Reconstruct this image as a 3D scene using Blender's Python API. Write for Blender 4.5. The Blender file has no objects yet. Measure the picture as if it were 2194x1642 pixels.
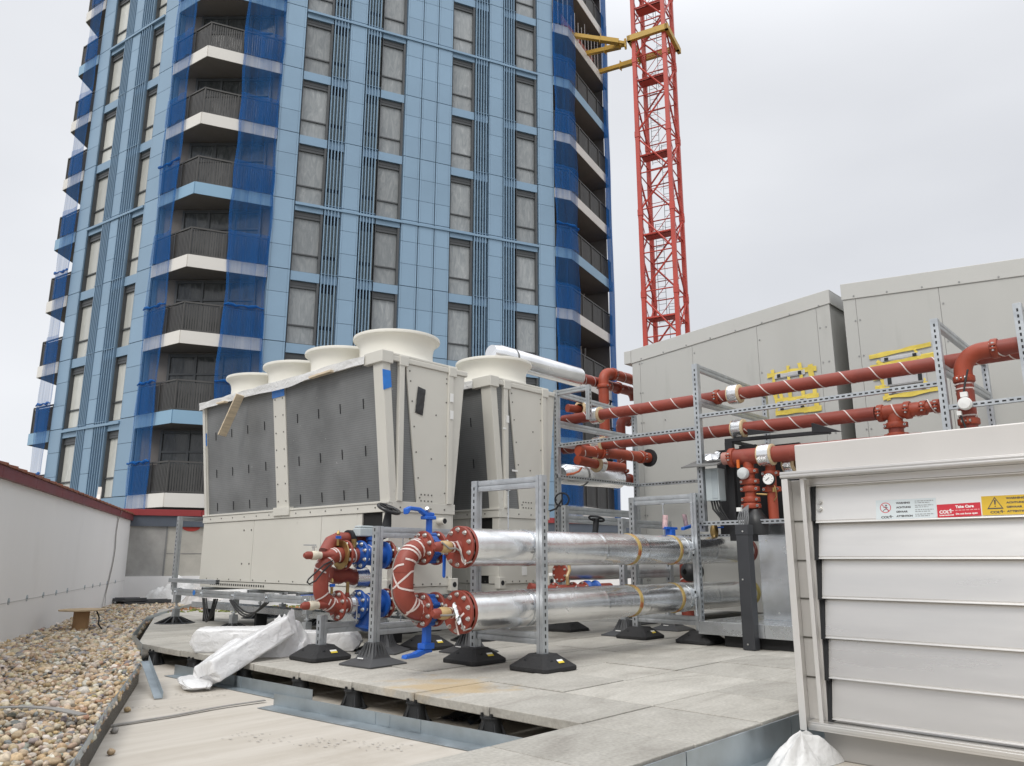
import bpy, math, random
import numpy as np
from mathutils import Vector, Matrix, noise
random.seed(7)
R = math.radians
scene = bpy.context.scene
COL = scene.collection
V = Vector

# ------------------------------------------------------------------ materials
def nodes_of(m):
    m.use_nodes = True
    nt = m.node_tree
    nt.nodes.clear()
    return nt, nt.nodes, nt.links

def hexcol(r, g, b):
    f = lambda c: (c/255/12.92) if c/255 <= .04045 else ((c/255+.055)/1.055)**2.4
    return (f(r), f(g), f(b))

def M(name, col, rough=.55, metal=0., var=.10, scale=3., bump=0., bscale=60., stretch=(1, 1, 1),
      spots=None, rvar=.08, island=0., spec=.5, detail=6.):
    """Principled surface with two-scale noise in colour and roughness, optional bump, spots and per-piece variation."""
    m = bpy.data.materials.new(name)
    nt, n, l = nodes_of(m)
    out = n.new('ShaderNodeOutputMaterial'); p = n.new('ShaderNodeBsdfPrincipled')
    l.new(p.outputs[0], out.inputs[0])
    tc = n.new('ShaderNodeTexCoord'); mp = n.new('ShaderNodeMapping')
    mp.inputs['Scale'].default_value = stretch
    l.new(tc.outputs['Object'], mp.inputs[0])
    nz = n.new('ShaderNodeTexNoise'); nz.inputs['Scale'].default_value = scale
    nz.inputs['Detail'].default_value = detail; nz.inputs['Roughness'].default_value = .62
    l.new(mp.outputs[0], nz.inputs['Vector'])
    rmp = n.new('ShaderNodeMapRange'); rmp.inputs[1].default_value = .3; rmp.inputs[2].default_value = .7
    rmp.inputs[3].default_value = 1-var; rmp.inputs[4].default_value = 1+var
    l.new(nz.outputs['Fac'], rmp.inputs[0])
    mul = n.new('ShaderNodeVectorMath'); mul.operation = 'SCALE'
    mul.inputs[0].default_value = col[:3]
    l.new(rmp.outputs[0], mul.inputs['Scale'])
    csock = mul.outputs[0]
    if island:
        g = n.new('ShaderNodeNewGeometry'); r2 = n.new('ShaderNodeMapRange')
        r2.inputs[3].default_value = 1-island; r2.inputs[4].default_value = 1+island
        l.new(g.outputs['Random Per Island'], r2.inputs[0])
        mu2 = n.new('ShaderNodeVectorMath'); mu2.operation = 'SCALE'
        l.new(csock, mu2.inputs[0]); l.new(r2.outputs[0], mu2.inputs['Scale']); csock = mu2.outputs[0]
    if spots:
        for (sc, lo, hi, c2) in spots:
            s = n.new('ShaderNodeTexNoise'); s.inputs['Scale'].default_value = sc; s.inputs['Detail'].default_value = 5
            l.new(mp.outputs[0], s.inputs['Vector'])
            rr = n.new('ShaderNodeMapRange'); rr.inputs[1].default_value = lo; rr.inputs[2].default_value = hi
            l.new(s.outputs['Fac'], rr.inputs[0])
            mx = n.new('ShaderNodeMix'); mx.data_type = 'RGBA'
            l.new(rr.outputs[0], mx.inputs[0]); l.new(csock, mx.inputs[6]); mx.inputs[7].default_value = (*c2, 1)
            csock = mx.outputs[2]
    l.new(csock, p.inputs['Base Color'])
    p.inputs['Metallic'].default_value = metal
    p.inputs['Specular IOR Level'].default_value = spec
    rr = n.new('ShaderNodeMapRange'); rr.inputs[1].default_value = .3; rr.inputs[2].default_value = .7
    rr.inputs[3].default_value = max(.03, rough-rvar); rr.inputs[4].default_value = min(1, rough+rvar)
    l.new(nz.outputs['Fac'], rr.inputs[0]); l.new(rr.outputs[0], p.inputs['Roughness'])
    if bump:
        nb = n.new('ShaderNodeTexNoise'); nb.inputs['Scale'].default_value = bscale; nb.inputs['Detail'].default_value = 4
        l.new(mp.outputs[0], nb.inputs['Vector'])
        b = n.new('ShaderNodeBump'); b.inputs['Strength'].default_value = bump; b.inputs['Distance'].default_value = .01
        l.new(nb.outputs['Fac'], b.inputs['Height']); l.new(b.outputs[0], p.inputs['Normal'])
    m.diffuse_color = (*col[:3], 1)
    return m

def attr_mat(name, rough=.6, bump=.25):
    m = bpy.data.materials.new(name); nt, n, l = nodes_of(m)
    out = n.new('ShaderNodeOutputMaterial'); p = n.new('ShaderNodeBsdfPrincipled'); l.new(p.outputs[0], out.inputs[0])
    a = n.new('ShaderNodeAttribute'); a.attribute_name = 'col'
    tc = n.new('ShaderNodeTexCoord'); nz = n.new('ShaderNodeTexNoise'); nz.inputs['Scale'].default_value = 70
    nz.inputs['Detail'].default_value = 5
    l.new(tc.outputs['Object'], nz.inputs['Vector'])
    r2 = n.new('ShaderNodeMapRange'); r2.inputs[1].default_value = .3; r2.inputs[2].default_value = .7
    r2.inputs[3].default_value = .72; r2.inputs[4].default_value = 1.2
    l.new(nz.outputs['Fac'], r2.inputs[0])
    mu = n.new('ShaderNodeVectorMath'); mu.operation = 'SCALE'
    l.new(a.outputs['Color'], mu.inputs[0]); l.new(r2.outputs[0], mu.inputs['Scale']); l.new(mu.outputs[0], p.inputs['Base Color'])
    p.inputs['Roughness'].default_value = rough
    b = n.new('ShaderNodeBump'); b.inputs['Strength'].default_value = bump; b.inputs['Distance'].default_value = .004
    l.new(nz.outputs['Fac'], b.inputs['Height']); l.new(b.outputs[0], p.inputs['Normal'])
    return m

def net_mat(name, col, cover, rough=.8):
    """Woven debris netting: threads let part of the light through; streaky density, real transparency."""
    m = bpy.data.materials.new(name); nt, n, l = nodes_of(m)
    out = n.new('ShaderNodeOutputMaterial'); mix = n.new('ShaderNodeMixShader')
    tr = n.new('ShaderNodeBsdfTransparent'); d = n.new('ShaderNodeBsdfDiffuse'); t2 = n.new('ShaderNodeBsdfTranslucent')
    add = n.new('ShaderNodeMixShader'); add.inputs[0].default_value = .35
    d.inputs[0].default_value = (*col, 1); t2.inputs[0].default_value = (*col, 1)
    l.new(d.outputs[0], add.inputs[1]); l.new(t2.outputs[0], add.inputs[2])
    tc = n.new('ShaderNodeTexCoord'); mp = n.new('ShaderNodeMapping'); mp.inputs['Scale'].default_value = (5, 5, .25)
    nz = n.new('ShaderNodeTexNoise'); nz.inputs['Scale'].default_value = 1.0; nz.inputs['Detail'].default_value = 6
    l.new(tc.outputs['Object'], mp.inputs[0]); l.new(mp.outputs[0], nz.inputs['Vector'])
    rr = n.new('ShaderNodeMapRange'); rr.inputs[1].default_value = .35; rr.inputs[2].default_value = .7
    rr.inputs[3].default_value = cover-.09; rr.inputs[4].default_value = min(.97, cover+.12)
    l.new(nz.outputs['Fac'], rr.inputs[0])
    l.new(rr.outputs[0], mix.inputs[0]); l.new(tr.outputs[0], mix.inputs[1]); l.new(add.outputs[0], mix.inputs[2])
    l.new(mix.outputs[0], out.inputs[0])
    return m

def film_mat(name, col, trans=.35, rough=.3, bump=.4):
    """White polythene / wrapping: diffuse with translucency and a soft sheen."""
    m = bpy.data.materials.new(name); nt, n, l = nodes_of(m)
    out = n.new('ShaderNodeOutputMaterial'); mix = n.new('ShaderNodeMixShader'); mix.inputs[0].default_value = trans
    p = n.new('ShaderNodeBsdfPrincipled'); p.inputs['Base Color'].default_value = (*col, 1); p.inputs['Roughness'].default_value = rough
    t = n.new('ShaderNodeBsdfTranslucent'); t.inputs[0].default_value = (*col, 1)
    tc = n.new('ShaderNodeTexCoord'); nz = n.new('ShaderNodeTexNoise'); nz.inputs['Scale'].default_value = 14; nz.inputs['Detail'].default_value = 5
    nz.inputs['Distortion'].default_value = 1.2
    l.new(tc.outputs['Object'], nz.inputs['Vector'])
    b = n.new('ShaderNodeBump'); b.inputs['Strength'].default_value = bump; b.inputs['Distance'].default_value = .03
    l.new(nz.outputs['Fac'], b.inputs['Height']); l.new(b.outputs[0], p.inputs['Normal']); l.new(b.outputs[0], t.inputs['Normal'])
    l.new(p.outputs[0], mix.inputs[1]); l.new(t.outputs[0], mix.inputs[2]); l.new(mix.outputs[0], out.inputs[0])
    return m

def foil_mat(name, col=(.86, .865, .87), rough=.15, axis='X', wrinkle=.5):
    """Crinkled aluminium foil lagging: fine lengthwise crinkles, patchy brightness, some dull areas."""
    m = bpy.data.materials.new(name); nt, n, l = nodes_of(m)
    out = n.new('ShaderNodeOutputMaterial'); p = n.new('ShaderNodeBsdfPrincipled'); l.new(p.outputs[0], out.inputs[0])
    tc = n.new('ShaderNodeTexCoord')
    mp = n.new('ShaderNodeMapping'); mp.inputs['Scale'].default_value = {'X': (2.2, 1, 1), 'Y': (1, 2.2, 1), 'Z': (1, 1, 2.2)}[axis]
    l.new(tc.outputs['Object'], mp.inputs[0])
    a = n.new('ShaderNodeTexNoise'); a.inputs['Scale'].default_value = 18; a.inputs['Detail'].default_value = 8; a.inputs['Distortion'].default_value = 2.0
    b = n.new('ShaderNodeTexNoise'); b.inputs['Scale'].default_value = 3.0; b.inputs['Detail'].default_value = 3
    l.new(mp.outputs[0], a.inputs['Vector']); l.new(tc.outputs['Object'], b.inputs['Vector'])
    r1 = n.new('ShaderNodeMapRange'); r1.inputs[1].default_value = .3; r1.inputs[2].default_value = .7
    r1.inputs[3].default_value = rough-.06; r1.inputs[4].default_value = rough+.13
    l.new(b.outputs['Fac'], r1.inputs[0]); l.new(r1.outputs[0], p.inputs['Roughness'])
    r2 = n.new('ShaderNodeMapRange'); r2.inputs[1].default_value = .3; r2.inputs[2].default_value = .7
    r2.inputs[3].default_value = .88; r2.inputs[4].default_value = 1.08
    l.new(b.outputs['Fac'], r2.inputs[0])
    mu = n.new('ShaderNodeVectorMath'); mu.operation = 'SCALE'; mu.inputs[0].default_value = col
    l.new(r2.outputs[0], mu.inputs['Scale']); l.new(mu.outputs[0], p.inputs['Base Color'])
    p.inputs['Metallic'].default_value = .92
    b1 = n.new('ShaderNodeBump'); b1.inputs['Strength'].default_value = wrinkle; b1.inputs['Distance'].default_value = .0028
    l.new(a.outputs['Fac'], b1.inputs['Height'])
    b2 = n.new('ShaderNodeBump'); b2.inputs['Strength'].default_value = .35; b2.inputs['Distance'].default_value = .008
    l.new(b.outputs['Fac'], b2.inputs['Height']); l.new(b1.outputs[0], b2.inputs['Normal'])
    l.new(b2.outputs[0], p.inputs['Normal'])
    return m

def window_mat(name, base, film, tint_spots=True):
    """Glazing with milky protective film residue running down it over a dull interior, glossy on top."""
    m = bpy.data.materials.new(name); nt, n, l = nodes_of(m)
    out = n.new('ShaderNodeOutputMaterial'); p = n.new('ShaderNodeBsdfPrincipled'); l.new(p.outputs[0], out.inputs[0])
    tc = n.new('ShaderNodeTexCoord'); mp = n.new('ShaderNodeMapping'); mp.inputs['Scale'].default_value = (2.2, 2.2, .55)
    oi = n.new('ShaderNodeObjectInfo'); ad = n.new('ShaderNodeVectorMath'); ad.operation = 'ADD'
    sc = n.new('ShaderNodeVectorMath'); sc.operation = 'SCALE'; sc.inputs[0].default_value = (31, 17, 23)
    l.new(oi.outputs['Random'], sc.inputs['Scale']); l.new(tc.outputs['Object'], mp.inputs[0])
    l.new(mp.outputs[0], ad.inputs[0]); l.new(sc.outputs[0], ad.inputs[1])
    a = n.new('ShaderNodeTexNoise'); a.inputs['Scale'].default_value = 2.0; a.inputs['Detail'].default_value = 8
    a.inputs['Distortion'].default_value = 1.6; a.inputs['Roughness'].default_value = .66
    l.new(ad.outputs[0], a.inputs['Vector'])
    rr = n.new('ShaderNodeMapRange'); rr.inputs[1].default_value = .40; rr.inputs[2].default_value = .78
    l.new(a.outputs['Fac'], rr.inputs[0])
    mx = n.new('ShaderNodeMix'); mx.data_type = 'RGBA'; mx.inputs[6].default_value = (*base, 1); mx.inputs[7].default_value = (*film, 1)
    l.new(rr.outputs[0], mx.inputs[0])
    ov = n.new('ShaderNodeMapRange'); ov.inputs[3].default_value = .78; ov.inputs[4].default_value = 1.12
    l.new(oi.outputs['Random'], ov.inputs[0])
    mu = n.new('ShaderNodeVectorMath'); mu.operation = 'SCALE'; l.new(mx.outputs[2], mu.inputs[0]); l.new(ov.outputs[0], mu.inputs['Scale'])
    l.new(mu.outputs[0], p.inputs['Base Color'])
    r2 = n.new('ShaderNodeMapRange'); r2.inputs[3].default_value = .08; r2.inputs[4].default_value = .4
    l.new(rr.outputs[0], r2.inputs[0]); l.new(r2.outputs[0], p.inputs['Roughness'])
    return m

def coil_mat(name, col):
    m = bpy.data.materials.new(name); nt, n, l = nodes_of(m)
    out = n.new('ShaderNodeOutputMaterial'); p = n.new('ShaderNodeBsdfPrincipled'); l.new(p.outputs[0], out.inputs[0])
    tc = n.new('ShaderNodeTexCoord')
    w = n.new('ShaderNodeTexWave'); w.wave_type = 'BANDS'; w.bands_direction = 'Z'; w.inputs['Scale'].default_value = 14
    w.inputs['Distortion'].default_value = .15
    l.new(tc.outputs['Object'], w.inputs['Vector'])
    nz = n.new('ShaderNodeTexNoise'); nz.inputs['Scale'].default_value = 2.2; nz.inputs['Detail'].default_value = 7
    l.new(tc.outputs['Object'], nz.inputs['Vector'])
    sp = n.new('ShaderNodeTexNoise'); sp.inputs['Scale'].default_value = 26; sp.inputs['Detail'].default_value = 3
    l.new(tc.outputs['Object'], sp.inputs['Vector'])
    r1 = n.new('ShaderNodeMapRange'); r1.inputs[3].default_value = .90; r1.inputs[4].default_value = 1.06; l.new(w.outputs['Fac'], r1.inputs[0])
    r2 = n.new('ShaderNodeMapRange'); r2.inputs[1].default_value = .3; r2.inputs[2].default_value = .7; r2.inputs[3].default_value = .8; r2.inputs[4].default_value = 1.2
    l.new(nz.outputs['Fac'], r2.inputs[0])
    mm = n.new('ShaderNodeMath'); mm.operation = 'MULTIPLY'; l.new(r1.outputs[0], mm.inputs[0]); l.new(r2.outputs[0], mm.inputs[1])
    mu = n.new('ShaderNodeVectorMath'); mu.operation = 'SCALE'; mu.inputs[0].default_value = col; l.new(mm.outputs[0], mu.inputs['Scale'])
    r3 = n.new('ShaderNodeMapRange'); r3.inputs[1].default_value = .735; r3.inputs[2].default_value = .79; l.new(sp.outputs['Fac'], r3.inputs[0])
    mx = n.new('ShaderNodeMix'); mx.data_type = 'RGBA'; l.new(r3.outputs[0], mx.inputs[0]); l.new(mu.outputs[0], mx.inputs[6]); mx.inputs[7].default_value = (.5, .5, .48, 1)
    l.new(mx.outputs[2], p.inputs['Base Color']); p.inputs['Roughness'].default_value = .6; p.inputs['Metallic'].default_value = .25
    b = n.new('ShaderNodeBump'); b.inputs['Strength'].default_value = .10; b.inputs['Distance'].default_value = .004
    l.new(w.outputs['Fac'], b.inputs['Height']); l.new(b.outputs[0], p.inputs['Normal'])
    return m

BLUE = M('blue_cladding', (.250, .368, .485), .42, .2, .06, .35, island=.055, rvar=.05)
BLUE2 = M('blue_trim', (.235, .35, .465), .42, .25, .06, 1.)
BLUEFIN = M('blue_fin', (.25, .37, .49), .42, .2, .05, 1.)
FINBACK = M('fin_backing', (.25, .30, .295), .35, 0, .15, 1.5)
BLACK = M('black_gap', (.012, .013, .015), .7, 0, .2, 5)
CAVITY = M('panel_joint', (.05, .075, .105), .7, 0, .2, 2)
FRAME = M('window_frame', (.088, .092, .095), .45, .2, .12, 2)
GLASSM = window_mat('filmed_glass', (.265, .285, .295), (.44, .455, .455))
GLASSA = window_mat('cream_blind_glass', (.54, .54, .50), (.66, .66, .61))
GLASSD = window_mat('dark_glass', (.06, .065, .065), (.16, .165, .165))
CONCW = M('core_concrete', (.22, .20, .185), .85, 0, .18, .8, bump=.2, bscale=8)
SOFFIT = M('balcony_soffit', (.20, .175, .155), .8, 0, .14, .5)
FWHITE = M('white_fascia', (.74, .71, .66), .5, 0, .04, .6)
FBLUE = M('blue_fascia', (.26, .42, .56), .45, .1, .04, .6)
RAILG = M('railing_grey', (.082, .079, .075), .5, .3, .1, 2, island=.12)
NET = net_mat('blue_net', (.038, .16, .41), .38)
NETD = net_mat('blue_net_dense', (.03, .17, .50), .72)
NETS = net_mat('blue_net_skirt', (.03, .17, .50), .38)
NETW = net_mat('white_sheet', (.82, .83, .85), .72)
CREAM = M('cream_paint', (.595, .58, .525), .42, 0, .035, 1.2, rvar=.06, spots=[(9, .70, .80, (.42, .40, .35))])
CREAMF = M('cream_grp', (.73, .71, .64), .45, 0, .035, 1.2)
SCREW = M('screw_dark', (.12, .115, .10), .5, .4)
COIL = coil_mat('coil_fins', (.185, .19, .19))
DARKIN = M('dark_interior', (.012, .012, .012), .9)
TAPEB = M('blue_tape', (.02, .19, .62), .4, 0, .12, 12, bump=.3, bscale=30)
TAPEK = M('black_tape', (.03, .03, .032), .35, 0, .2, 12, bump=.5, bscale=14)
TAPEW = M('white_label', (.78, .78, .76), .5, 0, .05, 9)
WOOD = M('timber', (.60, .50, .36), .7, 0, .18, 5, stretch=(1, 1, 7))
CARD = M('cardboard', (.38, .235, .12), .8, 0, .12, 6)
GALV = M('galvanised', (.50, .525, .545), .42, .75, .14, 7, rvar=.12, spots=[(24, .58, .72, (.40, .43, .45))])
GALVS = M('galvanised_sheet', (.66, .69, .715), .26, .92, .10, 3, rvar=.1)
GALVD = M('galvanised_strip', (.40, .45, .48), .4, .8, .16, 4, rvar=.12)
SLOT = M('slot_dark', (.02, .021, .022), .8)
ZINC = M('zinc_bolt', (.62, .62, .60), .32, .8, .1, 20)
RED = M('red_oxide', (.245, .046, .029), .5, 0, .16, 4, spots=[(7, .62, .76, (.30, .085, .06)), (19, .66, .74, (.16, .05, .04))], bump=.06, bscale=90, rvar=.1)
REDF = M('red_fitting', (.31, .053, .023), .5, 0, .18, 6, spots=[(15, .64, .74, (.2, .05, .035))], bump=.08, bscale=70)
REDD = M('red_oxide_dull', (.26, .052, .034), .52, 0, .15, 5, spots=[(9, .60, .76, (.31, .09, .065)), (21, .66, .74, (.16, .05, .04))], bump=.06, bscale=60)
CRANE = M('crane_red', (.50, .060, .040), .45, 0, .12, .8, spots=[(2.2, .63, .78, (.32, .05, .045))])
CRANEY = M('crane_yellow', (.52, .32, .05), .5, 0, .14, 1.1, spots=[(2.5, .62, .75, (.3, .19, .05))])
CRANEG = M('crane_grey', (.12, .12, .12), .6)
BLUEV = M('blue_valve', (.012, .08, .34), .42, 0, .1, 8, bump=.05, bscale=50)
BLUEH = M('blue_handle', (.015, .115, .52), .4, 0, .08, 8)
BRASS = M('brass', (.42, .29, .12), .36, .85, .12, 15)
BRASST = M('brown_tape', (.46, .32, .15), .35, 0, .14, 12, bump=.25, bscale=25)
CREAMT = M('cream_tape', (.66, .60, .48), .45, 0, .12, 14, bump=.3, bscale=25)
HEATT = M('white_heat_tape', (.66, .57, .54), .55, 0, .05, 20)
CABLEK = M('black_cable', (.02, .02, .021), .5)
CABLEG = M('grey_strap', (.26, .25, .235), .7, 0, .15, 9)
RUBBER = M('recycled_rubber', (.022, .022, .023), .82, 0, .35, 40, bump=.5, bscale=120)
PLASTK = M('dark_plastic', (.065, .067, .07), .5, 0, .1, 6)
PLASTB = M('black_plastic', (.018, .019, .02), .45, 0, .2, 6)
STICKY = M('yellow_sticker', (.72, .55, .04), .5)
FOIL = foil_mat('foil_lagging')
FOILD = foil_mat('foil_lagging_dull', (.62, .62, .63), .32)
INSUL = M('insulation_end', (.60, .47, .29), .85, 0, .15, 20, bump=.3, bscale=60)
BAND = M('amber_band', (.42, .30, .10), .5, 0, .2, 18, spots=[(13, .52, .62, (.36, .10, .03))])
YEDGE = M('foam_edge_yellow', (.50, .40, .13), .6, 0, .15, 18)
AHUG = M('grey_panel', (.46, .46, .435), .48, .1, .035, .5, rvar=.07, stretch=(1, 1.6, .25), spots=[(2.2, .60, .80, (.385, .385, .36)), (.9, .58, .75, (.43, .43, .405))])
AHUG2 = M('grey_trim', (.50, .50, .475), .46, .1, .03, 1.)
AHUD = M('grey_seam', (.15, .15, .145), .6)
YTAPE = M('yellow_tape', (.68, .53, .09), .42, 0, .16, 5, bump=.45, bscale=12)
HANDLE = M('grey_handle', (.50, .50, .50), .4, .4, .1, 8)
ALU = M('mill_aluminium', (.70, .685, .66), .34, .85, .06, 1.4, stretch=(1, .25, 2.2), rvar=.1, spots=[(2.5, .56, .80, (.585, .572, .555))])
ALUD = M('mill_aluminium_channel', (.70, .685, .66), .4, .45, .08, 2., stretch=(1, 1, .4), rvar=.1)
ALUP = M('plinth_sheet', (.40, .39, .375), .5, .4, .06, 1.6, rvar=.08)
ALUC = M('aluminium_cap', (.60, .58, .555), .5, .35, .03, 1.2, rvar=.05)
BKFRAME = M('black_steel', (.016, .016, .018), .5, 0, .15, 6)
CHARC = M('charcoal_post', (.035, .037, .042), .5, 0, .1, 5)
GREYBOX = M('grey_enclosure', (.47, .525, .54), .5, 0, .05, 3)
WALLW = M('white_wall_board', (.76, .755, .75), .65, 0, .035, .6, stretch=(1, 1, .5), spots=[(1.1, .62, .85, (.70, .69, .68))])
COPEM = M('maroon_fascia', (.165, .035, .038), .5, 0, .10, 2.)
COPER = M('red_fascia', (.27, .032, .034), .5, 0, .08, 2.)
TILE = M('brown_tile', (.225, .085, .05), .7, 0, .15, 4., island=.12, bump=.3, bscale=40)
BLOCK = M('concrete_panel', (.40, .385, .345), .85, 0, .16, 2.2, bump=.25, bscale=22, spots=[(3, .6, .75, (.30, .28, .24))])
BLOCKE = M('concrete_end', (.33, .325, .31), .85, 0, .18, 3, bump=.2, bscale=18)
BLOCKD = M('concrete_dark', (.20, .20, .20), .85, 0, .2, 3, bump=.2, bscale=18)
NAVYF = M('slate_flashing', (.075, .09, .115), .6, 0, .12, 3)
BOARD = None
SLAB = None
FILM = film_mat('white_wrap', (.88, .88, .88), .22, .25, .42)
FILM2 = film_mat('white_bags', (.80, .80, .79), .22, .3, .45)
SEDUM = attr_mat('sedum_leaves', .8, .2)
PEBBLE = attr_mat('pebbles', .62, .3)
EARTH = M('gravel_bed', (.14, .11, .08), .95, 0, .3, 20, bump=.4, bscale=60)
CITY = M('far_ground', (.14, .145, .13), .95, 0, .35, .02)
TOWERB = M('tower_base', (.2, .21, .22), .8, 0, .1, .3)
SIGNR = M('red_paint_splash', (.42, .045, .035), .6)
STG = M('sticker_grey', (.60, .66, .68), .45, 0, .02, 4)
STR = M('sticker_red', (.55, .018, .035), .42, 0, .03, 4)
STY = M('sticker_yellow', (.66, .43, .025), .45, 0, .03, 4)
INKD = M('ink_dark', (.06, .055, .055), .5)
INKW = M('ink_white', (.82, .80, .78), .5)
INKR = M('ink_red', (.55, .03, .05), .5)
INKG = M('ink_grey', (.27, .28, .29), .6)
GAUGE = M('gauge_white', (.8, .8, .78), .3)

def board_material():
    m = bpy.data.materials.new('cement_board'); nt, n, l = nodes_of(m)
    out = n.new('ShaderNodeOutputMaterial'); p = n.new('ShaderNodeBsdfPrincipled'); l.new(p.outputs[0], out.inputs[0])
    tc = n.new('ShaderNodeTexCoord')
    mp = n.new('ShaderNodeMapping'); mp.inputs['Rotation'].default_value = (0, 0, R(20)); mp.inputs['Scale'].default_value = (.5, 4.5, 1)
    l.new(tc.outputs['Object'], mp.inputs[0])
    a = n.new('ShaderNodeTexNoise'); a.inputs['Scale'].default_value = 2.6; a.inputs['Detail'].default_value = 7
    l.new(mp.outputs[0], a.inputs['Vector'])
    b = n.new('ShaderNodeTexNoise'); b.inputs['Scale'].default_value = 1.3; b.inputs['Detail'].default_value = 8; b.inputs['Roughness'].default_value = .7
    l.new(tc.outputs['Object'], b.inputs['Vector'])
    c1 = n.new('ShaderNodeValToRGB'); e = c1.color_ramp.elements
    e[0].position = .20; e[0].color = (.41, .372, .315, 1); e[1].position = .80; e[1].color = (.53, .495, .44, 1)
    l.new(a.outputs['Fac'], c1.inputs[0])
    r = n.new('ShaderNodeMapRange'); r.inputs[1].default_value = .55; r.inputs[2].default_value = .75; r.inputs[4].default_value = .5
    l.new(b.outputs['Fac'], r.inputs[0])
    mx = n.new('ShaderNodeMix'); mx.data_type = 'RGBA'; l.new(r.outputs[0], mx.inputs[0]); l.new(c1.outputs[0], mx.inputs[6]); mx.inputs[7].default_value = (.32, .28, .225, 1)
    l.new(mx.outputs[2], p.inputs['Base Color']); p.inputs['Roughness'].default_value = .75
    bm = n.new('ShaderNodeBump'); bm.inputs['Strength'].default_value = .25; bm.inputs['Distance'].default_value = .01
    l.new(a.outputs['Fac'], bm.inputs['Height']); l.new(bm.outputs[0], p.inputs['Normal'])
    return m
BOARD = board_material()

def slab_material():
    m = bpy.data.materials.new('paving_concrete'); nt, n, l = nodes_of(m)
    out = n.new('ShaderNodeOutputMaterial'); p = n.new('ShaderNodeBsdfPrincipled'); l.new(p.outputs[0], out.inputs[0])
    tc = n.new('ShaderNodeTexCoord'); g = n.new('ShaderNodeNewGeometry')
    a = n.new('ShaderNodeTexNoise'); a.inputs['Scale'].default_value = 1.5; a.inputs['Detail'].default_value = 8; a.inputs['Roughness'].default_value = .68; a.inputs['Distortion'].default_value = .6
    f = n.new('ShaderNodeTexNoise'); f.inputs['Scale'].default_value = 55; f.inputs['Detail'].default_value = 4
    mp = n.new('ShaderNodeMapping'); mp.inputs['Scale'].default_value = (1, 2.4, 3)
    l.new(tc.outputs['Object'], mp.inputs[0]); l.new(mp.outputs[0], a.inputs['Vector']); l.new(tc.outputs['Object'], f.inputs['Vector'])
    c1 = n.new('ShaderNodeValToRGB'); e = c1.color_ramp.elements
    e[0].position = .30; e[0].color = (.29, .272, .24, 1); e[1].position = .72; e[1].color = (.47, .452, .408, 1)
    m1 = c1.color_ramp.elements.new(.48); m1.color = (.385, .368, .328, 1)
    l.new(a.outputs['Fac'], c1.inputs[0])
    r = n.new('ShaderNodeMapRange'); r.inputs[3].default_value = .86; r.inputs[4].default_value = 1.13
    l.new(g.outputs['Random Per Island'], r.inputs[0])
    r2 = n.new('ShaderNodeMapRange'); r2.inputs[1].default_value = .3; r2.inputs[2].default_value = .7; r2.inputs[3].default_value = .86; r2.inputs[4].default_value = 1.12
    l.new(f.outputs['Fac'], r2.inputs[0])
    mm = n.new('ShaderNodeMath'); mm.operation = 'MULTIPLY'; l.new(r.outputs[0], mm.inputs[0]); l.new(r2.outputs[0], mm.inputs[1])
    mu = n.new('ShaderNodeVectorMath'); mu.operation = 'SCALE'; l.new(c1.outputs[0], mu.inputs[0]); l.new(mm.outputs[0], mu.inputs['Scale'])
    # an ochre rust stain of its own shape near the front edge
    sb = n.new('ShaderNodeVectorMath'); sb.operation = 'DISTANCE'; sb.inputs[1].default_value = (3.48, 3.86, 0)
    nz = n.new('ShaderNodeTexNoise'); nz.inputs['Scale'].default_value = 5; nz.inputs['Detail'].default_value = 6
    l.new(tc.outputs['Object'], nz.inputs['Vector']); l.new(tc.outputs['Object'], sb.inputs[0])
    ad = n.new('ShaderNodeMath'); ad.operation = 'MULTIPLY_ADD'; ad.inputs[1].default_value = -.95; l.new(nz.outputs['Fac'], ad.inputs[0]); l.new(sb.outputs['Value'], ad.inputs[2])
    r3 = n.new('ShaderNodeMapRange'); r3.inputs[1].default_value = -.30; r3.inputs[2].default_value = -.08; r3.inputs[3].default_value = .55; r3.inputs[4].default_value = 0
    l.new(ad.outputs[0], r3.inputs[0])
    mx = n.new('ShaderNodeMix'); mx.data_type = 'RGBA'; l.new(r3.outputs[0], mx.inputs[0]); l.new(mu.outputs[0], mx.inputs[6]); mx.inputs[7].default_value = (.46, .31, .12, 1)
    l.new(mx.outputs[2], p.inputs['Base Color']); p.inputs['Roughness'].default_value = .8
    bm = n.new('ShaderNodeBump'); bm.inputs['Strength'].default_value = .25; bm.inputs['Distance'].default_value = .004
    l.new(f.outputs['Fac'], bm.inputs['Height']); l.new(bm.outputs[0], p.inputs['Normal'])
    return m
SLAB = slab_material()

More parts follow.
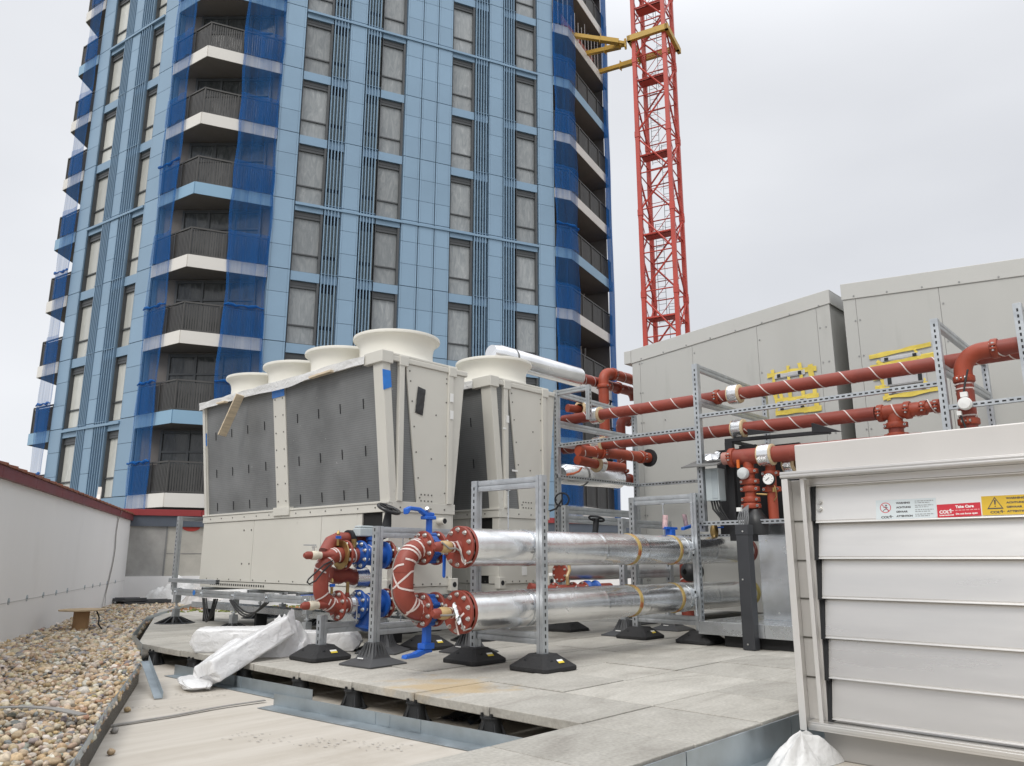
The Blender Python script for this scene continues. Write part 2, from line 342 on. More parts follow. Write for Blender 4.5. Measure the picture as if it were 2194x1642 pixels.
# ------------------------------------------------------------------ mesh builder
class MB:
    def __init__(s): s.v = []; s.f = []; s.mi = []; s.parts = []
    def add(s, vs, fs, mi=0):
        o = len(s.v); fo = len(s.f); s.v += [tuple(q) for q in vs]
        for f in fs: s.f.append(tuple(i+o for i in f)); s.mi.append(mi)
        s.parts.append((o, len(s.v), fo, len(s.f)))
    def box(s, x0, x1, y0, y1, z0, z1, mi=0):
        s.add([(x0,y0,z0),(x1,y0,z0),(x1,y1,z0),(x0,y1,z0),(x0,y0,z1),(x1,y0,z1),(x1,y1,z1),(x0,y1,z1)],
              [(0,3,2,1),(4,5,6,7),(0,1,5,4),(1,2,6,5),(2,3,7,6),(3,0,4,7)], mi)
    def obox(s, O, A, B, C, a0, a1, b0, b1, c0, c1, mi=0):
        O, A, B, C = V(O), V(A), V(B), V(C)
        if A.cross(B).dot(C) < 0: a0, a1 = a1, a0
        P = lambda a, b, c: O + A*a + B*b + C*c
        s.add([P(a0,b0,c0),P(a1,b0,c0),P(a1,b1,c0),P(a0,b1,c0),P(a0,b0,c1),P(a1,b0,c1),P(a1,b1,c1),P(a0,b1,c1)],
              [(0,3,2,1),(4,5,6,7),(0,1,5,4),(1,2,6,5),(2,3,7,6),(3,0,4,7)], mi)
    def beam(s, p0, p1, w, h, up=(0,0,1), mi=0):
        p0, p1 = V(p0), V(p1); d = (p1-p0); L = d.length; d.normalize(); u = V(up)
        if abs(d.dot(u)) > .98: u = V((1,0,0))
        a = d.cross(u).normalized(); b = a.cross(d)
        s.obox(p0, a, b, d, -w/2, w/2, -h/2, h/2, 0, L, mi)
    def prism(s, poly, z0, z1, mi=0):
        ar = sum(poly[i][0]*poly[(i+1)%len(poly)][1]-poly[(i+1)%len(poly)][0]*poly[i][1] for i in range(len(poly)))
        if ar < 0: poly = poly[::-1]
        n = len(poly); vs = [(x,y,z0) for x,y in poly]+[(x,y,z1) for x,y in poly]
        s.add(vs, [tuple(range(n-1,-1,-1)), tuple(range(n,2*n))]+[(i,(i+1)%n,n+(i+1)%n,n+i) for i in range(n)], mi)
    def oprism(s, O, A, B, C, poly, c0, c1, mi=0):
        O, A, B, C = V(O), V(A), V(B), V(C)
        ar = sum(poly[i][0]*poly[(i+1)%len(poly)][1]-poly[(i+1)%len(poly)][0]*poly[i][1] for i in range(len(poly)))
        if (ar < 0) != (A.cross(B).dot(C) < 0): poly = poly[::-1]
        n = len(poly); vs = [O+A*x+B*y+C*c0 for x,y in poly]+[O+A*x+B*y+C*c1 for x,y in poly]
        if c1 < c0: vs = vs[n:]+vs[:n]
        s.add(vs, [tuple(range(n-1,-1,-1)), tuple(range(n,2*n))]+[(i,(i+1)%n,n+(i+1)%n,n+i) for i in range(n)], mi)
    def lathe(s, O, axis, prof, n=24, mi=0, a0=0., a1=None):
        """prof: (h, r) pairs along axis; r=0 closes."""
        O = V(O); ax = V(axis).normalized(); t = V((0,0,1)) if abs(ax.z) < .9 else V((1,0,0))
        a = ax.cross(t).normalized(); b = ax.cross(a)
        vs = []
        for h, r in prof:
            for k in range(n):
                q = 2*math.pi*k/n
                vs.append(O+ax*h+(a*math.cos(q)+b*math.sin(q))*r)
        fs = []
        for i in range(len(prof)-1):
            for k in range(n):
                k2 = (k+1)%n
                fs.append((i*n+k, i*n+k2, (i+1)*n+k2, (i+1)*n+k))
        s.add(vs, fs, mi)
    def cyl(s, p0, p1, r0, r1=None, n=16, mi=0, caps=True):
        p0, p1 = V(p0), V(p1); r1 = r0 if r1 is None else r1; L = (p1-p0).length
        pr = [(0,r0),(L,r1)]
        if caps: pr = [(0,1e-5)]+pr+[(L,1e-5)]
        s.lathe(p0, p1-p0, pr, n, mi)
    def tube(s, pts, r, n=10, mi=0, caps=True, flat=None):
        pts = [V(p) for p in pts]; N = len(pts)
        rs = r if isinstance(r, (list, tuple)) else [r]*N
        T = [(pts[min(i+1,N-1)]-pts[max(i-1,0)]).normalized() for i in range(N)]
        u = T[0].cross(V((0,0,1)) if abs(T[0].z) < .9 else V((1,0,0))).normalized()
        vs = []
        for i in range(N):
            u = (u-T[i]*u.dot(T[i])).normalized(); w = T[i].cross(u)
            for k in range(n):
                q = 2*math.pi*k/n; vs.append(pts[i]+(u*math.cos(q)+w*math.sin(q))*rs[i])
        fs = [(i*n+k, i*n+(k+1)%n, (i+1)*n+(k+1)%n, (i+1)*n+k) for i in range(N-1) for k in range(n)]
        if caps: fs += [tuple(range(n-1,-1,-1)), tuple((N-1)*n+k for k in range(n))]
        s.add(vs, fs, mi)
    def ribbon(s, pts, nrm, width, thick=.0025, mi=0):
        """flat tape along pts lying on normals nrm"""
        pts = [V(p) for p in pts]; N = len(pts); vs = []
        for i in range(N):
            t = (pts[min(i+1,N-1)]-pts[max(i-1,0)]).normalized(); nn = V(nrm[i]); b = t.cross(nn).normalized()*width/2
            vs += [pts[i]-b, pts[i]+b, pts[i]+b+nn*thick, pts[i]-b+nn*thick]
        fs = []
        for i in range(N-1):
            for k in range(4): fs.append((i*4+k, i*4+(k+1)%4, (i+1)*4+(k+1)%4, (i+1)*4+k))
        fs += [(0,1,2,3), tuple((N-1)*4+k for k in (3,2,1,0))]
        s.add(vs, fs, mi)
    def grid(s, P, nu, nv, mi=0):
        o = [[P(i/nu, j/nv) for j in range(nv+1)] for i in range(nu+1)]
        vs = [q for row in o for q in row]
        s.add(vs, [(i*(nv+1)+j, (i+1)*(nv+1)+j, (i+1)*(nv+1)+j+1, i*(nv+1)+j+1) for i in range(nu) for j in range(nv)], mi)
    def build_each(s, name, mats, parent=None, **kw):
        """one object for every closed piece added"""
        for (a, b, fa, fb) in s.parts:
            q = MB(); q.add(s.v[a:b], [tuple(i-a for i in f) for f in s.f[fa:fb]], s.mi[fa] if fb > fa else 0); q.mi = s.mi[fa:fb]
            q.build(name, mats, parent, **kw)
    def build(s, name, mats, parent=None, smooth=None, bevel=0, loc=None):
        """One mesh object; vertices are given in world space. A top-level mesh gets its origin at loc."""
        me = bpy.data.meshes.new(name)
        off = V((0,0,0))
        if loc is not None: off = V(loc)
        elif parent is not None: off = world_of(parent)
        me.from_pydata([tuple(V(q)-off) for q in s.v], [], s.f)
        mats = mats if isinstance(mats, (list, tuple)) else [mats]
        for m in mats: me.materials.append(m)
        if len(mats) > 1: me.polygons.foreach_set('material_index', s.mi)
        me.update()
        if smooth:
            me.shade_smooth(); me.set_sharp_from_angle(angle=R(smooth))
        o = bpy.data.objects.new(name, me); COL.objects.link(o)
        if parent is not None:
            o.parent = parent
            if loc is not None: o.location = V(loc)-world_of(parent)
        elif loc is not None: o.location = loc
        if bevel:
            b = o.modifiers.new('bevel', 'BEVEL'); b.width = bevel; b.segments = 2; b.limit_method = 'ANGLE'; b.angle_limit = R(40)
            b.harden_normals = False
        return o

def world_of(o):
    p = V((0,0,0))
    while o is not None: p = p+V(o.location); o = o.parent
    return p

def tag(o, label=None, cat=None, group=None, kind=None):
    if label: o['label'] = label
    if cat: o['category'] = cat
    if group: o['group'] = group
    if kind: o['kind'] = kind
    return o

def thing(name, loc, label, cat, group=None):
    o = bpy.data.objects.new(name, None); COL.objects.link(o); o.location = loc; o.empty_display_size = .2
    return tag(o, label, cat, group)

KIDS = {}
def copy_tree(o, parent=None):
    c = o.copy(); COL.objects.link(c)
    if parent is not None: c.parent = parent
    for ch in [x for x in list(scene.objects) if x.parent == o]: copy_tree(ch, c)
    return c

def dup(o, loc, label, rz=0., group=None):
    c = copy_tree(o); c.location = loc; c.rotation_euler = (0,0,rz); c['label'] = label
    if group: c['group'] = group
    return c

def arc(c, a, b, r, q0, q1, n=10):
    c, a, b = V(c), V(a), V(b)
    return [c+a*(r*math.cos(q0+(q1-q0)*i/n))+b*(r*math.sin(q0+(q1-q0)*i/n)) for i in range(n+1)]

X3, Y3, Z3 = V((1,0,0)), V((0,1,0)), V((0,0,1))
EXPOSURE = 0.2
# ------------------------------------------------------------------ camera, world, light
AZ = R(43.3); SX, CXX = math.sin(AZ), math.cos(AZ)
def rdw(r, d): return V((SX*r+CXX*d, -CXX*r+SX*d, 0))
def hd(deg): return rdw(math.sin(R(deg)), math.cos(R(deg)))       # heading to the right of the view axis -> world direction
HC = .79; PITCH = math.atan(374/1660)
cam = bpy.data.cameras.new('camera'); co = bpy.data.objects.new('camera', cam); COL.objects.link(co)
co.location = (0, 0, HC); co.rotation_euler = (math.pi/2+PITCH, 0, AZ-math.pi/2)
cam.sensor_width = 36; cam.lens = 36*1660/2194; cam.clip_start = .05; cam.clip_end = 6000
scene.camera = co

SUN_EL, SUN_AZ = R(48), AZ+R(150)        # soft sun behind thin cloud, behind the camera's left shoulder
w = bpy.data.worlds.new('World'); scene.world = w
nt, n, l = nodes_of(w)
wo = n.new('ShaderNodeOutputWorld'); bg = n.new('ShaderNodeBackground'); bg.inputs['Strength'].default_value = .1
sky = n.new('ShaderNodeTexSky'); sky.sky_type = 'NISHITA'; sky.sun_disc = False
sky.sun_elevation = SUN_EL; sky.sun_rotation = math.pi/2-SUN_AZ; sky.air_density = 1; sky.dust_density = 3
tc = n.new('ShaderNodeTexCoord'); mp = n.new('ShaderNodeMapping'); mp.inputs['Scale'].default_value = (1, 1, 2.6)
l.new(tc.outputs['Generated'], mp.inputs[0])
cn = n.new('ShaderNodeTexNoise'); cn.inputs['Scale'].default_value = 1.5; cn.inputs['Detail'].default_value = 5; cn.inputs['Roughness'].default_value = .42
l.new(mp.outputs[0], cn.inputs['Vector'])
cr = n.new('ShaderNodeValToRGB'); e = cr.color_ramp.elements
e[0].position = .30; e[0].color = (.64, .655, .69, 1); e[1].position = .66; e[1].color = (.80, .815, .845, 1)
l.new(cn.outputs['Fac'], cr.inputs[0])
sx = n.new('ShaderNodeSeparateXYZ'); l.new(tc.outputs['Generated'], sx.inputs[0])
zr = n.new('ShaderNodeMapRange'); zr.interpolation_type = 'SMOOTHSTEP'      # overcast dome: brighter towards the zenith
zr.inputs[1].default_value = .50; zr.inputs[2].default_value = .95; zr.inputs[3].default_value = 10; zr.inputs[4].default_value = 21
l.new(sx.outputs['Z'], zr.inputs[0])
cs = n.new('ShaderNodeVectorMath'); cs.operation = 'SCALE'; l.new(cr.outputs[0], cs.inputs[0]); l.new(zr.outputs[0], cs.inputs['Scale'])
mxw = n.new('ShaderNodeMix'); mxw.data_type = 'RGBA'; mxw.inputs[0].default_value = .95
l.new(sky.outputs[0], mxw.inputs[6]); l.new(cs.outputs[0], mxw.inputs[7])
l.new(mxw.outputs[2], bg.inputs[0]); l.new(bg.outputs[0], wo.inputs[0])
sun = bpy.data.lights.new('sun', 'SUN'); sun.energy = 1.45; sun.angle = R(26); sun.color = (1, .965, .91)
so = bpy.data.objects.new('sun', sun); COL.objects.link(so)
sd = V((math.cos(SUN_AZ)*math.cos(SUN_EL), math.sin(SUN_AZ)*math.cos(SUN_EL), math.sin(SUN_EL)))
so.rotation_euler = sd.to_track_quat('Z', 'Y').to_euler(); so.location = sd*60
scene.view_settings.view_transform = 'Standard'; scene.view_settings.look = 'None'
scene.view_settings.exposure = EXPOSURE; scene.view_settings.gamma = 1
scene.render.engine = 'CYCLES'
scene.cycles.max_bounces = 8; scene.cycles.transparent_max_bounces = 16

# ------------------------------------------------------------------ ground, roof, paving
GZ = -16.
b = MB(); b.add([(-2500,-2500,GZ),(2500,-2500,GZ),(2500,2500,GZ),(-2500,2500,GZ)], [(0,1,2,3)])
tag(b.build('ground', CITY), kind='structure')
WC = V((6.17, 16.21, 0)); WL = hd(-18.6); WB = hd(67)              # corner of the parapet, left wall direction, back wall direction
BZ = -.165
roof_poly = [WC-WL*22, WC, WC+WB*24, WC+WB*24+hd(157)*26, WC-WL*22+hd(157)*14]
b = MB(); b.prism([(p.x, p.y) for p in roof_poly], GZ, BZ-.002, 0)
b.mi[1] = 1                                                        # the top face is the cement board
tag(b.build('roof', [TOWERB, BOARD]), kind='structure')
for i, (p0, p1) in enumerate([((-.5, 4.7), (1.75, 4.955)), ((1.15, 2.6), (2.1, 2.56))]):
    pass
J = .635; Y0S = 1.905; X0S = 3.185 - 8*J
b = MB()
def clip(poly, p, nrm):
    out = []
    for i in range(len(poly)):
        a, c = V((*poly[i],0)), V((*poly[(i+1)%len(poly)],0)); da, dc = (a-p).dot(nrm), (c-p).dot(nrm)
        if da >= 0: out.append((a.x, a.y))
        if (da >= 0) != (dc >= 0):
            q = a+(c-a)*(da/(da-dc)); out.append((q.x, q.y))
    return out
DIAG0, DIAG1 = V((3.16, 7.82, 0)), V((4.62, 11.0, 0))
dn = (DIAG1-DIAG0).normalized(); dn = V((dn.y, -dn.x, 0))
for i in range(0, 26):
    for j in range(0, 21):
        x0 = X0S+i*J; y0 = Y0S+j*J
        if j >= 1 and x0 < 3.14: continue
        if j == 0 and x0 < -1: continue
        if x0 > 12.2: continue
        if y0 > 12.2: continue
        g = .005
        poly = clip([(x0+g,y0+g),(x0+J-g,y0+g),(x0+J-g,y0+J-g),(x0+g,y0+J-g)], DIAG0, dn) if j >= 7 else [(x0+g,y0+g),(x0+J-g,y0+g),(x0+J-g,y0+J-g),(x0+g,y0+J-g)]
        if len(poly) < 3: continue
        dz = random.uniform(-.003, .003)
        b.prism(poly, -.05+dz, dz)
pv = b.build('pavement', SLAB, bevel=.004); tag(pv, kind='structure')

# ------------------------------------------------------------------ pedestals under the slab edge
def pedestal(x, y, label):
    t = thing('paving_pedestal', (x, y, BZ), label, 'pedestal', 'black pedestals under the slab edge')
    m = MB(); m.lathe((x,y,BZ), Z3, [(0,1e-4),(0,.095),(.006,.095),(.009,.07),(.085,.055),(.103,.055),(.103,.062),(.110,.062),(.110,1e-4)], 20)
    for k in range(6):
        a = k*math.pi/3; d = V((math.cos(a), math.sin(a), 0)); c = V((x,y,BZ))
        m.oprism(c, d, Z3, Z3.cross(d), [(.05,.006),(.092,.006),(.058,.08),(.05,.08)], -.003, .003)
    m.build('base', PLASTB, t, smooth=30)
    m = MB(); m.cyl((x,y,BZ+.108),(x,y,BZ+.1145), .05, n=20)
    for dx, dy in ((.012,.012),(-.012,.012),(.012,-.012),(-.012,-.012)): m.box(x+dx*3-.006,x+dx*3+.006,y+dy*3-.006,y+dy*3+.006,BZ+.11,BZ+.13)
    m.build('head', PLASTB, t, smooth=30)
ORD = ['right at the inner corner of the notch in the paving', 'second along from the inner corner of the notch', 'third along from the inner corner of the notch', 'fourth along from the inner corner of the notch',
       'just right of where the white wrap leans on the slab edge', 'behind the leaning white wrap', 'left of the leaning white wrap', 'at the far left end of the slab edge by the gravel']
for k, yy in enumerate([2.60, 3.185, 3.82, 4.455, 5.09, 5.9, 6.75, 7.55]):
    pedestal(3.215 if k else 3.36, yy, 'black plastic pedestal ' + ORD[k])

# ------------------------------------------------------------------ gravel
GP = [V((1.248,3.61,0)), V((1.741,4.647,0)), V((2.663,6.511,0)), V((3.03,7.5,0)), V((3.364,8.482,0)), V((4.35,10.6,0)), V((4.917,11.473,0)), V((6.194,13.3,0))]
near = GP[0]-(GP[1]-GP[0])*1.6
GP = [near]+GP
def wallpt(t): return WC+WL*t
b = MB(); gpoly = [(p.x,p.y) for p in GP]+[(p.x, p.y) for p in (wallpt(-1.2)+WB*3.4, wallpt(-.01)+WB*3, wallpt(0), wallpt(-15))]
b.prism(gpoly, BZ, -.06)
tag(b.build('gravel_bed', EARTH), kind='structure')
def ico():
    import bmesh
    bm = bmesh.new(); bmesh.ops.create_icosphere(bm, subdivisions=2, radius=1)
    vs = np.array([v.co[:] for v in bm.verts], np.float32); fs = np.array([[v.index for v in f.verts] for f in bm.faces], np.int32); bm.free(); return vs, fs
def scatter_mesh(name, pts, sizes, cols, mat, squash=(.55, .8), lump=.16, seed=3):
    rng = np.random.default_rng(seed); bv, bf = ico(); nv, nf = len(bv), len(bf); N = len(pts)
    shapes = []
    for s in range(14):
        dv = np.array([noise.noise(V((float(q[0]),float(q[1]),float(q[2])))*1.3+V((s*7.1, 3, 1))) for q in bv])
        shapes.append(bv*(1+lump*2.2*dv)[:,None])
    allv = np.empty((N*nv, 3), np.float32)
    for i in range(N):
        sc = np.array([1, rng.uniform(.62, .95), rng.uniform(*squash)])*sizes[i]
        q = rng.uniform(0, 2*np.pi); tl = rng.normal(0, .3); t2 = rng.normal(0, .3)
        c, s = np.cos(q), np.sin(q); Rz = np.array([[c,-s,0],[s,c,0],[0,0,1]])
        c, s = np.cos(tl), np.sin(tl); Rx = np.array([[1,0,0],[0,c,-s],[0,s,c]])
        c, s = np.cos(t2), np.sin(t2); Ry = np.array([[c,0,s],[0,1,0],[-s,0,c]])
        allv[i*nv:(i+1)*nv] = (shapes[int(rng.integers(14))]*sc)@(Rz@Rx@Ry).T+pts[i]
    allf = (bf[None]+(np.arange(N)*nv)[:,None,None]).reshape(-1, 3)
    me = bpy.data.meshes.new(name); me.vertices.add(N*nv); me.vertices.foreach_set('co', allv.ravel())
    F = len(allf); me.loops.add(F*3); me.loops.foreach_set('vertex_index', allf.ravel().astype(np.int32))
    me.polygons.add(F); me.polygons.foreach_set('loop_start', np.arange(0, F*3, 3, dtype=np.int32)); me.polygons.foreach_set('loop_total', np.full(F, 3, np.int32))
    me.polygons.foreach_set('use_smooth', np.ones(F, bool)); me.update(calc_edges=True)
    at = me.color_attributes.new('col', 'FLOAT_COLOR', 'POINT')
    cc = np.repeat(np.concatenate([cols, np.ones((N,1))], 1), nv, 0).astype(np.float32); at.data.foreach_set('color', cc.ravel())
    me.materials.append(mat); o = bpy.data.objects.new(name, me); COL.objects.link(o); return o
rng = np.random.default_rng(11)
def inside(x, y, poly):
    c = False; n_ = len(poly)
    for i in range(n_):
        x1,y1 = poly[i]; x2,y2 = poly[(i+1)%n_]
        if (y1 > y) != (y2 > y) and x < (x2-x1)*(y-y1)/(y2-y1)+x1: c = not c
    return c
PAL = np.array([[.50,.385,.25],[.57,.47,.34],[.40,.295,.185],[.53,.45,.35],[.38,.245,.14],[.27,.255,.235],[.62,.57,.49],[.20,.19,.185],[.45,.335,.19],[.38,.36,.33]])
PW = np.array([.17,.17,.1,.15,.05,.08,.08,.04,.08,.05]); PW = PW/PW.sum()
pts, szs, cls = [], [], []
tries = 0
while len(pts) < 21500 and tries < 400000:
    tries += 1
    x, y = rng.uniform(-.6, 7.5), rng.uniform(1.5, 16.5)
    if not inside(x, y, gpoly): continue
    d = CXX*x+SX*y; r_ = SX*x-CXX*y
    if d < 2.2 or r_/d < -.80: continue
    if d > 7 and rng.random() > (7/d)**1.1: continue
    s = float(np.clip(rng.lognormal(np.log(.0172), .32), .009, .038))
    layer = rng.random()
    pts.append((x, y, -.058+ (0 if layer < .55 else rng.uniform(.012, .032)))); szs.append(s*(1.0 if d < 7 else 1.25))
    c = PAL[rng.choice(len(PAL), p=PW)]*rng.uniform(.72, 1.22); cls.append(np.clip(c+rng.normal(0, .012, 3), .02, .8))
gv = scatter_mesh('gravel', np.array(pts), np.array(szs), np.array(cls), PEBBLE)
tag(gv, kind='stuff')

# sedum patch on the roof beyond the platform
pts, szs, cls = [], [], []
for k in range(1500):
    c = V((6.1, 11.9, 0))+hd(85)*rng.uniform(-.7, 2.2)+hd(-5)*rng.uniform(-.7, .8)
    pts.append((c.x, c.y, -.05+rng.uniform(0,.05))); szs.append(rng.uniform(.012,.04))
    t_ = noise.noise(c*1.6)
    cls.append(np.array([.14,.16,.03])*rng.uniform(.6,1.3) if t_ > -.1 else np.array([.30,.14,.05])*rng.uniform(.6,1.3))
sd_ = scatter_mesh('sedum', np.array(pts), np.array(szs), np.array(cls), SEDUM, squash=(.4, 1.2), lump=.3, seed=9)
tag(sd_, kind='stuff')

# a few loose pebbles that rolled on to the boards
for k, (x, y, lab) in enumerate([(1.66, 4.30, 'brown pebble on the board beside the metal edge strip, nearest the camera'), (1.86, 4.80, 'grey pebble on the board where the strap meets the edge strip'),
                     (2.15, 5.38, 'loose pebble against the metal edge strip below the bent angle')]):
    s = .026; q = np.array([[x, y, BZ+.016]])
    o = scatter_mesh('pebble', q-q, np.array([s]), np.array([PAL[(k*3+2) % 10]]), PEBBLE, seed=20+k); o.location = (x, y, BZ+.014)
    tag(o, lab, 'pebble', 'pebbles strayed on to the cement board')

# ------------------------------------------------------------------ metal edge strips
def strip(path, z0, z1, th, lip, name, label, mat, cat='edge strip', side=1, pitch=None):
    m = MB(); pts = [V((p.x,p.y,0)) for p in path]
    for i in range(len(pts)-1):
        d = (pts[i+1]-pts[i]).normalized(); nn = V((d.y,-d.x,0))*side
        L = (pts[i+1]-pts[i]).length
        m.obox(pts[i], d, nn, Z3, -.004, L+.004, -th, 0, z0, z1+random.uniform(-.004,.004))
        if lip: m.obox(pts[i], d, nn, Z3, -.004, L+.004, .0005, lip, z0, z0+th)
    return tag(m.build(name, mat, loc=(path[0].x, path[0].y, z0)), label, cat)
strip(GP[:4], BZ, -.012, .003, 0, 'gravel_edge_strip', 'thin galvanised strip holding back the gravel along the cement board', GALVD)
strip([GP[4]+V((.02,-.05,0)), GP[5], GP[6], GP[7], GP[8]], BZ, .035, .003, 0, 'gravel_edge_strip', 'galvanised strip bending between the gravel and the far corner of the paving', GALVD)
m = MB(); a, c = V((2.70,6.45,.0)), V((2.50,5.68,BZ+.004)); d = (c-a).normalized(); s_ = d.cross(Z3).normalized(); u_ = s_.cross(d)
m.obox(a, d, s_, u_, 0, (c-a).length, 0, .055, 0, .003); m.obox(a, d, s_, u_, 0, (c-a).length, 0, .003, .003, .045)
tag(m.build('metal_angle_offcut', GALVD, loc=a), 'bent galvanised angle offcut leaning from the gravel edge down to the board', 'angle offcut')
def ledge(p0, p1, up, out, label):
    p0, p1 = V(p0), V(p1); d = (p1-p0).normalized(); nn = V((d.y,-d.x,0)); L = (p1-p0).length
    if nn.x > 0: nn = -nn
    m = MB(); m.obox(p0, d, nn, Z3, 0, L, 0, .0025, 0, up); m.obox(p0, d, nn, Z3, 0, L, .0025, out, 0, .0025)
    for k in range(3):
        t = random.uniform(.1,.8)*L; m.obox(p0, d, nn, Z3, t, t+.09, .0026, .005, .004, up*.98)
    tag(m.build('metal_angle', GALVD, loc=p0), label, 'metal angle', 'galvanised angles lying on the cement board')
ledge((2.90, 4.90, BZ+.001), (3.075, 2.80, BZ+.001), .074, .125, 'galvanised angle lying on the board beside the notch corner, the nearer one')
ledge((3.045, 6.74, BZ+.001), (3.13, 4.80, BZ+.001), .082, .085, 'galvanised angle lying on the board under the white wrap, the farther one')

# galvanised fascia closing the right-hand edge of the paving
t = thing('paving_edge_fascia', (2.7, 1.9, BZ), 'galvanised vertical edging below the front edge of the paving slabs', 'edging')
for x0, x1 in ((1.2, 3.075), (3.08, 4.1), (4.105, 6.5)):
    m = MB(); m.box(x0, x1-.004, 1.888, 1.8985, BZ, -.012); m.box(x0, x1-.004, 1.8, 1.8875, BZ, BZ+.004); m.build('fascia_sheet', GALVD, t)

# faint ink stamps printed on the cement boards
for k, (x, y, rz) in enumerate([(2.35, 4.30, 16), (2.62, 5.95, 18), (2.30, 5.55, 17)]):
    m = MB(); rr = random.Random(k+4); ca, sa = math.cos(R(-80+rz)), math.sin(R(-80+rz)); D_ = V((ca, sa, 0)); E_ = V((-sa, ca, 0))
    for ln in range(5 if k == 0 else 3):
        u = 0
        while u < (1.05 if k == 0 else .5):
            wd = rr.uniform(.012,.05)
            if rr.random() < .62: m.obox(V((x,y,BZ+.0025)), D_, E_, Z3, u, u+wd*.42, -ln*.042, -ln*.042+rr.uniform(.003,.012), 0, .0006)
            u += wd+.014
    tag(m.build('ink_stamp', M('faint_ink%d' % k, (.42,.40,.37), .8, 0, .3, 30), loc=(x,y,BZ)),
        ['faded lines of printing on the board beside the nearer metal angle', 'faded printing on the board left of the leaning white wrap', 'faded printing on the board below the grey strap'][k], 'printing')
# ------------------------------------------------------------------ parapet walls
WN = hd(71.4)                                                      # left wall: normal into the roof
BN = hd(157)                                                       # back wall: normal towards the camera
t = thing('parapet_wall', WC-WL*8, 'long white boarded parapet wall with a maroon coping beside the gravel', 'wall')
m = MB(); m.obox(WC, WL, WN, Z3, -22, .3, -.30, 0, BZ, 1.505); m.build('wall_board', WALLW, t)
m = MB()
for q in np.arange(-21.5, .3, 1.25): m.obox(WC, WL, WN, Z3, q, q+1.243, -.36, .045, 1.505, 1.615)
m.build('fascia', COPEM, t, bevel=.004)
m = MB(); 
for q in np.arange(-21.5, .2, .33):
    m.oprism(WC+WL*q, WN, Z3, WL, [(-.38,1.616),(.06,1.616),(.06,1.636),(-.16,1.685),(-.38,1.64)], .004, .322)
    m.oprism(WC+WL*q, WN, Z3, WL, [(-.385,1.618),(.068,1.618),(.068,1.644),(-.16,1.697),(-.385,1.65)], -.012, .012)
m.build('ridge_tile', TILE, t)
m = MB(); m.obox(WC, WL, WN, Z3, -20, 0, .0005, .004, .352, .356); m.build('board_seam', M('seam', (.42,.41,.41), .7), t)
for q in (-8.05, -7.35, -6.62, -5.95, -5.3, -4.1, -3.45, -2.8, -2.1, -1.2):
    m = MB(); c = WC+WL*q+Z3*.365; m.cyl(c, c+WN*.006, .034, n=18); m.cyl(c+WN*.006, c+WN*.011, .012, n=10); m.build('fixing_washer', GALVD, t, smooth=35)
t = thing('parapet_wall', WC+WB*5, 'grey concrete back parapet with a red fascia behind the chillers', 'wall')
m = MB(); m.obox(WC, WB, BN, Z3, -.3, 24, -.35, -.001, BZ, 1.60)
m.build('concrete_wall', BLOCK, t)
m = MB()
for q in (.66, 3.4, 6.2, 9.0, 11.8): m.obox(WC, WB, BN, Z3, q, q+.03, -.002, .012, .42, 1.40)
m.obox(WC, WB, BN, Z3, .70, 20, -.002, .004, .862, .874)
m.build('wall_joint', BLOCKD, t)
m = MB(); m.obox(WC, WB, BN, Z3, -.2, .66, -.002, .003, .42, 1.4); m.build('end_block', BLOCKE, t)
m = MB(); m.obox(WC, WB, BN, Z3, -.3, 24, 0, .05, 1.40, 1.61); m.build('flashing', NAVYF, t)
m = MB()
for q in np.arange(-.3, 23, 1.6): m.obox(WC, WB, BN, Z3, q, q+1.592, -.42, .085, 1.61, 1.735)
m.build('fascia', COPER, t, bevel=.004)
m = MB(); m.obox(WC, WB, BN, Z3, -.02, 24, 0, .05, BZ, .43); m.build('skirting', WALLW, t)
m = MB(); c = WC+WB*1.12+Z3*1.395
m.oprism(c, WB, Z3, BN, [(.17*math.cos(R(180+k*18)), .085*math.sin(R(180+k*18))) for k in range(11)], .0045, .006); m.build('paint_mark', SIGNR, t)
m = MB(); d = WL
for (x, y) in ((0,0),):
    c = WC+WL*(-3.4)-WN*.1+Z3*1.69; m.oprism(c, WL, Z3, WN, [(0,0),(.09,0),(.12,.16),(.07,.20),(.04,.08)], 0, .05)
tag(m.build('paper_scrap', FWHITE, loc=c), 'pale scrap of board stuck upright on the tiled coping', 'scrap')

# ------------------------------------------------------------------ tower block
VP_ = V((11.784, 28.166, 0))
dA, dB = hd(-56.6), hd(65.8)
nA, nB = V((-dA.y, dA.x, 0)), V((dB.y, -dB.x, 0))
if nA.dot(VP_) > 0: nA = -nA
if nB.dot(VP_) > 0: nB = -nB
V2_ = VP_+dB*16.73
dC = hd(28.8); nC = V((dC.y, -dC.x, 0))
if nC.dot(hd(100)) < 0: nC = -nC
V0_ = VP_+dA*10.52
dD = hd(0); nD = hd(-90)
FA = lambda s, o=0: VP_+dA*s+nA*o
FB = lambda s, o=0: VP_+dB*s+nB*o
FC = lambda s, o=0: V2_+dC*s+nC*o
FD = lambda s, o=0: V0_+dD*s+nD*o
FL = {k: 12.12+3.03*k for k in range(-6, 9)}
KV = range(-4, 6)                                                  # storeys that show in the photo
ZB, ZT = -1.6, FL[7]
tower = thing('tower_block', (VP_.x, VP_.y, GZ), 'tall many-sided blue clad tower block still under construction, with corner balconies', 'building')
m = MB()
core = [FA(8.74,-.30), FA(2.36,-.30), FB(2.95,-.30), FB(15.82,-.30), FB(15.82,-1.75), FC(5.26,-1.6), FC(5.26,-.25), FC(5.26,-.25)+hd(-6)*15, FD(15,-3), FD(2.2,-1.9), FA(8.74,-2.6)]
cp = [(p.x,p.y) for p in core]
m.prism(cp, ZB, ZT); m.build('core_wall', CONCW, tower)
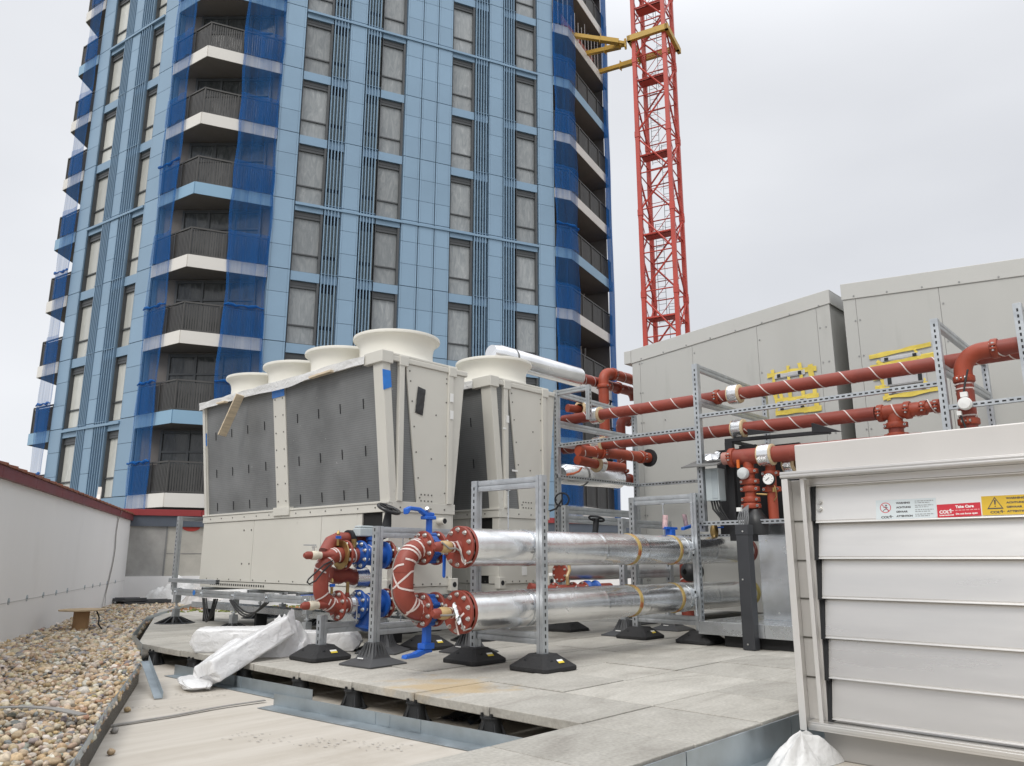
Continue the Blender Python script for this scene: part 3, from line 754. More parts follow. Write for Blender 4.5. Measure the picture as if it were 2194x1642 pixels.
m = MB(); m.prism([(p.x,p.y) for p in (FA(10.4,-.1), FA(0,-.1), FB(16.7,-.1), FC(4.6,-.1), FC(4.6,-.1)+hd(-6)*15, FD(15,-.1))], GZ, ZB); m.build('podium', TOWERB, tower)

def column(F, a, n, s0, s1):
    """one column of cladding: three panels per storey, open 12 mm joints over a dark cavity"""
    m = MB(); m.obox(F(0), a, n, Z3, s0+.02, s1-.02, -.32, -.075, ZB, ZT, 1); m.obox(F(0), a, n, Z3, s0-.03, s1+.03, -.30, -.12, ZB, ZT, 2)
    for k in range(-4, 7):
        for h0, h1 in ((0,1.02),(1.02,2.04),(2.04,3.03)):
            z0, z1 = FL[k]+h0+.008, FL[k]+h1-.008
            if h0 == 0: z0 += .014
            e = .075 if s1-s0 > .65 else .05
            for q0, q1 in ((s0, s0+e-.006), (s0+e, s1-e), (s1-e+.006, s1)): m.obox(F(0), a, n, Z3, q0, q1, -.07, 0, z0, z1)
    m.build('cladding', [BLUE, CAVITY, BLUE2], tower, loc=F(s0)+Z3*ZB)
PB = [(2.95,3.80),(5.745,6.47),(8.345,9.08),(9.12,9.82),(9.86,10.545),(12.44,13.13),(15.0,15.84)]
PA = [(2.36,3.42),(5.30,5.92),(7.80,8.72)]
for F, a, n_, P in ((FB, dB, nB, PB), (FA, dA, nA, PA)):
    for s0, s1 in P: column(F, a, n_, s0, s1)
WBs = [(3.84,5.0),(7.22,8.30),(10.585,11.69),(13.86,14.96)]
FBs = [(5.03,5.715),(6.52,7.18),(11.72,12.39),(13.17,13.82)]
WAs = [(3.46,4.36),(6.62,7.76)]
FAs = [(4.40,5.26),(5.96,6.58)]
for F, a, n_, lo, hi in ((FB, dB, nB, 3.84, 14.97), (FA, dA, nA, 3.44, 7.77)):
    for k in (-2, 1, 4):                                           # projecting ledge every third storey
        m = MB(); m.obox(F(0), a, n_, Z3, lo, hi, -.28, .055, FL[k]-.18, FL[k]-.08)
        m.build('ledge', BLUE2, tower, loc=F(lo)+Z3*FL[k])
def window(F, a, n, s0, s1, k, glass, big_left, name='window'):
    z0, z1 = FL[k]-.01, FL[k]+2.625; m = MB(); o = F(s0, -.2)+Z3*z0
    jl, jr = (.10, .03) if big_left else (.025, .095)
    m.obox(F(0), a, n, Z3, s0+.004, s0+jl, -.29, -.07, z0, z1); m.obox(F(0), a, n, Z3, s1-jr, s1-.004, -.29, -.07, z0, z1)
    m.obox(F(0), a, n, Z3, s0+jl, s1-jr, -.29, -.15, z1-.28, z1); m.obox(F(0), a, n, Z3, s0+jl, s1-jr, -.149, -.135, z1-.17, z1-.155)
    m.obox(F(0), a, n, Z3, s0+jl, s1-jr, -.29, -.17, z0, z0+.05); m.obox(F(0), a, n, Z3, s0+jl, s1-jr, -.29, -.17, z0+.765, z0+.82)
    m.obox(F(0), a, n, Z3, s0+.004, s1-.004, -.30, -.055, FL[k]+2.63, FL[k+1]-.012, 1)
    w_ = m.build(name, [FRAME, BLUE2], tower, loc=o)
    m = MB()
    for q0, q1 in ((z0+.05, z0+.765), (z0+.82, z1-.28)): m.obox(F(0), a, n, Z3, s0+jl, s1-jr, -.25, -.225, q0, q1)
    m.build('pane', glass, w_, loc=o)
    if big_left is None: pass
    return w_
for k in KV:
    for i, (s0, s1) in enumerate(WBs): window(FB, dB, nB, s0, s1, k, GLASSM, False)
    for i, (s0, s1) in enumerate(WAs): window(FA, dA, nA, s0, s1, k, GLASSA, True)
def fins(F, a, n, s0, s1, k, back, blades=5):
    z0 = FL[k]; o = F(s0, 0)+Z3*z0; m = MB(); W = s1-s0
    m.obox(F(0), a, n, Z3, s0+.01, s1-.01, -.28, -.17, z0, z0+2.62, 1)
    st = W/blades
    for i in range(blades):
        q = s0+st*(i+.1)
        if i < blades-1:
            m.obox(F(0), a, n, Z3, q+.05, s0+st*(i+1)+.012, -.169, -.155, z0+2.26, z0+2.61, 2)
            m.obox(F(0), a, n, Z3, q+.05, s0+st*(i+1)+.012, -.169, -.155, z0+.70, z0+.86, 2)
            m.obox(F(0), a, n, Z3, q+.03, q+.062, -.169, -.150, z0+.02, z0+2.5, 2)  # black strip beside the blade: shading in the gap put in as colour
        m.obox(F(0), a, n, Z3, q-.004, q+.030, -.16, .03, z0+.012, z0+3.03, 0)
    m.obox(F(0), a, n, Z3, s0, s1, -.14, .035, z0-.004, z0+.011, 0)
    m.obox(F(0), a, n, Z3, s0+.006, s1-.006, -.28, -.055, z0+2.63, z0+3.015, 3)
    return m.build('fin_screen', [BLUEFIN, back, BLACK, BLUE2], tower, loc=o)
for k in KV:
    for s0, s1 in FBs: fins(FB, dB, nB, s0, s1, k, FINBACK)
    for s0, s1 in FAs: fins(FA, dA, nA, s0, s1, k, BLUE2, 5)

def balcony(outer, inner, k, label=None, rail=True, openrail=()):
    """slab with pale or blue fascia, soffit behind, slatted railing; outer = points along the open edge"""
    z1 = FL[k]; z0 = z1-.46; base = outer[0]+Z3*z0
    fas = FBLUE if k in (-2, 1, 4) else FWHITE
    poly = outer+inner; nn = len(poly); m = MB()
    vs = [p+Z3*z0 for p in poly]+[p+Z3*z1 for p in poly]
    m.add(vs, [tuple(range(nn)), tuple(range(nn, 2*nn))], 1)
    for i in range(nn):
        m.add([poly[i]+Z3*z0, poly[(i+1)%nn]+Z3*z0, poly[(i+1)%nn]+Z3*z1, poly[i]+Z3*z1], [(0,1,2,3)], 0 if i < len(outer)-1 else 1)
    cen = sum(outer, V((0,0,0)))/len(outer)
    for i in range(len(outer)-1):                                   # fascia panels, butted with a fine joint at the corner
        d = (outer[i+1]-outer[i]).normalized(); nn_ = V((d.y,-d.x,0)); L = (outer[i+1]-outer[i]).length
        if nn_.dot(inner[0]-outer[i]) > 0: nn_ = -nn_
        m.obox(outer[i], d, nn_, Z3, .006, L-.006, .002, .03, z0-.02, z1+.02, 0)
    s_ = m.build('balcony', [fas, SOFFIT], tower, loc=base)
    if not rail: return s_
    m = MB()
    for i in range(len(outer)-1):
        d = (outer[i+1]-outer[i]).normalized(); nn_ = V((d.y,-d.x,0)); L = (outer[i+1]-outer[i]).length
        if nn_.dot(inner[0]-outer[i]) > 0: nn_ = -nn_
        m.obox(outer[i], d, nn_, Z3, 0, L, -.10, -.04, z1+1.13, z1+1.19, 1)
        m.obox(outer[i], d, nn_, Z3, 0, L, -.085, -.055, z1+.06, z1+.10, 0)
        q = .03
        while q < L-.04:
            m.obox(outer[i], d, nn_, Z3, q, q+.058, -.082, -.066, z1+.03, z1+1.09, 0); q += .088
        for q in np.arange(.02, L, 1.28): m.obox(outer[i], d, nn_, Z3, q, q+.05, -.055, -.02, z1-.02, z1+1.14, 1)
    m.build('railing', [RAILG, M('railing_top%d' % k, (.16,.16,.16), .45, .4) if k == -4 else RAILG], s_, loc=base)
    return s_
def balcony_door(p0, p1, k, glass):
    z0, z1 = FL[k]+.02, FL[k]+2.5; d = (p1-p0).normalized(); nn = V((d.y,-d.x,0)); L = (p1-p0).length
    if nn.dot(hd(180)) < 0: nn = -nn
    m = MB(); o = p0+Z3*z0
    m.obox(p0, d, nn, Z3, 0, L, .02, .10, z1-.12, z1); m.obox(p0, d, nn, Z3, 0, L, .02, .10, z0, z0+.1); m.obox(p0, d, nn, Z3, 0, L, .02, .10, z0+1.62, z0+1.70)
    for q in np.linspace(0, L-.09, 4): m.obox(p0, d, nn, Z3, q, q+.09, .02, .11, z0, z1)
    w_ = m.build('balcony_door', FRAME, tower, loc=o)
    m = MB(); m.obox(p0, d, nn, Z3, .09, L-.09, .04, .05, z0+.1, z1-.12); m.build('pane', glass, w_, loc=o)
for k in KV:
    balcony([FA(2.34), FA(0), FB(2.93)], [FB(2.95,-.31), FA(2.36,-.31)], k)
    pm = FA(2.3,-.32)
    q0, q1 = FA(2.36,-.30), FB(2.95,-.30)
    balcony_door(q0+(q1-q0)*.18, q0+(q1-q0)*.92, k, GLASSD)
    balcony([FA(8.76), FA(10.52), FD(2.3)], [FD(2.2,-1.88), FA(8.76,-2.4)], k)
    top_open = (k == 5)
    balcony([FB(15.86), FB(16.73), FC(5.28)], [FC(5.25,-1.62), FB(15.83,-1.74)], k, rail=(k != 5))
    q0, q1 = FB(15.82,-1.75), FC(5.26,-1.6)
    balcony_door(q0+(q1-q0)*.35, q0+(q1-q0)*.75, k, GLASSD)
    if k in (-4,-3,-2,-1,0,2,3):
        m = MB(); c = q0+(q1-q0)*.80; d = (q1-q0).normalized(); nn = V((d.y,-d.x,0)); nn = nn if nn.dot(hd(120)) > 0 else -nn; z = FL[k]
        m.tube([c+nn*.2+Z3*(z+2.5), c+nn*.2+Z3*(z+1.5)], .05, 8); m.tube([c+nn*.2+Z3*(z+1.75), c+nn*.2+d*.45+Z3*(z+1.95), c+nn*.2+d*.5+Z3*(z+2.5)], .045, 8)
        m.build('drain_pipe', FWHITE, tower, smooth=40, loc=c+Z3*z)
for k in (6, 7):
    balcony([FB(15.86), FB(16.73), FC(5.28)], [FC(5.25,-1.62), FB(15.83,-1.74)], k)
for k in (5,):                                                     # bare floor: red edge protection posts
    m = MB(); z = FL[k]
    for q in np.arange(.3, 4.5, .45): m.tube([FC(q,-.12)+Z3*z, FC(q,-.12)+Z3*(z+random.uniform(1.2,2.2))], .02, 6)
    for q in (15.95,16.25,16.55): m.tube([FB(q,-.12)+Z3*z, FB(q,-.12)+Z3*(z+random.uniform(1.8,2.4))], .02, 6)
    m.build('edge_post', M('raw_post', (.55,.52,.5), .5, .3), tower, loc=FC(0)+Z3*z)
    m = MB(); m.obox(FC(0), dC, nC, Z3, .3, 4.5, -.5, -.46, z+.1, z+1.2); m.build('edge_screen', M('red_mesh_screen', (.36,.10,.07), .8, 0, .3, 3), tower, loc=FC(0)+Z3*z)

# ------------------------------------------------------------------ debris netting, one hanging strip at a time
def netting(path, z0, z1, mat, label, skirts=(), roll=(), amp=.09, name='debris_net', seed=0, width_wave=True):
    pts = [V(p) for p in path]; Ls = [0]
    for i in range(len(pts)-1): Ls.append(Ls[-1]+(pts[i+1]-pts[i]).length)
    L = Ls[-1]
    def at(u):
        q = u*L
        for i in range(len(pts)-1):
            if q <= Ls[i+1]+1e-6:
                d = (pts[i+1]-pts[i]).normalized(); nn = V((d.y,-d.x,0)); nn = nn if nn.dot(hd(180)) > 0 else -nn
                return pts[i]+d*(q-Ls[i]), nn
        return pts[-1], nn
    cx = sum(pts, V((0,0,0)))/len(pts)
    hem = mat
    def P(u, v, extra=0):
        z = z0+(z1-z0)*v
        c, nn = at(min(1, max(0, u)))
        ph = (z-FL[0]) % 3.03/3.03
        sag = math.sin(math.pi*ph)
        wob = amp*(.6*noise.noise(V((u*L*1.3+seed*9.3, z*.16, seed)))+.30*math.sin(u*L*7+1.3*noise.noise(V((z*.25, seed, 3))))+.35*noise.noise(V((u*L*3+seed, z*.10, 5.))))
        pull = (.5-u)*.14*sag*math.sin(z*.9+seed*2)*(1 if L > .8 else .4)
        dd = (pts[-1]-pts[0]).normalized()
        return c+nn*(.11+wob+extra)+dd*pull+Z3*z
    m = MB(); m.grid(lambda u, v: P(u, v), max(6, int(L*9)), int((z1-z0)*5))
    o = m.build(name, mat, smooth=60, loc=cx+Z3*z0); tag(o, label, 'sheeting' if name == 'white_sheet' else 'netting', 'white sheets hung on the tower' if name == 'white_sheet' else 'debris nets hung on the tower')
    if name == 'debris_net':
        for u0 in (0., .93):
            m = MB(); m.grid(lambda u, v: P(u0+.07*u, v, .012), 2, int((z1-z0)*5)); m.build('hem', NETS, o, smooth=60)
        m = MB()
        for u0 in (.36, .71): m.grid(lambda u, v: P(u0+.012*u+.02*math.sin(v*9+u0*9), v, .012), 1, int((z1-z0)*5))
        m.build('fold', NETS, o, smooth=60)
    for k in skirts:
        m = MB(); a_, b_ = (FL[k]-.02-z0)/(z1-z0), (FL[k]+1.22-z0)/(z1-z0)
        m.grid(lambda u, v: P(u, a_+(b_-a_)*v, .04), max(6, int(L*9)), 8); m.build('railing_skirt', NETS, o, smooth=60)
    for k in roll:
        m = MB(); zz = (FL[k]+1.2-z0)/(z1-z0)
        m.tube([P(i/10, zz, .06)+Z3*(.03*math.sin(i*1.9+k)) for i in range(11)], [.045+.02*math.sin(i*1.3+k) for i in range(11)], 7); m.build('rolled_edge', NETD, o, smooth=60)
    return o
KS = list(range(-4, 6))
netting([FA(2.30), FA(.98)], ZB, ZT, NET, 'blue debris net on the left half of the balconies at the near tower corner', KS, (-4,-3,-2,-1,1), seed=1)
netting([FB(1.38), FB(2.94)], ZB, ZT, NET, 'blue debris net on the right half of the balconies at the near tower corner', KS, (-4,-3,-2,-1), seed=2)
netting([FB(15.84), FB(16.73), FC(.62)], ZB, ZT, NET, 'blue debris net wrapping the right front corner of the tower beside the cladding', KS, (1,), seed=3)
netting([FC(4.42), FC(5.30), FC(5.34,-.05)+hd(-6)*.25], ZB, ZT, NETD, 'blue debris net forming the far right edge of the tower against the sky', (), (), seed=4)
netting([FA(9.85), FA(8.74)], ZB, ZT, NET, 'blue debris net on the balconies at the far left corner of the tower', KS, (-4,-3,-2,0), seed=5)
for k in (-4, -3, -2, -1):
    netting([FD(1.25,-.35), FD(2.2,-.75)], FL[k]+1.1 if k > -4 else ZB, FL[k+1]-.46, NETW, ['white sheet hanging above the lowest far left balcony seen', 'white sheet hanging below the third blue-netted far left balcony', 'white sheet above the blue fascia far left balcony', 'topmost white sheet hanging between the far left balconies'][k+4], seed=7+k, name='white_sheet', amp=.05)
m = MB()
for k in range(-4, 5):
    pass

# ------------------------------------------------------------------ tower crane
dm = 34.6; W = 1.60
FRp = rdw(.2235*dm, dm); u1 = hd(-61.5); u2 = hd(28.5)             # near corner of the mast, along its left face, along its right face
cr_ = thing('tower_crane', (FRp.x, FRp.y, GZ), 'tall red lattice tower crane mast tied to the tower with yellow struts', 'crane')
CP = lambda a, c, z: FRp+u1*a+u2*c+Z3*z
JZ = [21.57+4.245*k for k in range(-6, 4)]
for (a, c) in ((0,0),(W,0),(0,W),(W,W)):
    m = MB(); m.obox(CP(a,c,0), u1, u2, Z3, -.10, .10, -.10, .10, GZ, JZ[-1])
    for z in JZ: m.obox(CP(a,c,0), u1, u2, Z3, -.12, .12, -.12, .12, z-.16, z+.16); 
    for z in JZ:
        for s in (-1, 1): m.cyl(CP(a,c,z-.26)+u1*.11*s, CP(a,c,z+.26)+u1*.11*s, .03, n=6)
    m.build('mast_leg', CRANE, cr_, bevel=.012)
def face(p, q, s, m):
    """bracing of one face between legs p and q for one section"""
    z0 = JZ[s]; h = JZ[s+1]-z0; E_ = lambda e, f: CP(p[0]+(q[0]-p[0])*e, p[1]+(q[1]-p[1])*e, z0+h*f)
    for f in (.04, .72, .5): m.tube([E_(0,f), E_(1,f)], .032, 6)
    m.tube([E_(0,.50), E_(1,.96)], .046, 6); m.tube([E_(1,.04), E_(0,.48)], .046, 6)
    m.tube([E_(0,.27), E_(1,.27)], .018, 5); m.tube([E_(0,.96), E_(.5,.73)], .018, 5); m.tube([E_(0,.04), E_(.5,.26)], .018, 5)
for s in range(len(JZ)-1):
    if JZ[s+1] < 8: continue
    m = MB(); face((0,0),(W,0),s,m); face((W,W),(0,W),s,m); face((0,0),(0,W),s,m); face((W,0),(W,W),s,m)
    m.build('lattice_bracing', CRANE, cr_, smooth=40, loc=CP(0,0,JZ[s]))
    z = JZ[s+1]-1.2
    m = MB(); m.obox(CP(0,0,0), u1, u2, Z3, .1, W-.1, .1, W-.85, z, z+.03); m.obox(CP(0,0,0), u1, u2, Z3, .1, W-.1, .1, .16, z, z+.12); m.obox(CP(0,0,0), u1, u2, Z3, .1, .16, .1, W-.1, z, z+.12)
    m.build('platform', CRANE, cr_, loc=CP(0,0,z))
    m = MB(); aa = .35 if s % 2 else .85; z0, z1 = JZ[s]-1.2, JZ[s+1]-.2
    for q in (0, .38): m.tube([CP(aa+q, W-.45, z0+(1.9 if s % 1 else 0)), CP(aa+q, W-.45, z1)], .014, 5)
    for zz in np.arange(z0+.1, z1, .3): m.tube([CP(aa, W-.45, zz), CP(aa+.38, W-.45, zz)], .011, 5)
    for zz in np.arange(z0+2.2, z1, .55): m.tube(arc(CP(aa+.19, W-.45, zz), u1, -u2, .32, 0, math.pi, 8), .009, 4)
    m.build('ladder', CRANEG, cr_, smooth=40, loc=CP(0,0,JZ[s]))
zc = 27.1; m = MB()
for (a0, a1, c, ) in ((-.3, W+.3, -.16), (-.3, W+.3, W+.16)): m.obox(CP(0,0,0), u1, u2, Z3, a0, a1, c-.09, c+.09, zc-.2, zc+.12)
for (c0, c1, a) in ((-.25, W+.5, -.2), (-.25, W+.25, W+.2)): m.obox(CP(0,0,0), u1, u2, Z3, a-.09, a+.09, c0, c1, zc-.2, zc+.12)
m.build('tie_collar', CRANEY, cr_, bevel=.01)
ZT5 = FL[5]-.08
def strut(p0, p1, r=.11):
    m = MB(); p0, p1 = V(p0), V(p1); d = (p1-p0); m.beam(p0, p0+d*.62, .20, .22); m.beam(p0+d*.55, p0+d*.88, .26, .26); m.beam(p0+d*.88, p1, .10, .16)
    m.beam(p0+d*.55, p0+d*.56, .3, .5); m.cyl(p1-Z3*.25, p1+Z3*.25, .06, n=8)
    m.build('tie_strut', CRANEY, cr_, bevel=.01)
strut(FC(.75,-.3)+Z3*(ZT5+.30), CP(W+.45, -.05, zc-.12)); strut(FC(2.55,-.3)+Z3*(ZT5+.25), CP(W+.45, .0, zc-.2)); strut(FC(4.3,-.1)+Z3*(ZT5+.15), CP(W+.28, W+.1, zc-.1))
# ------------------------------------------------------------------ chillers
CX0, CY0, CZ0, CW, CL = 4.56, 5.88, .44, .81, 3.76
def screws(m, pts, n, r=.0085, h=.004):
    n = V(n)
    for p in pts: m.cyl(V(p), V(p)+n*h, r, n=6)
def make_chiller(label):
    t = thing('chiller', (CX0, CY0, CZ0), label, 'chiller', 'air cooled chillers on the platform')
    x0, x1, y0, y1 = CX0, CX0+CW, CY0, CY0+CL; zb = 1.30; zt = 2.665; fl = .150
    m = MB(); m.box(x0+.012, x1-.012, y0+.012, y1-.012, CZ0, CZ0+.075)
    m.box(x0+.008, x0+.0115, y0+.5, y1-.02, CZ0+.004, CZ0+.07); b_ = m.build('base_rail', CREAM, t, bevel=.004)
    m = MB()
    for yy in list(np.arange(y0+2.2, y1-.3, .052)): m.box(x0+.004, x0+.0085, yy, yy+.022, CZ0+.028, CZ0+.05)
    for (xx, yy) in ((x0-.02, y0-.02), (x1-.10, y0-.02)): pass
    m.build('rail_slots', BLACK, b_)
    m = MB(); m.box(x0+.02, x1-.02, y0+.02, y1-.02, CZ0+.08, zb-.02)
    m.build('cabinet_core', DARKIN, t)
    m = MB(); g = .003                                               # long side: three panels, the near one with an opening at its corner
    for ya, yb in ((y0+1.12, y0+2.5), (y0+2.5, y1)): m.box(x0, x0+.02, ya+g, yb-g, CZ0+.078, zb-.09)
    m.box(x0, x0+.02, y0+.50, y0+1.12-g, CZ0+.078, zb-.09); m.box(x0, x0+.02, y0, y0+.499, CZ0+.16, zb-.28); m.box(x0, x0+.02, y0, y0+.10, zb-.28, zb-.09); m.box(x0, x0+.02, y0+.42, y0+.499, zb-.28, zb-.09)
    m.box(x0, x0+.02, y0, y0+.15, CZ0+.078, CZ0+.16); m.box(x0, x0+.02, y0+.33, y0+.499, CZ0+.078, CZ0+.16)
    m.box(x0+.021, x1-.021, y0-.001, y0+.02, CZ0+.078, zb-.09)
    m.box(x1-.02, x1, y0, y1, CZ0+.078, zb-.09)
    p_ = m.build('base_panel', CREAM, t, bevel=.003)
    m = MB(); m.box(x0-.012, x0+.03, y0-.01, y0+1.9, zb-.088, zb-.01); m.box(x0-.012, x0+.03, y0+1.905, y1+.01, zb-.088, zb-.012)
    m.box(x0-.02, x0+.04, y0-.012, y0+1.9, zb-.0095, zb+.012); m.box(x0-.02, x0+.04, y0+2.0, y1+.012, zb-.0095, zb+.012); m.box(x0-.03, x0+.04, y0+1.72, y0+2.05, zb-.06, zb+.03)
    m.box(x0+.031, x1+.012, y0-.013, y0+.03, zb-.088, zb+.012); m.box(x1-.03, x1+.012, y0+.031, y1, zb-.088, zb)
    m.box(x0+.041, x1-.031, y0+.031, y1-.03, zb-.02, zb-.004)
    m.build('base_lip', CREAM, t, bevel=.003)
    m = MB(); ys = np.arange(y0+.2, y1, .28)
    screws(m, [(x0-.012, y, zb-.045) for y in ys], (-1,0,0)); screws(m, [(x0, y, CZ0+.10) for y in ys], (-1,0,0))
    screws(m, [(x0, y0+yy, z) for yy in (2.55, 2.72) for z in (.72, 1.10)], (-1,0,0), .012)
    screws(m, [(x0+xx, y0-.013, zb-.045) for xx in (.12,.3,.5,.68)], (0,-1,0)); screws(m, [(x1-.07, y0-.002, z) for z in (.6,.8,1.0)], (0,-1,0)); screws(m, [(x0+.1+k*.11, y0-.002, CZ0+.1) for k in range(6)], (0,-1,0))
    m.build('screw_row', SCREW, t)
    # V of coils: left bank leans out to the left, right bank to the right
    for s, xb in ((-1, x0+.03), (1, x1-.03)):
        for ya, yb in ((y0+.15, y0+1.80), (y0+2.06, y1-.07)):
            m = MB(); O = V((0, 0, 0))
            m.oprism(O, X3, Z3, Y3, [(xb,zb+.013),(xb+s*fl,zt),(xb+s*fl-s*.11,zt),(xb-s*.11,zb+.013)], ya, yb, 0)
            for fz in (.03, .33, .67):
                za = zb+.013+(zt-zb)*fz; zc_ = za+.10
                for fy in (.13, .37, .61, .86):
                    yy = ya+(yb-ya)*fy; xa = xb+s*fl*(za-zb)/(zt-zb); xc = xb+s*fl*(zc_-zb)/(zt-zb)
                    m.oprism(O, X3, Z3, Y3, [(xa+s*.001,za),(xc+s*.001,zc_),(xc+s*.006,zc_),(xa+s*.006,za)], yy, yy+.010, 1)
            for fy in (.25, .5, .75):
                yy = ya+(yb-ya)*fy
                pass
            m.build('coil', [COIL, BLACK, SCREW], t)
        for ya, yb in ((y0+1.805, y0+2.055), (y1-.065, y1+.005)):
            m = MB(); m.oprism(V((0,0,0)), X3, Z3, Y3, [(xb+s*.012,zb+.012),(xb+s*fl+s*.012,zt),(xb+s*fl-s*.1,zt),(xb-s*.1,zb+.012)], ya, yb)
            po = m.build('coil_post', CREAM, t, bevel=.004); m = MB()
            for k in range(7):
                z = zb+.1+k*.19; xx = xb+s*.0125+s*fl*(z-zb)/(zt-zb)
                for yy in ((ya+.045, yb-.045) if yb-ya > .1 else ((ya+yb)/2,)): m.cyl((xx,yy,z), (xx+s*.004,yy,z), .009, n=6)
            m.build('post_screw_row', SCREW, po)
    O = V((0, 0, 0))
    def endpoly(poly, a, c, nm, mt, bev=.003):
        m = MB(); m.oprism(O, X3, Z3, Y3, [(x0+q, z) for q, z in poly], a, c); return m.build(nm, mt, t, bevel=bev)
    for yy, s in ((y0, -1), (y1, 1)):
        e0, e1 = (yy-.005, yy+.146) if s < 0 else (yy-.055, yy+.005)
        endpoly([(0,zb+.013),(.085,zb+.013),(-.055,zt),(-fl,zt)], e0, e1, 'corner_post', CREAM)
        endpoly([(.086,zb+.013),(.40,zb+.013),(.19,zt),(-.054,zt)], yy+.02 if s < 0 else yy-.05, yy+.05 if s < 0 else yy-.02, 'end_coil', COIL, 0)
        endpoly([(.075,zb+.013),(.135,zb+.013),(.115,zt+.02),(.055,zt+.02)], e0-.02 if s < 0 else e0, e1 if s < 0 else e1+.02, 'upright', CREAM)
        endpoly([(.335,zb+.013),(.705,zb+.013),(.705,zt),(.145,zt)], yy-.004 if s < 0 else yy-.02, yy+.018 if s < 0 else yy+.004, 'end_panel', CREAM)
        endpoly([(.708,zb+.013),(.765,zb+.013),(.765,zt+.02),(.70,zt+.02)], e0-.02 if s < 0 else e0, e1 if s < 0 else e1+.02, 'upright', CREAM)
        endpoly([(.767,zb+.013),(CW,zb+.013),(CW+fl-.02,zt),(.767,zt)], e0, e1-.02 if s < 0 else e1, 'corner_post', CREAM)
    m = MB(); pts = []
    for z in (1.36, 1.55, 1.8, 2.05, 2.3, 2.5, 2.6): pts += [(x0+.335-(z-zb)*.136+.035, y0-.004, z)]
    for z in (1.42, 1.7, 2.0, 2.35, 2.55, 2.6): pts += [(x0+.685, y0-.004, z)]
    pts += [(x0+.55, y0-.004, 2.2), (x0+.5, y0-.004, 1.75)]+[(x0+.38+q*.045, y0-.004, 1.33) for q in range(4)]+[(x0+.38+q*.045, y0-.004, 1.39) for q in range(4)]
    screws(m, pts, (0,-1,0)); m.build('end_screw_row', SCREW, t)
    m = MB(); m.box(x0-fl-.012, x1+fl+.012, y0-.02, y1+.02, zt+.001, zt+.055); m.box(x0-.02, x1+.02, y0-.012, y1+.012, zt+.0555, zt+.085)
    for xx in (x0+.05, x0+.70): m.box(xx, xx+.11, y0-.032, y0+.10, zt-.035, zt+.068)
    m.box(x0-fl-.022, x0-fl+.12, y0-.028, y0+.27, zt-.034, zt+.0885)
    m.build('roof_tray', CREAM, t, bevel=.008)
    for i in range(4):
        cy = y0+.49+i*.927; c = (x0+CW/2, cy, zt+.08)
        m = MB(); m.lathe(c, Z3, [(0,.46),(.010,.44),(.025,.41),(.05,.394),(.09,.386),(.16,.386),(.21,.396),(.25,.420),(.272,.446),(.276,.458),(.290,.461),(.308,.457),(.312,.44),(.30,.43),(.255,.40),(.20,.37),(.14,.362),(.05,.362)], 48)
        f_ = m.build('fan_cowl', CREAMF, t, smooth=50)
        m = MB(); m.cyl((c[0],c[1],c[2]+.06), (c[0],c[1],c[2]+.16), .11, n=16)
        for k in range(5):
            a = k*2*math.pi/5; m.obox((c[0],c[1],c[2]+.12), V((math.cos(a),math.sin(a),0)), V((-math.sin(a)*.8,math.cos(a)*.8,.6)).normalized(), V((math.sin(a)*.6,-math.cos(a)*.6,.8)).normalized(), .09, .355, -.07, .07, 0, .006)
        m.build('fan', PLASTB, f_, smooth=40)
    # lifting lugs at the foot of the near end
    m = MB()
    for xx in (x0-.03, x1-.05): 
        m.box(xx, xx+.09, y0-.045, y0+.03, CZ0+.03, CZ0+.15)
    m.build_each('lifting_lug', CREAM, t, bevel=.004)
    m = MB()
    for xx in (x0+.015, x1-.005): m.cyl((xx, y0-.0455, CZ0+.09), (xx, y0-.047, CZ0+.09), .026, n=16)
    m.build_each('lug_hole', BLACK, t)
    m = MB(); m.cyl((x0+.62, y0, zb-.16), (x0+.62, y0-.09, zb-.16), .036, n=16); m.cyl((x0+.62, y0-.0901, zb-.16), (x0+.62, y0-.091, zb-.16), .026, n=16, mi=1); m.build('pipe_stub', [CREAM, BLACK], t, smooth=40)
    return t
ch1 = make_chiller('cream air cooled chiller with four fan cowls showing, nearest the white parapet wall')
ch2 = dup(ch1, (CX0+1.475, CY0, CZ0), 'cream air cooled chiller behind the nearer one, only its first fan cowl showing')
# things taped on to the first chiller
def slab_on_coil(ch_x, ya, yb, za, zc, nm, mt, par):
    m = MB(); xb = ch_x+.03-.012
    f = lambda z: xb-.150*(z-1.30)/1.365
    m.oprism(V((0,0,0)), X3, Z3, Y3, [(f(za)-.004,za),(f(zc)-.004,zc),(f(zc)-.008,zc),(f(za)-.008,za)], ya, yb); return m.build(nm, mt, par)
slab_on_coil(CX0, CY0-.006, CY0+.08, 2.36, 2.56, 'blue_tape', TAPEB, ch1); slab_on_coil(CX0, CY0+1.80, CY0+2.06, 2.56, 2.65, 'blue_tape', TAPEB, ch1); slab_on_coil(CX0, CY0+CL-.07, CY0+CL+.01, 2.18, 2.34, 'blue_tape', TAPEB, ch1)
m = MB(); m.oprism((CX0,0,0), X3, Z3, Y3, [(-.125,2.36),(-.03,2.40),(-.05,2.56),(-.145,2.56)], CY0-.012, CY0-.006); m.build('blue_tape', TAPEB, ch1)
m = MB(); m.grid(lambda u, v: V((CX0+.30+.10*u-.03*(1-v), CY0-.010-.012*abs(noise.noise(V((u*3,v*4,2)))), 2.17+.27*v+.02*(1-u))), 8, 12); m.build('black_patch', TAPEK, ch1, smooth=25)
m = MB(); m.box(CX0+.72, CX0+.765, CY0-.032, CY0-.0285, 2.18, 2.27); m.box(CX0+.715, CX0+.76, CY0-.034, CY0-.0285, 2.36, 2.45); m.build_each('white_label', TAPEW, ch1)
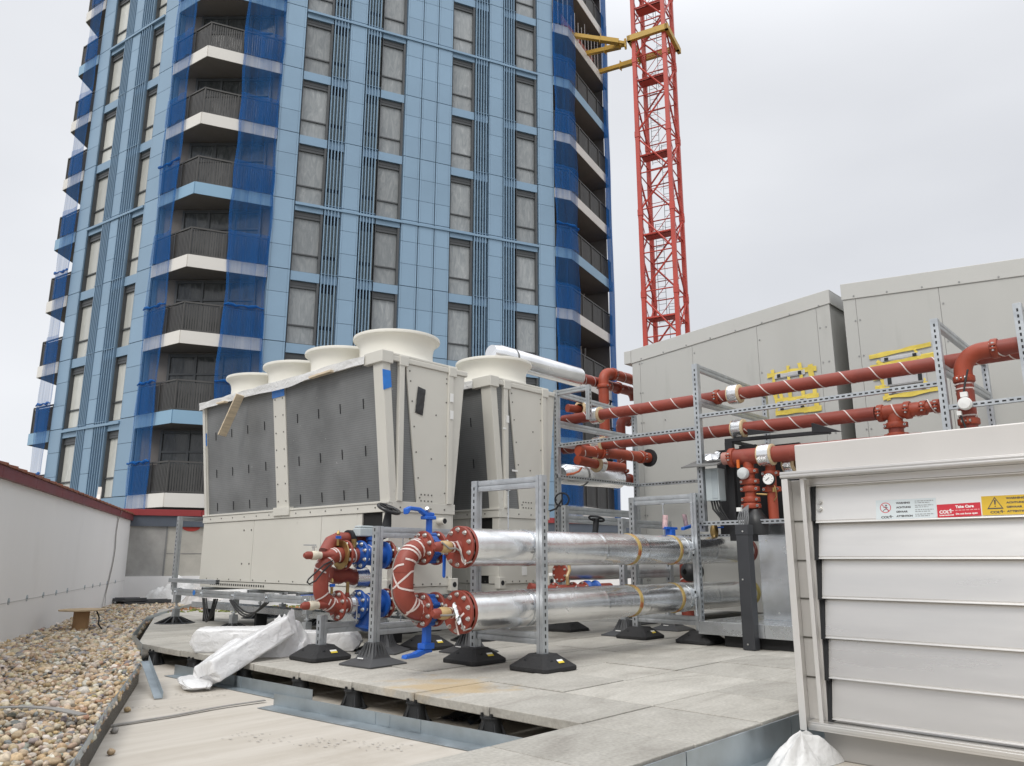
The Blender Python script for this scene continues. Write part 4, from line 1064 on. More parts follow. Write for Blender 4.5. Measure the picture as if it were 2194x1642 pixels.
m = MB(); m.box(CX0+1.475+.085, CX0+1.475+.125, CY0-.032, CY0-.0285, 2.25, 2.33); m.box(CX0+1.475+.03, CX0+1.475+.08, CY0-.030, CY0-.0285, 2.17, 2.19); m.box(CX0+1.475+.2, CX0+1.475+.29, CY0-.008, CY0-.0045, 1.72, 1.74)
m.box(CX0+1.475+.36, CX0+1.475+.44, CY0-.0045, CY0-.002, .60, .76); m.build_each('white_label', TAPEW, ch2)
def film_edge(chx, ch):
    m = MB()
    def P(u, v):
        y = CY0+.24+(CL-.22)*u; a = v*2.2
        d = .012+.016*abs(noise.noise(V((y*2.6, v*2, chx))))+.02*(abs(noise.noise(V((y*.9,4,chx)))))
        dz = -.05*max(0, noise.noise(V((y*1.3, 9, chx))))
        if v < .35: return V((chx-.02-(.150+.01)*(v/.35), y, 2.75+d*.8-.03*(v/.35)))
        return V((chx-.168-d, y, 2.72+d*.5-(.085+dz*-1)*(v-.35)/.65))
    m.grid(P, 90, 8); m.build('film_edging', FILM2, ch, smooth=50)
film_edge(CX0, ch1); film_edge(CX0+1.475, ch2)
m = MB(); a, c = V((CX0-.235, CY0+2.62, 2.66)), V((CX0-.30, CY0+2.86, 2.20)); d = c-a
m.beam(a-d*.02, c, .02, .105, up=(1,0,0)); tag(m.build('timber_batten', WOOD, loc=a, bevel=.003), 'pale timber batten dangling from the film edge in front of the left coil', 'batten')
m = MB(); m.beam((CX0-.21, CY0+.75, 2.655), (CX0-.21, CY0+1.15, 2.645), .05, .02); m.beam((CX0-.215, CY0+3.2, 2.645), (CX0-.215, CY0+3.0, 2.64), .05, .02); m.build_each('timber_strip', WOOD, ch1)

# ------------------------------------------------------------------ steel channel helpers
def slots(m, p, axis, face, L, width=.013, ln=.026, pitch=.05, mi=1, skip=()):
    p, a, f = V(p), V(axis), V(face); s = a.cross(f)
    q = .03
    while q < L-.03:
        m.obox(p, s, f, a, -width/2, width/2, 0, .0012, q, q+ln, mi); q += pitch
def post(x, y, z0, z1, par, slot='-Y', w=.062, name='post'):
    m = MB(); h = w/2; g = .004
    if slot in ('-Y', '+Y'):
        m.box(x-h, x+h, y-h, y-.002, z0, z1); m.box(x-h, x+h, y+.002, y+h, z0, z1); m.box(x-h+.006, x+h-.006, y-.003, y+.003, z0, z1-.003)
        slots(m, (x, y-h, z0), Z3, (0,-1,0), z1-z0)
    else:
        m.box(x-h, x-.002, y-h, y+h, z0, z1); m.box(x+.002, x+h, y-h, y+h, z0, z1); m.box(x-.003, x+.003, y-h+.006, y+h-.006, z0, z1-.003)
        slots(m, (x-h, y, z0), Z3, (-1,0,0), z1-z0)
    m.box(x-h+.004, x+h-.004, y-h+.004, y+h-.004, z1+.0005, z1+.002)
    return m.build(name, [GALV, SLOT], par, bevel=.0025)
def bar(p0, p1, par, h=.084, w=.045, name='crossbar', slot=None):
    """double channel laid flat: two lips and a groove between them"""
    p0, p1 = V(p0), V(p1); d = (p1-p0).normalized(); s = d.cross(Z3).normalized(); L = (p1-p0).length; m = MB()
    m.obox(p0, d, s, Z3, 0, L, -w/2, w/2, -h/2, -.002); m.obox(p0, d, s, Z3, 0, L, -w/2, w/2, .002, h/2); m.obox(p0, d, s, Z3, .002, L-.002, -w/2+.007, w/2-.007, -.003, .003)
    for q in (-.25, .25): m.obox(p0, d, s, Z3, 0, L, -w/2-.0015, w/2+.0015, q*h-.011, q*h+.011)
    return m.build(name, GALV, par, bevel=.002)
def rail(p0, p1, par, name='slotted_rail', w=.041, dark=False):
    p0, p1 = V(p0), V(p1); d = (p1-p0).normalized(); s = d.cross(Z3).normalized(); L = (p1-p0).length; m = MB()
    m.obox(p0, d, s, Z3, 0, L, -.02, .02, -w/2, w/2)
    for sg in (-1, 1): slots(m, p0+s*.02*sg-Z3*0, d, s*sg, L, .013, .028, .05)
    return m.build(name, [GALV, SLOT], par, bevel=.002)
def bracket(p, par):
    m = MB(); x, y, z = p; m.box(x-.04, x+.04, y-.04, y+.04, z-.003, z+.003); m.box(x-.04, x-.035, y-.04, y+.04, z+.003, z+.07); m.build('bracket', GALV, par)
def foot(x, y, par, style='rubber', rz=0., sticker=True, h=.112, side=.368):
    m = MB(); c = V((x, y, 0)); ca, sa = math.cos(rz), math.sin(rz); A, B = V((ca,sa,0)), V((-sa,ca,0)); b_ = side/2
    def ring(hw, z, cut): return [c+A*q*hw*1.0+B*p_*hw+Z3*z for q, p_ in ((1-cut,-1),(1,-1+cut),(1,1-cut),(1-cut,1),(-1+cut,1),(-1,1-cut),(-1,-1+cut),(-1+cut,-1))]
    if style == 'rubber': prof = [(b_*.97,.0005,.14),(b_,.006,.14),(b_,.03,.14),(b_*.95,.036,.14),(b_*.50,h*.9,.2),(b_*.44,h,.2)]
    else: prof = [(b_,.0005,.04),(b_,.010,.04),(b_*.96,.014,.04),(b_*.52,.05,.06),(b_*.28,h+.03,.08),(b_*.24,h+.05,.1)]
    vs = []
    for hw, z, cut in prof: vs += ring(hw, z, cut)
    n = 8; fs = [tuple(range(n-1,-1,-1))]+[(i*n+k, i*n+(k+1)%n, (i+1)*n+(k+1)%n, (i+1)*n+k) for i in range(len(prof)-1) for k in range(n)]+[tuple((len(prof)-1)*n+k for k in range(n))]
    m.add(vs, fs)
    if style == 'rubber':
        sl = math.atan2(h*.9-.036, b_*.45)
        for q in ((-1,0),(0,-1)):
            dd = A*q[0]+B*q[1]; ss = dd.cross(Z3); pp = c+dd*(b_*.72)+Z3*(.036+(h*.9-.036)*.5)
            m.cyl(pp+ss*.055-dd*.01, pp+ss*.055+(dd*math.sin(sl)+Z3*math.cos(sl))*.002, .014, n=12, mi=1)
    else:
        for q in (-.55,-.2,.2,.55):
            for dd, ss in ((-A, B), (-B, A)):
                p0 = c+dd*(b_*.40)+ss*(b_*.5*q)+Z3*.065; p1 = c+dd*(b_*.27)+ss*(b_*.3*q)+Z3*(h+.045); m.beam(p0+dd*.012, p1+dd*.008, .008, .014)
    o = m.build('foot', [RUBBER if style == 'rubber' else PLASTK, BLACK], par, bevel=.004 if style == 'rubber' else 0)
    if sticker and style == 'rubber':
        dd = -B; ss = A; sl = math.atan2(h*.9-.036, b_*.45)
        up = (dd*-math.cos(sl)+Z3*math.sin(sl)); nn = dd*math.sin(sl)+Z3*math.cos(sl); pp = c+dd*(b_*.75)+Z3*(.036+(h*.9-.036)*.44)+nn*.004
        m = MB(); m.obox(pp, ss, up, nn, -.002, .058, -.018, .0, 0, .0015, 0); m.obox(pp, ss, up, nn, -.002, .058, .0, .016, 0, .0015, 1); m.build('sticker', [STICKY, TAPEW], o)
    elif style != 'rubber':
        dd = -A; ss = B; up = (A*.62+Z3*.8).normalized(); nn = (dd*.8+Z3*.62).normalized(); pp = c+dd*(b_*.66)+Z3*.05
        m = MB()
        for q in range(5): m.obox(pp, -ss, up, nn, -.03+q*.013, -.021+q*.013, -.004, .005, .006, .009)
        m.build('sticker', TAPEW, o)
    return o
def chiller_foot(x, y, par, zt):
    """ribbed round foot with a square sleeve and a threaded jack"""
    m = MB(); c = V((x,y,0)); m.lathe(c, Z3, [(0,1e-4),(0,.235),(.006,.235),(.010,.22),(.013,.09),(.075,.055),(.08,1e-4)], 24)
    for k in range(12):
        a = k*math.pi/6; d = V((math.cos(a),math.sin(a),0)); m.oprism(c, d, Z3, Z3.cross(d), [(.04,.008),(.222,.008),(.07,.078),(.04,.078)], -.007, .007)
    o = m.build('foot', PLASTB, par)
    m = MB(); m.box(x-.036, x+.036, y-.036, y+.036, .07, .17); m.cyl((x,y,.17), (x,y,zt-.06), .014, n=10); m.cyl((x,y,.185), (x,y,.20), .03, n=6); m.box(x-.036, x+.036, y-.036, y+.036, zt-.10, zt-.005); m.build('jack_leg', GALV, par, bevel=.002)

# ------------------------------------------------------------------ chiller support frames
def chiller_frame(dx, label, tall):
    t = thing('chiller_support_frame', (CX0+dx, CY0+1.9, 0), label, 'support frame', 'steel frames under the chillers')
    xa, xb = 4.42+dx, 5.56+dx
    for x in (xa, xb):
        bar((x, 5.55, .375), (x, 10.0, .375), t, .075, .06, 'long_beam')
        for y in (5.75, 6.95, 8.43, 9.9): chiller_foot(x, y, t, .345)
        for y in (5.75, 6.95, 7.7, 8.43, 9.2, 9.9):
            m = MB(); m.box(x-.037, x+.037, y-.045, y+.045, .33, .42); m.cyl((x-.038,y,.375),(x-.048,y,.375), .014, n=6); m.build('beam_clamp', GALVS, t, bevel=.002)
    for y in (6.2, 7.2, 8.2, 9.3): bar((4.45+dx, y, .425), (5.54+dx, y, .425), t, .028, .05, 'cross_beam')
    if tall:
        post(4.39, 9.95, .40, 1.30, t, '-X', .055)
        bar((4.36, 10.0, .515), (4.36, 8.75, .515), t, .05, .05, 'side_arm'); bar((4.39, 9.97, 1.275), (4.75, 9.97, 1.275), t, .05, .045, 'side_arm')
        m = MB(); m.box(4.388, 4.3975, 9.2, 9.25, .36, .41); m.build('blue_mark', TAPEB, t)
        m = MB(); m.cyl((4.389, 9.38, .377), (4.384, 9.38, .377), .03, n=14); m.cyl((4.389, 6.72, .377), (4.384, 6.72, .377), .026, n=9); m.build_each('blue_mark', TAPEB, t)
    return t
chiller_frame(0, 'galvanised frame on jack feet carrying the chiller nearest the white wall', True)
chiller_frame(1.475, 'galvanised frame on jack feet under the farther chiller', False)
t = thing('cable_tray', (4.6, 8.2, .2), 'galvanised tray on small black blocks running behind the chiller legs', 'cable tray')
m = MB(); m.box(4.75, 4.95, 5.6, 10.2, .165, .17); m.box(4.75, 4.755, 5.6, 10.2, .1705, .235); m.box(4.945, 4.95, 5.6, 10.2, .1705, .235); m.build('tray', GALVS, t)
for y in (6.1, 7.3, 8.6, 9.9):
    m = MB(); m.box(4.78, 4.92, y-.025, y+.025, 0.0005, .164); m.build('block', BLACK, t, bevel=.006)
for k, (y0_, y1_, dep) in enumerate(((9.0, 8.72, .22), (8.35, 7.6, .12))):
    m = MB()
    for q in (0, .02, .037): m.tube([V((4.36-q*.6, y0_+(y1_-y0_)*i/12+q, .33-(dep+q)*math.sin(math.pi*i/12))) for i in range(13)], .009, 7)
    tag(m.build('cable_loop', CABLEK, smooth=50, loc=(4.36, y0_, .33)), ['bundle of black cables looping below the far end of the chiller frame', 'black cable sagging under the middle of the chiller frame'][k], 'cable')

# ------------------------------------------------------------------ goalpost frames for the lagged pipes
G1 = 'galvanised pipe support frames on rubber feet'
tB = thing('pipe_support_frame', (4.45, 4.2, 0), 'galvanised goalpost frame around the near end of the two foil lagged pipes', 'support frame', G1)
post(4.45, 3.89, .09, 1.40, tB, '-Y'); post(4.42, 4.56, .09, 1.395, tB, '-X'); bar((4.45, 3.923, 1.352), (4.425, 4.526, 1.352), tB); bar((4.45, 3.923, .215), (4.43, 4.526, .215), tB)
foot(4.46, 3.895, tB); foot(4.40, 4.545, tB)
tC = thing('pipe_support_frame', (6.85, 4.3, 0), 'galvanised goalpost frame around the far end of the two foil lagged pipes', 'support frame', G1)
post(6.85, 3.985, .09, 1.41, tC, '-Y'); post(6.83, 4.70, .09, 1.40, tC, '-X'); bar((6.85, 4.018, 1.362), (6.835, 4.668, 1.362), tC); bar((6.85, 4.018, .20), (6.835, 4.668, .20), tC)
foot(6.85, 3.985, tC, sticker=False); foot(6.83, 4.665, tC)
tA = thing('pipe_support_frame', (4.3, 5.05, 0), 'galvanised frame with tall slotted post in front of the blue strainers', 'support frame', G1)
post(3.79, 5.02, .16, 1.03, tA, '-X'); bar((3.822, 5.02, .985), (4.85, 5.02, .985), tA); bar((3.822, 5.02, .255), (4.79, 5.02, .255), tA); post(4.82, 5.04, .16, .30, tA, '-X')
foot(3.79, 5.02, tA, 'plastic', R(4)); foot(4.82, 5.05, tA, 'plastic')
tD = thing('pipe_support_frame', (4.0, 5.58, 0), 'low galvanised frame with a short post beside the white wrap', 'support frame', G1)
post(3.69, 5.58, .09, .335, tD, '-X'); bar((3.722, 5.58, .235), (4.30, 5.58, .235), tD); post(4.33, 5.60, .16, .26, tD, '-X'); foot(3.69, 5.58, tD); foot(4.33, 5.60, tD, 'plastic', R(30)); foot(4.76, 5.53, tD, 'rubber')
tE = thing('pipe_support_frame', (7.6, 5.7, 0), 'galvanised goalpost frame right of the farther chiller under the red pipes', 'support frame', G1)
post(6.93, 5.70, .09, 1.37, tE, '-X'); post(8.3, 5.7, .05, 1.37, tE, '-X'); bar((6.965,5.7,1.32), (8.265,5.7,1.32), tE); bar((6.965,5.7,1.22), (8.265,5.7,1.22), tE); bar((6.965,5.7,.7), (8.265,5.7,.7), tE)
foot(6.935, 5.70, tE, 'rubber', 0, False); foot(8.3, 5.7, tE, 'plastic')
tF = thing('pipe_support_frame', (7.4, 4.92, 0), 'galvanised frame on grey feet behind the lower lagged pipe', 'support frame', G1)
post(6.95, 4.93, .16, 1.2, tF, '-X'); post(7.86, 4.93, .16, 1.2, tF, '-X'); bar((6.985,4.93,1.15), (7.825,4.93,1.15), tF); bar((6.985,4.93,.62), (7.825,4.93,.62), tF)
foot(6.945, 4.925, tF, 'plastic'); foot(7.84, 4.92, tF, 'plastic'); 
# ------------------------------------------------------------------ pipework helpers
def flange(par, p, axis, Rf, th, nb, rb, mat=RED, bolt=.013, face=1, name='flange', hub=None):
    """disc with bolt heads on its outer face; axis points out of that face"""
    p, a = V(p), V(axis).normalized(); m = MB()
    pr = [(-th,1e-4),(-th,Rf-.003),(-th+.004,Rf),(-.004,Rf),(0,Rf-.004)]
    if hub: pr += [(0,hub+.012),(.012,hub+.004),(.03,hub),(.03,1e-4)]
    else: pr += [(0,1e-4)]
    m.lathe(p, a, pr, 40); f_ = m.build(name, mat, par, smooth=35)
    t_ = V((0,0,1)) if abs(a.z) < .9 else V((1,0,0)); u = a.cross(t_).normalized(); v = a.cross(u); m = MB()
    for k in range(nb):
        q = 2*math.pi*(k+.5)/nb; c = p+(u*math.cos(q)+v*math.sin(q))*rb
        m.cyl(c, c+a*.004, bolt*1.25, n=12); m.cyl(c+a*.004, c+a*.016, bolt, n=6); m.cyl(c+a*.016, c+a*.024, bolt*.55, n=8)
        m.cyl(c-a*(th+.001), c-a*(th+.014), bolt, n=6)
    m.build('bolt_circle', ZINC, f_, smooth=30)
    return f_
def helix(p0, p1, r, turns, phase=0., n=None, amp=0.):
    p0, p1 = V(p0), V(p1); d = p1-p0; L = d.length; d.normalize(); t_ = V((0,0,1)) if abs(d.z) < .9 else V((1,0,0))
    u = d.cross(t_).normalized(); v = d.cross(u); n = n or max(8, int(abs(turns)*18)); P, N = [], []
    for i in range(n+1):
        q = phase+turns*2*math.pi*i/n; nn = u*math.cos(q)+v*math.sin(q); P.append(p0+d*(L*i/n+amp*math.sin(i*.37+phase))+nn*r); N.append(nn)
    return P, N
def wrap_path(path, r, offs, n=24):
    """helical wrap about a bent pipe centreline: offs = angle per unit index"""
    path = [V(p) for p in path]; N_ = len(path); T = [(path[min(i+1,N_-1)]-path[max(i-1,0)]).normalized() for i in range(N_)]
    P, NN = [], []; u = T[0].cross(V((0,1,0))).normalized()
    for i in range(N_):
        u = (u-T[i]*u.dot(T[i])).normalized(); w_ = T[i].cross(u); q = offs(i/(N_-1)); nn = u*math.cos(q)+w_*math.sin(q)
        P.append(path[i]+nn*r); NN.append(nn)
    return P, NN
def coupling(par, p, axis, r, mat=REDF, bolt_dir=None, name='coupling'):
    """grooved pipe coupling: two-piece ring with bolt ears"""
    p, a = V(p), V(axis).normalized(); m = MB()
    m.lathe(p-a*.026, a, [(0,r-.002),(0,r+.012),(.006,r+.016),(.046,r+.016),(.052,r+.012),(.052,r-.002)], 28)
    t_ = V(bolt_dir) if bolt_dir else (V((0,0,1)) if abs(a.z) < .9 else V((-1,0,0))); t_ = (t_-a*t_.dot(a)).normalized(); s = a.cross(t_); b = MB()
    for sg in (-1, 1):
        c = p+s*(r+.020)*sg
        for tg in (-1, 1): m.obox(c, s, t_, a, -.016, .016, tg*.006 if tg > 0 else -.022, .022 if tg > 0 else -.006, -.022, .022)
        b.cyl(c-t_*.036, c+t_*.036, .007, n=8); b.cyl(c+t_*.024, c+t_*.036, .012, n=6); b.cyl(c-t_*.036, c-t_*.026, .011, n=6)
    o = m.build(name, mat, par, smooth=40, bevel=.002); b.build('coupling_bolt_pair', ZINC, o); return o
def hoop(par, p, axis, r, R_=.100, ln=.10):
    """short insulated pipe block: foil band outside, pale insulation showing at the ends"""
    p, a = V(p), V(axis).normalized(); m = MB(); m.lathe(p-a*ln/2, a, [(0,R_-.001),(0,R_),(ln*.3,R_+.003),(ln*.5,R_),(ln*.7,R_+.003),(ln,R_),(ln,R_-.001)], 32); o = m.build('insulated_clamp', FOIL, par, smooth=50)
    m = MB(); m.lathe(p-a*(ln/2+.018), a, [(0,r),(0,R_-.012),(.006,R_-.004),(ln+.030,R_-.004),(ln+.036,R_-.012),(ln+.036,r)], 32); m.build('insulation_ring', INSUL, o, smooth=40); return o

# ------------------------------------------------------------------ the two foil lagged pipes
YL = 4.13
def lagged(z, label, up):
    xs, xe = 3.87, 8.16; r = .135
    t = thing('lagged_pipe', (xs, YL, z), label, 'pipe', 'foil lagged pipes ending in red blank flanges')
    m = MB()
    def P(u, v):
        x = xs+.02+(xe-xs-.02)*u; q = 2*math.pi*v; rr = r+.0022*noise.noise(V((x*2.2, math.cos(q)*1.4, math.sin(q)*1.4+z*5)))+.0012*noise.noise(V((x*14, q*1.2, z)))
        for sx_ in (5.42, 6.05, 6.62, 7.3): rr += .003*math.exp(-((x-sx_)/.012)**2)
        return V((x, YL+rr*math.cos(q), z+rr*math.sin(q)))
    m.grid(P, 260, 56); m.build('lagging', FOIL if up else FOIL, t, smooth=60)
    for xb in (5.90, 6.60):
        m = MB(); m.lathe((xb-.022, YL, z), X3, [(0,r),(.002,r+.005),(.042,r+.005),(.044,r)], 48); m.build('joint_band', BAND, t, smooth=40)
    m = MB(); m.lathe((xs-.004, YL, z), X3, [(0,.05),(0,r+.006),(.012,r+.008),(.028,r+.004),(.03,r-.002)], 48); m.build('foam_edge', YEDGE, t, smooth=40)
    flange(t, (xs-.045, YL, z), (-1,0,0), .148, .024, 10, .122, hub=.036); flange(t, (xs-.004, YL, z), (-1,0,0), .147, .024, 10, .122)
    m = MB(); m.tube([(xs-.04,YL,z), (xs-.125,YL,z)], .030, 16); m.build('drain_stub', RED, t, smooth=35); m = MB(); m.tube([(xs-.215,YL,z),(xs-.25,YL,z),(xs-.27,YL,z)], [.034,.034,.02], 16); m.build('end_cap', RED, t, smooth=35)
    m = MB(); m.lathe((xs-.215,YL,z), X3, [(0,.02),(0,.037),(.012,.040),(.03,.043),(.055,.043),(.075,.040),(.088,.037),(.09,.02)], 18); m.build('taped_valve', BRASST if not up else BRASST, t, smooth=40)
    m = MB(); P_, N_ = helix((xs-.05,YL,z), (xs-.145,YL,z), .036, 2.2, 1.); m.ribbon(P_, N_, .013)
    pts = [V((xs-.072,YL-.10,z+.0)), V((xs-.074,YL-.02,z-.06)), V((xs-.074,YL-.05,z-.145))] if not up else [V((xs-.075,YL-.02,z+.04)), V((xs-.073,YL-.06,z-.02)), V((xs-.073,YL-.075,z-.09)), V((xs-.073,YL-.11,z-.12))]
    m.ribbon(pts, [V((-1,0,0))]*len(pts), .014); m.build('heat_tape', HEATT, t)
    m = MB(); m.tube([(xs-.23,YL-.035,z+(.03 if up else -.01)), (xs-.17,YL-.046,z-.012), (xs-.10,YL-.04,z-.01), (xs-.075,YL-.055,z-.03), (xs-.072,YL-.10,z-.115), (xs-.03,YL-.13,z-.10)], .007, 8); m.build('trace_cable', CABLEG, t, smooth=50)
    if not up:
        m = MB(); m.grid(lambda u, v: V((xs-.10+.02*math.cos(6.28*v)+.008*noise.noise(V((u*5,v*6,1))), YL-.03-.05*u, z+.045-.09*u+.03*math.sin(6.28*v)+.012*noise.noise(V((u*4,v*5,7))))), 10, 14); m.build('foil_scrap', FOIL, t, smooth=30)
    m = MB(); m.lathe((xe-.07, YL, z), X3, [(0,r+.001),(.004,r+.006),(.03,r+.006),(.034,r+.001),(.05,r+.001),(.054,r+.005),(.07,r+.005),(.075,.02)], 40); m.build('end_ring', RED if up else YEDGE, t, smooth=40)
    for xc in (4.51, 6.76):
        m = MB(); m.lathe((xc-.018, YL, z), X3, [(0,r+.001),(0,r+.0045),(.036,r+.0045),(.036,r+.001)], 48)
        m.lathe((xc+.03, YL, z), X3, [(0,r+.001),(0,r+.003),(.012,r+.003),(.012,r+.001)], 48)
        for sg in (-1, 1):
            for dz in (-.012, .012): m.box(xc-.02, xc+.02, YL+sg*(r+.003)-(.045 if sg < 0 else 0), YL+sg*(r+.003)+(.045 if sg > 0 else 0), z+dz-.0025, z+dz+.0025)
            m.box(xc-.035, xc+.035, YL+sg*(r+.022)-.016, YL+sg*(r+.022)+.016, z-.004, z+.004)
            zt_ = 1.315 if up else .26
            yy = YL+sg*(r+.026)
            m.cyl((xc,yy,z-.05 if up else z+.05), (xc,yy,zt_), .0055, n=8)
            m.cyl((xc,yy,z-.022 if up else z+.012), (xc,yy,z-.012 if up else z+.022), .012, n=6)
            m.cyl((xc,yy,zt_-.006), (xc,yy,zt_+.004), .02, n=10)
        c_ = m.build('pipe_clamp', GALVS, t, smooth=40)
        m = MB()
        for sg in (-1, 1): yy = YL+sg*(r+.026); m.cyl((xc,yy,z-.062 if up else z+.038), (xc,yy,z-.038 if up else z+.062), .0085, n=8)
        m.build('rod_cap', BLACK, c_, smooth=40)
    return t
lagged(.863, 'upper foil lagged pipe with red blank flange and amber joint bands', True)
lagged(.418, 'lower foil lagged pipe just above the paving with red blank flange', False)

# ------------------------------------------------------------------ front return bend and its butterfly valves (line 2)
Y2 = 4.42; r2 = .072
t = thing('return_bend', (3.57, Y2, .64), 'red C shaped return bend wrapped with crossing white tape, in front of the strainers', 'pipe bend')
zu, zl = .858, .424; Rb = .165; xv = 3.573
path = [V((3.735,Y2,zu)), V((xv+Rb,Y2,zu))]+arc((xv+Rb,Y2,zu-Rb), X3, Z3, Rb, R(90), R(180), 12)[1:]+arc((xv+Rb,Y2,zl+Rb), X3, Z3, Rb, R(180), R(270), 12)+[V((3.70,Y2,zl)), V((3.735,Y2,zl))]
m = MB(); m.tube(path, r2, 28); m.build('bend', REDD, t, smooth=50)
m = MB()
for p_ in ((xv+Rb,Y2,zu,(1,0,0)), (xv,Y2,zu-Rb,(0,0,1)), (xv,Y2,zl+Rb,(0,0,1))): m.lathe(V(p_[:3])-V(p_[3])*.005, p_[3], [(0,r2-.002),(.001,r2+.0025),(.009,r2+.0025),(.01,r2-.002)], 28)
m.build('weld_seam', REDD, t, smooth=40)
m = MB(); dense = []
for i in range(len(path)-1): dense += [path[i].lerp(path[i+1], q/4) for q in range(4)]
for (f0, f1, ph, tw) in ((.02,.20,.5,1.3),(.10,.30,2.6,1.2),(.16,.36,-.2,1.4),(.40,.60,2.3,.75),(.42,.62,-1.2,-.9),(.44,.56,.2,.8),(.70,.86,.4,1.1),(.74,.93,2.7,-1.0),(.86,.99,0.,1.2)):
    seg = dense[int(f0*len(dense)):int(f1*len(dense))]
    if len(seg) < 4: continue
    P_, N_ = wrap_path(seg, r2+.001, lambda u: ph+tw*2*math.pi*u); m.ribbon(P_, N_, .013)
m.build('heat_tape', HEATT, t)
m = MB(); P_, N_ = wrap_path(dense[6:], r2+.007, lambda u: 3.5+.6*math.sin(u*5)); m.tube(P_, .006, 8); m.build('trace_cable', CABLEG, t, smooth=50)
flange(t, (3.735,Y2,zu), (-1,0,0), .122, .022, 8, .098, hub=r2+.002); flange(t, (3.735,Y2,zl), (-1,0,0), .122, .022, 8, .098, hub=r2+.002)
def butterfly(z, up, label):
    x = 3.80; t = thing('butterfly_valve', (x, Y2, z), label, 'valve', 'blue butterfly valves behind the blank flanges'); s = 1 if up else -1
    m = MB(); m.lathe((x-.035,Y2,z), X3, [(0,.05),(0,.098),(.012,.104),(.058,.104),(.07,.098),(.07,.05)], 32)
    for k in range(8):
        q = 2*math.pi*(k+.5)/8; c = V((x-.03,Y2+.098*math.cos(q),z+.098*math.sin(q))); m.cyl(c, c+X3*.06, .020, n=10)
    m.build('body', BLUEV, t, smooth=40)
    m = MB()
    if up:
        m.box(x-.02, x+.02, Y2-.016, Y2+.016, z+.10, z+.215); m.box(x-.06, x+.04, Y2-.035, Y2+.03, z+.205, z+.232)
        P = [(x-.005,z+.232),(x-.05,z+.232),(x-.10,z+.262),(x-.19,z+.268),(x-.215,z+.235),(x-.228,z+.236),(x-.232,z+.275),(x-.19,z+.293),(x-.10,z+.288),(x-.04,z+.262),(x+.03,z+.255),(x+.035,z+.233)]
        m.oprism((0,Y2,0), X3, Z3, Y3, P, -.024, .022)
    else:
        m.box(x-.028, x+.028, Y2-.022, Y2+.022, z-.25, z-.10); m.box(x-.05, x+.045, Y2-.04, Y2+.04, z-.268, z-.228)
        P = [(x+.03,z-.268),(x-.06,z-.270),(x-.12,z-.288),(x-.20,z-.296),(x-.205,z-.320),(x-.09,z-.316),(x-.02,z-.296),(x+.04,z-.291)]
        m.oprism((0,Y2,0), X3, Z3, Y3, P, -.028, .028)
    m.build('handle', BLUEH, t, bevel=.006)
    m = MB()
    if up:
        m.cyl((x-.015,Y2-.01,z+.26), (x-.05,Y2-.03,z+.285), .014, n=10); m.build('lever_pin', ZINC, t, smooth=40)
        m = MB(); m.oprism((x+.03,Y2-.14,0), X3, Z3, Y3, [(-.012,z-.05),(.014,z-.05),(.012,z-.20),(0,z-.212),(-.012,z-.20)], -.006, .006); m.build('paddle', BLUEH, t, bevel=.003)
    for k in (0,1): pass
    flange(t, (x+.062,Y2,z), (-1,0,0), .122, .022, 8, .098)
    m = MB(); m.tube([(x+.06,Y2,z),(5.05,Y2,z)], r2, 20); m.tube(arc((5.05,Y2+.15,z),X3,-Y3,.15,R(90)-R(90)+R(90),R(0),8), r2, 16); m.build('pipe_tail', RED, t, smooth=40)
butterfly(zu, True, 'blue butterfly valve with its lever raised above the upper red bend')
butterfly(zl, False, 'blue butterfly valve with its lever hanging down to a rubber foot')

# ------------------------------------------------------------------ rear return bend with drain valves, strainers (line 3)
Y3_ = 5.55; r3 = .061
zu3, zl3 = .812, .408; xv = 3.64; Rb = .15
t = thing('return_bend', (xv, Y3_, .6), 'red C shaped return bend at far left with two taped drain valves', 'pipe bend')
path = [V((3.83,Y3_,zu3)), V((xv+Rb,Y3_,zu3))]+arc((xv+Rb,Y3_,zu3-Rb), X3, Z3, Rb, R(90), R(180), 12)[1:]+arc((xv+Rb,Y3_,zl3+Rb), X3, Z3, Rb, R(180), R(270), 12)+[V((3.80,Y3_,zl3))]
m = MB(); m.tube(path, r3, 26); m.build('bend', REDD, t, smooth=50)
dense = []
for i in range(len(path)-1): dense += [path[i].lerp(path[i+1], q/4) for q in range(4)]
m = MB()
for (f0, f1, ph, tw) in ((.05,.2,.5,1.0),(.12,.28,2.,1.1),(.30,.48,.9,-.9),(.36,.5,3.,.6),(.62,.72,.3,.8),(.76,.93,1.2,1.0),(.82,.97,2.9,-.9)):
    seg = dense[int(f0*len(dense)):int(f1*len(dense))]
    if len(seg) < 4: continue
    P_, N_ = wrap_path(seg, r3+.001, lambda u: ph+tw*2*math.pi*u); m.ribbon(P_, N_, .011)
m.build('heat_tape', HEATT, t)
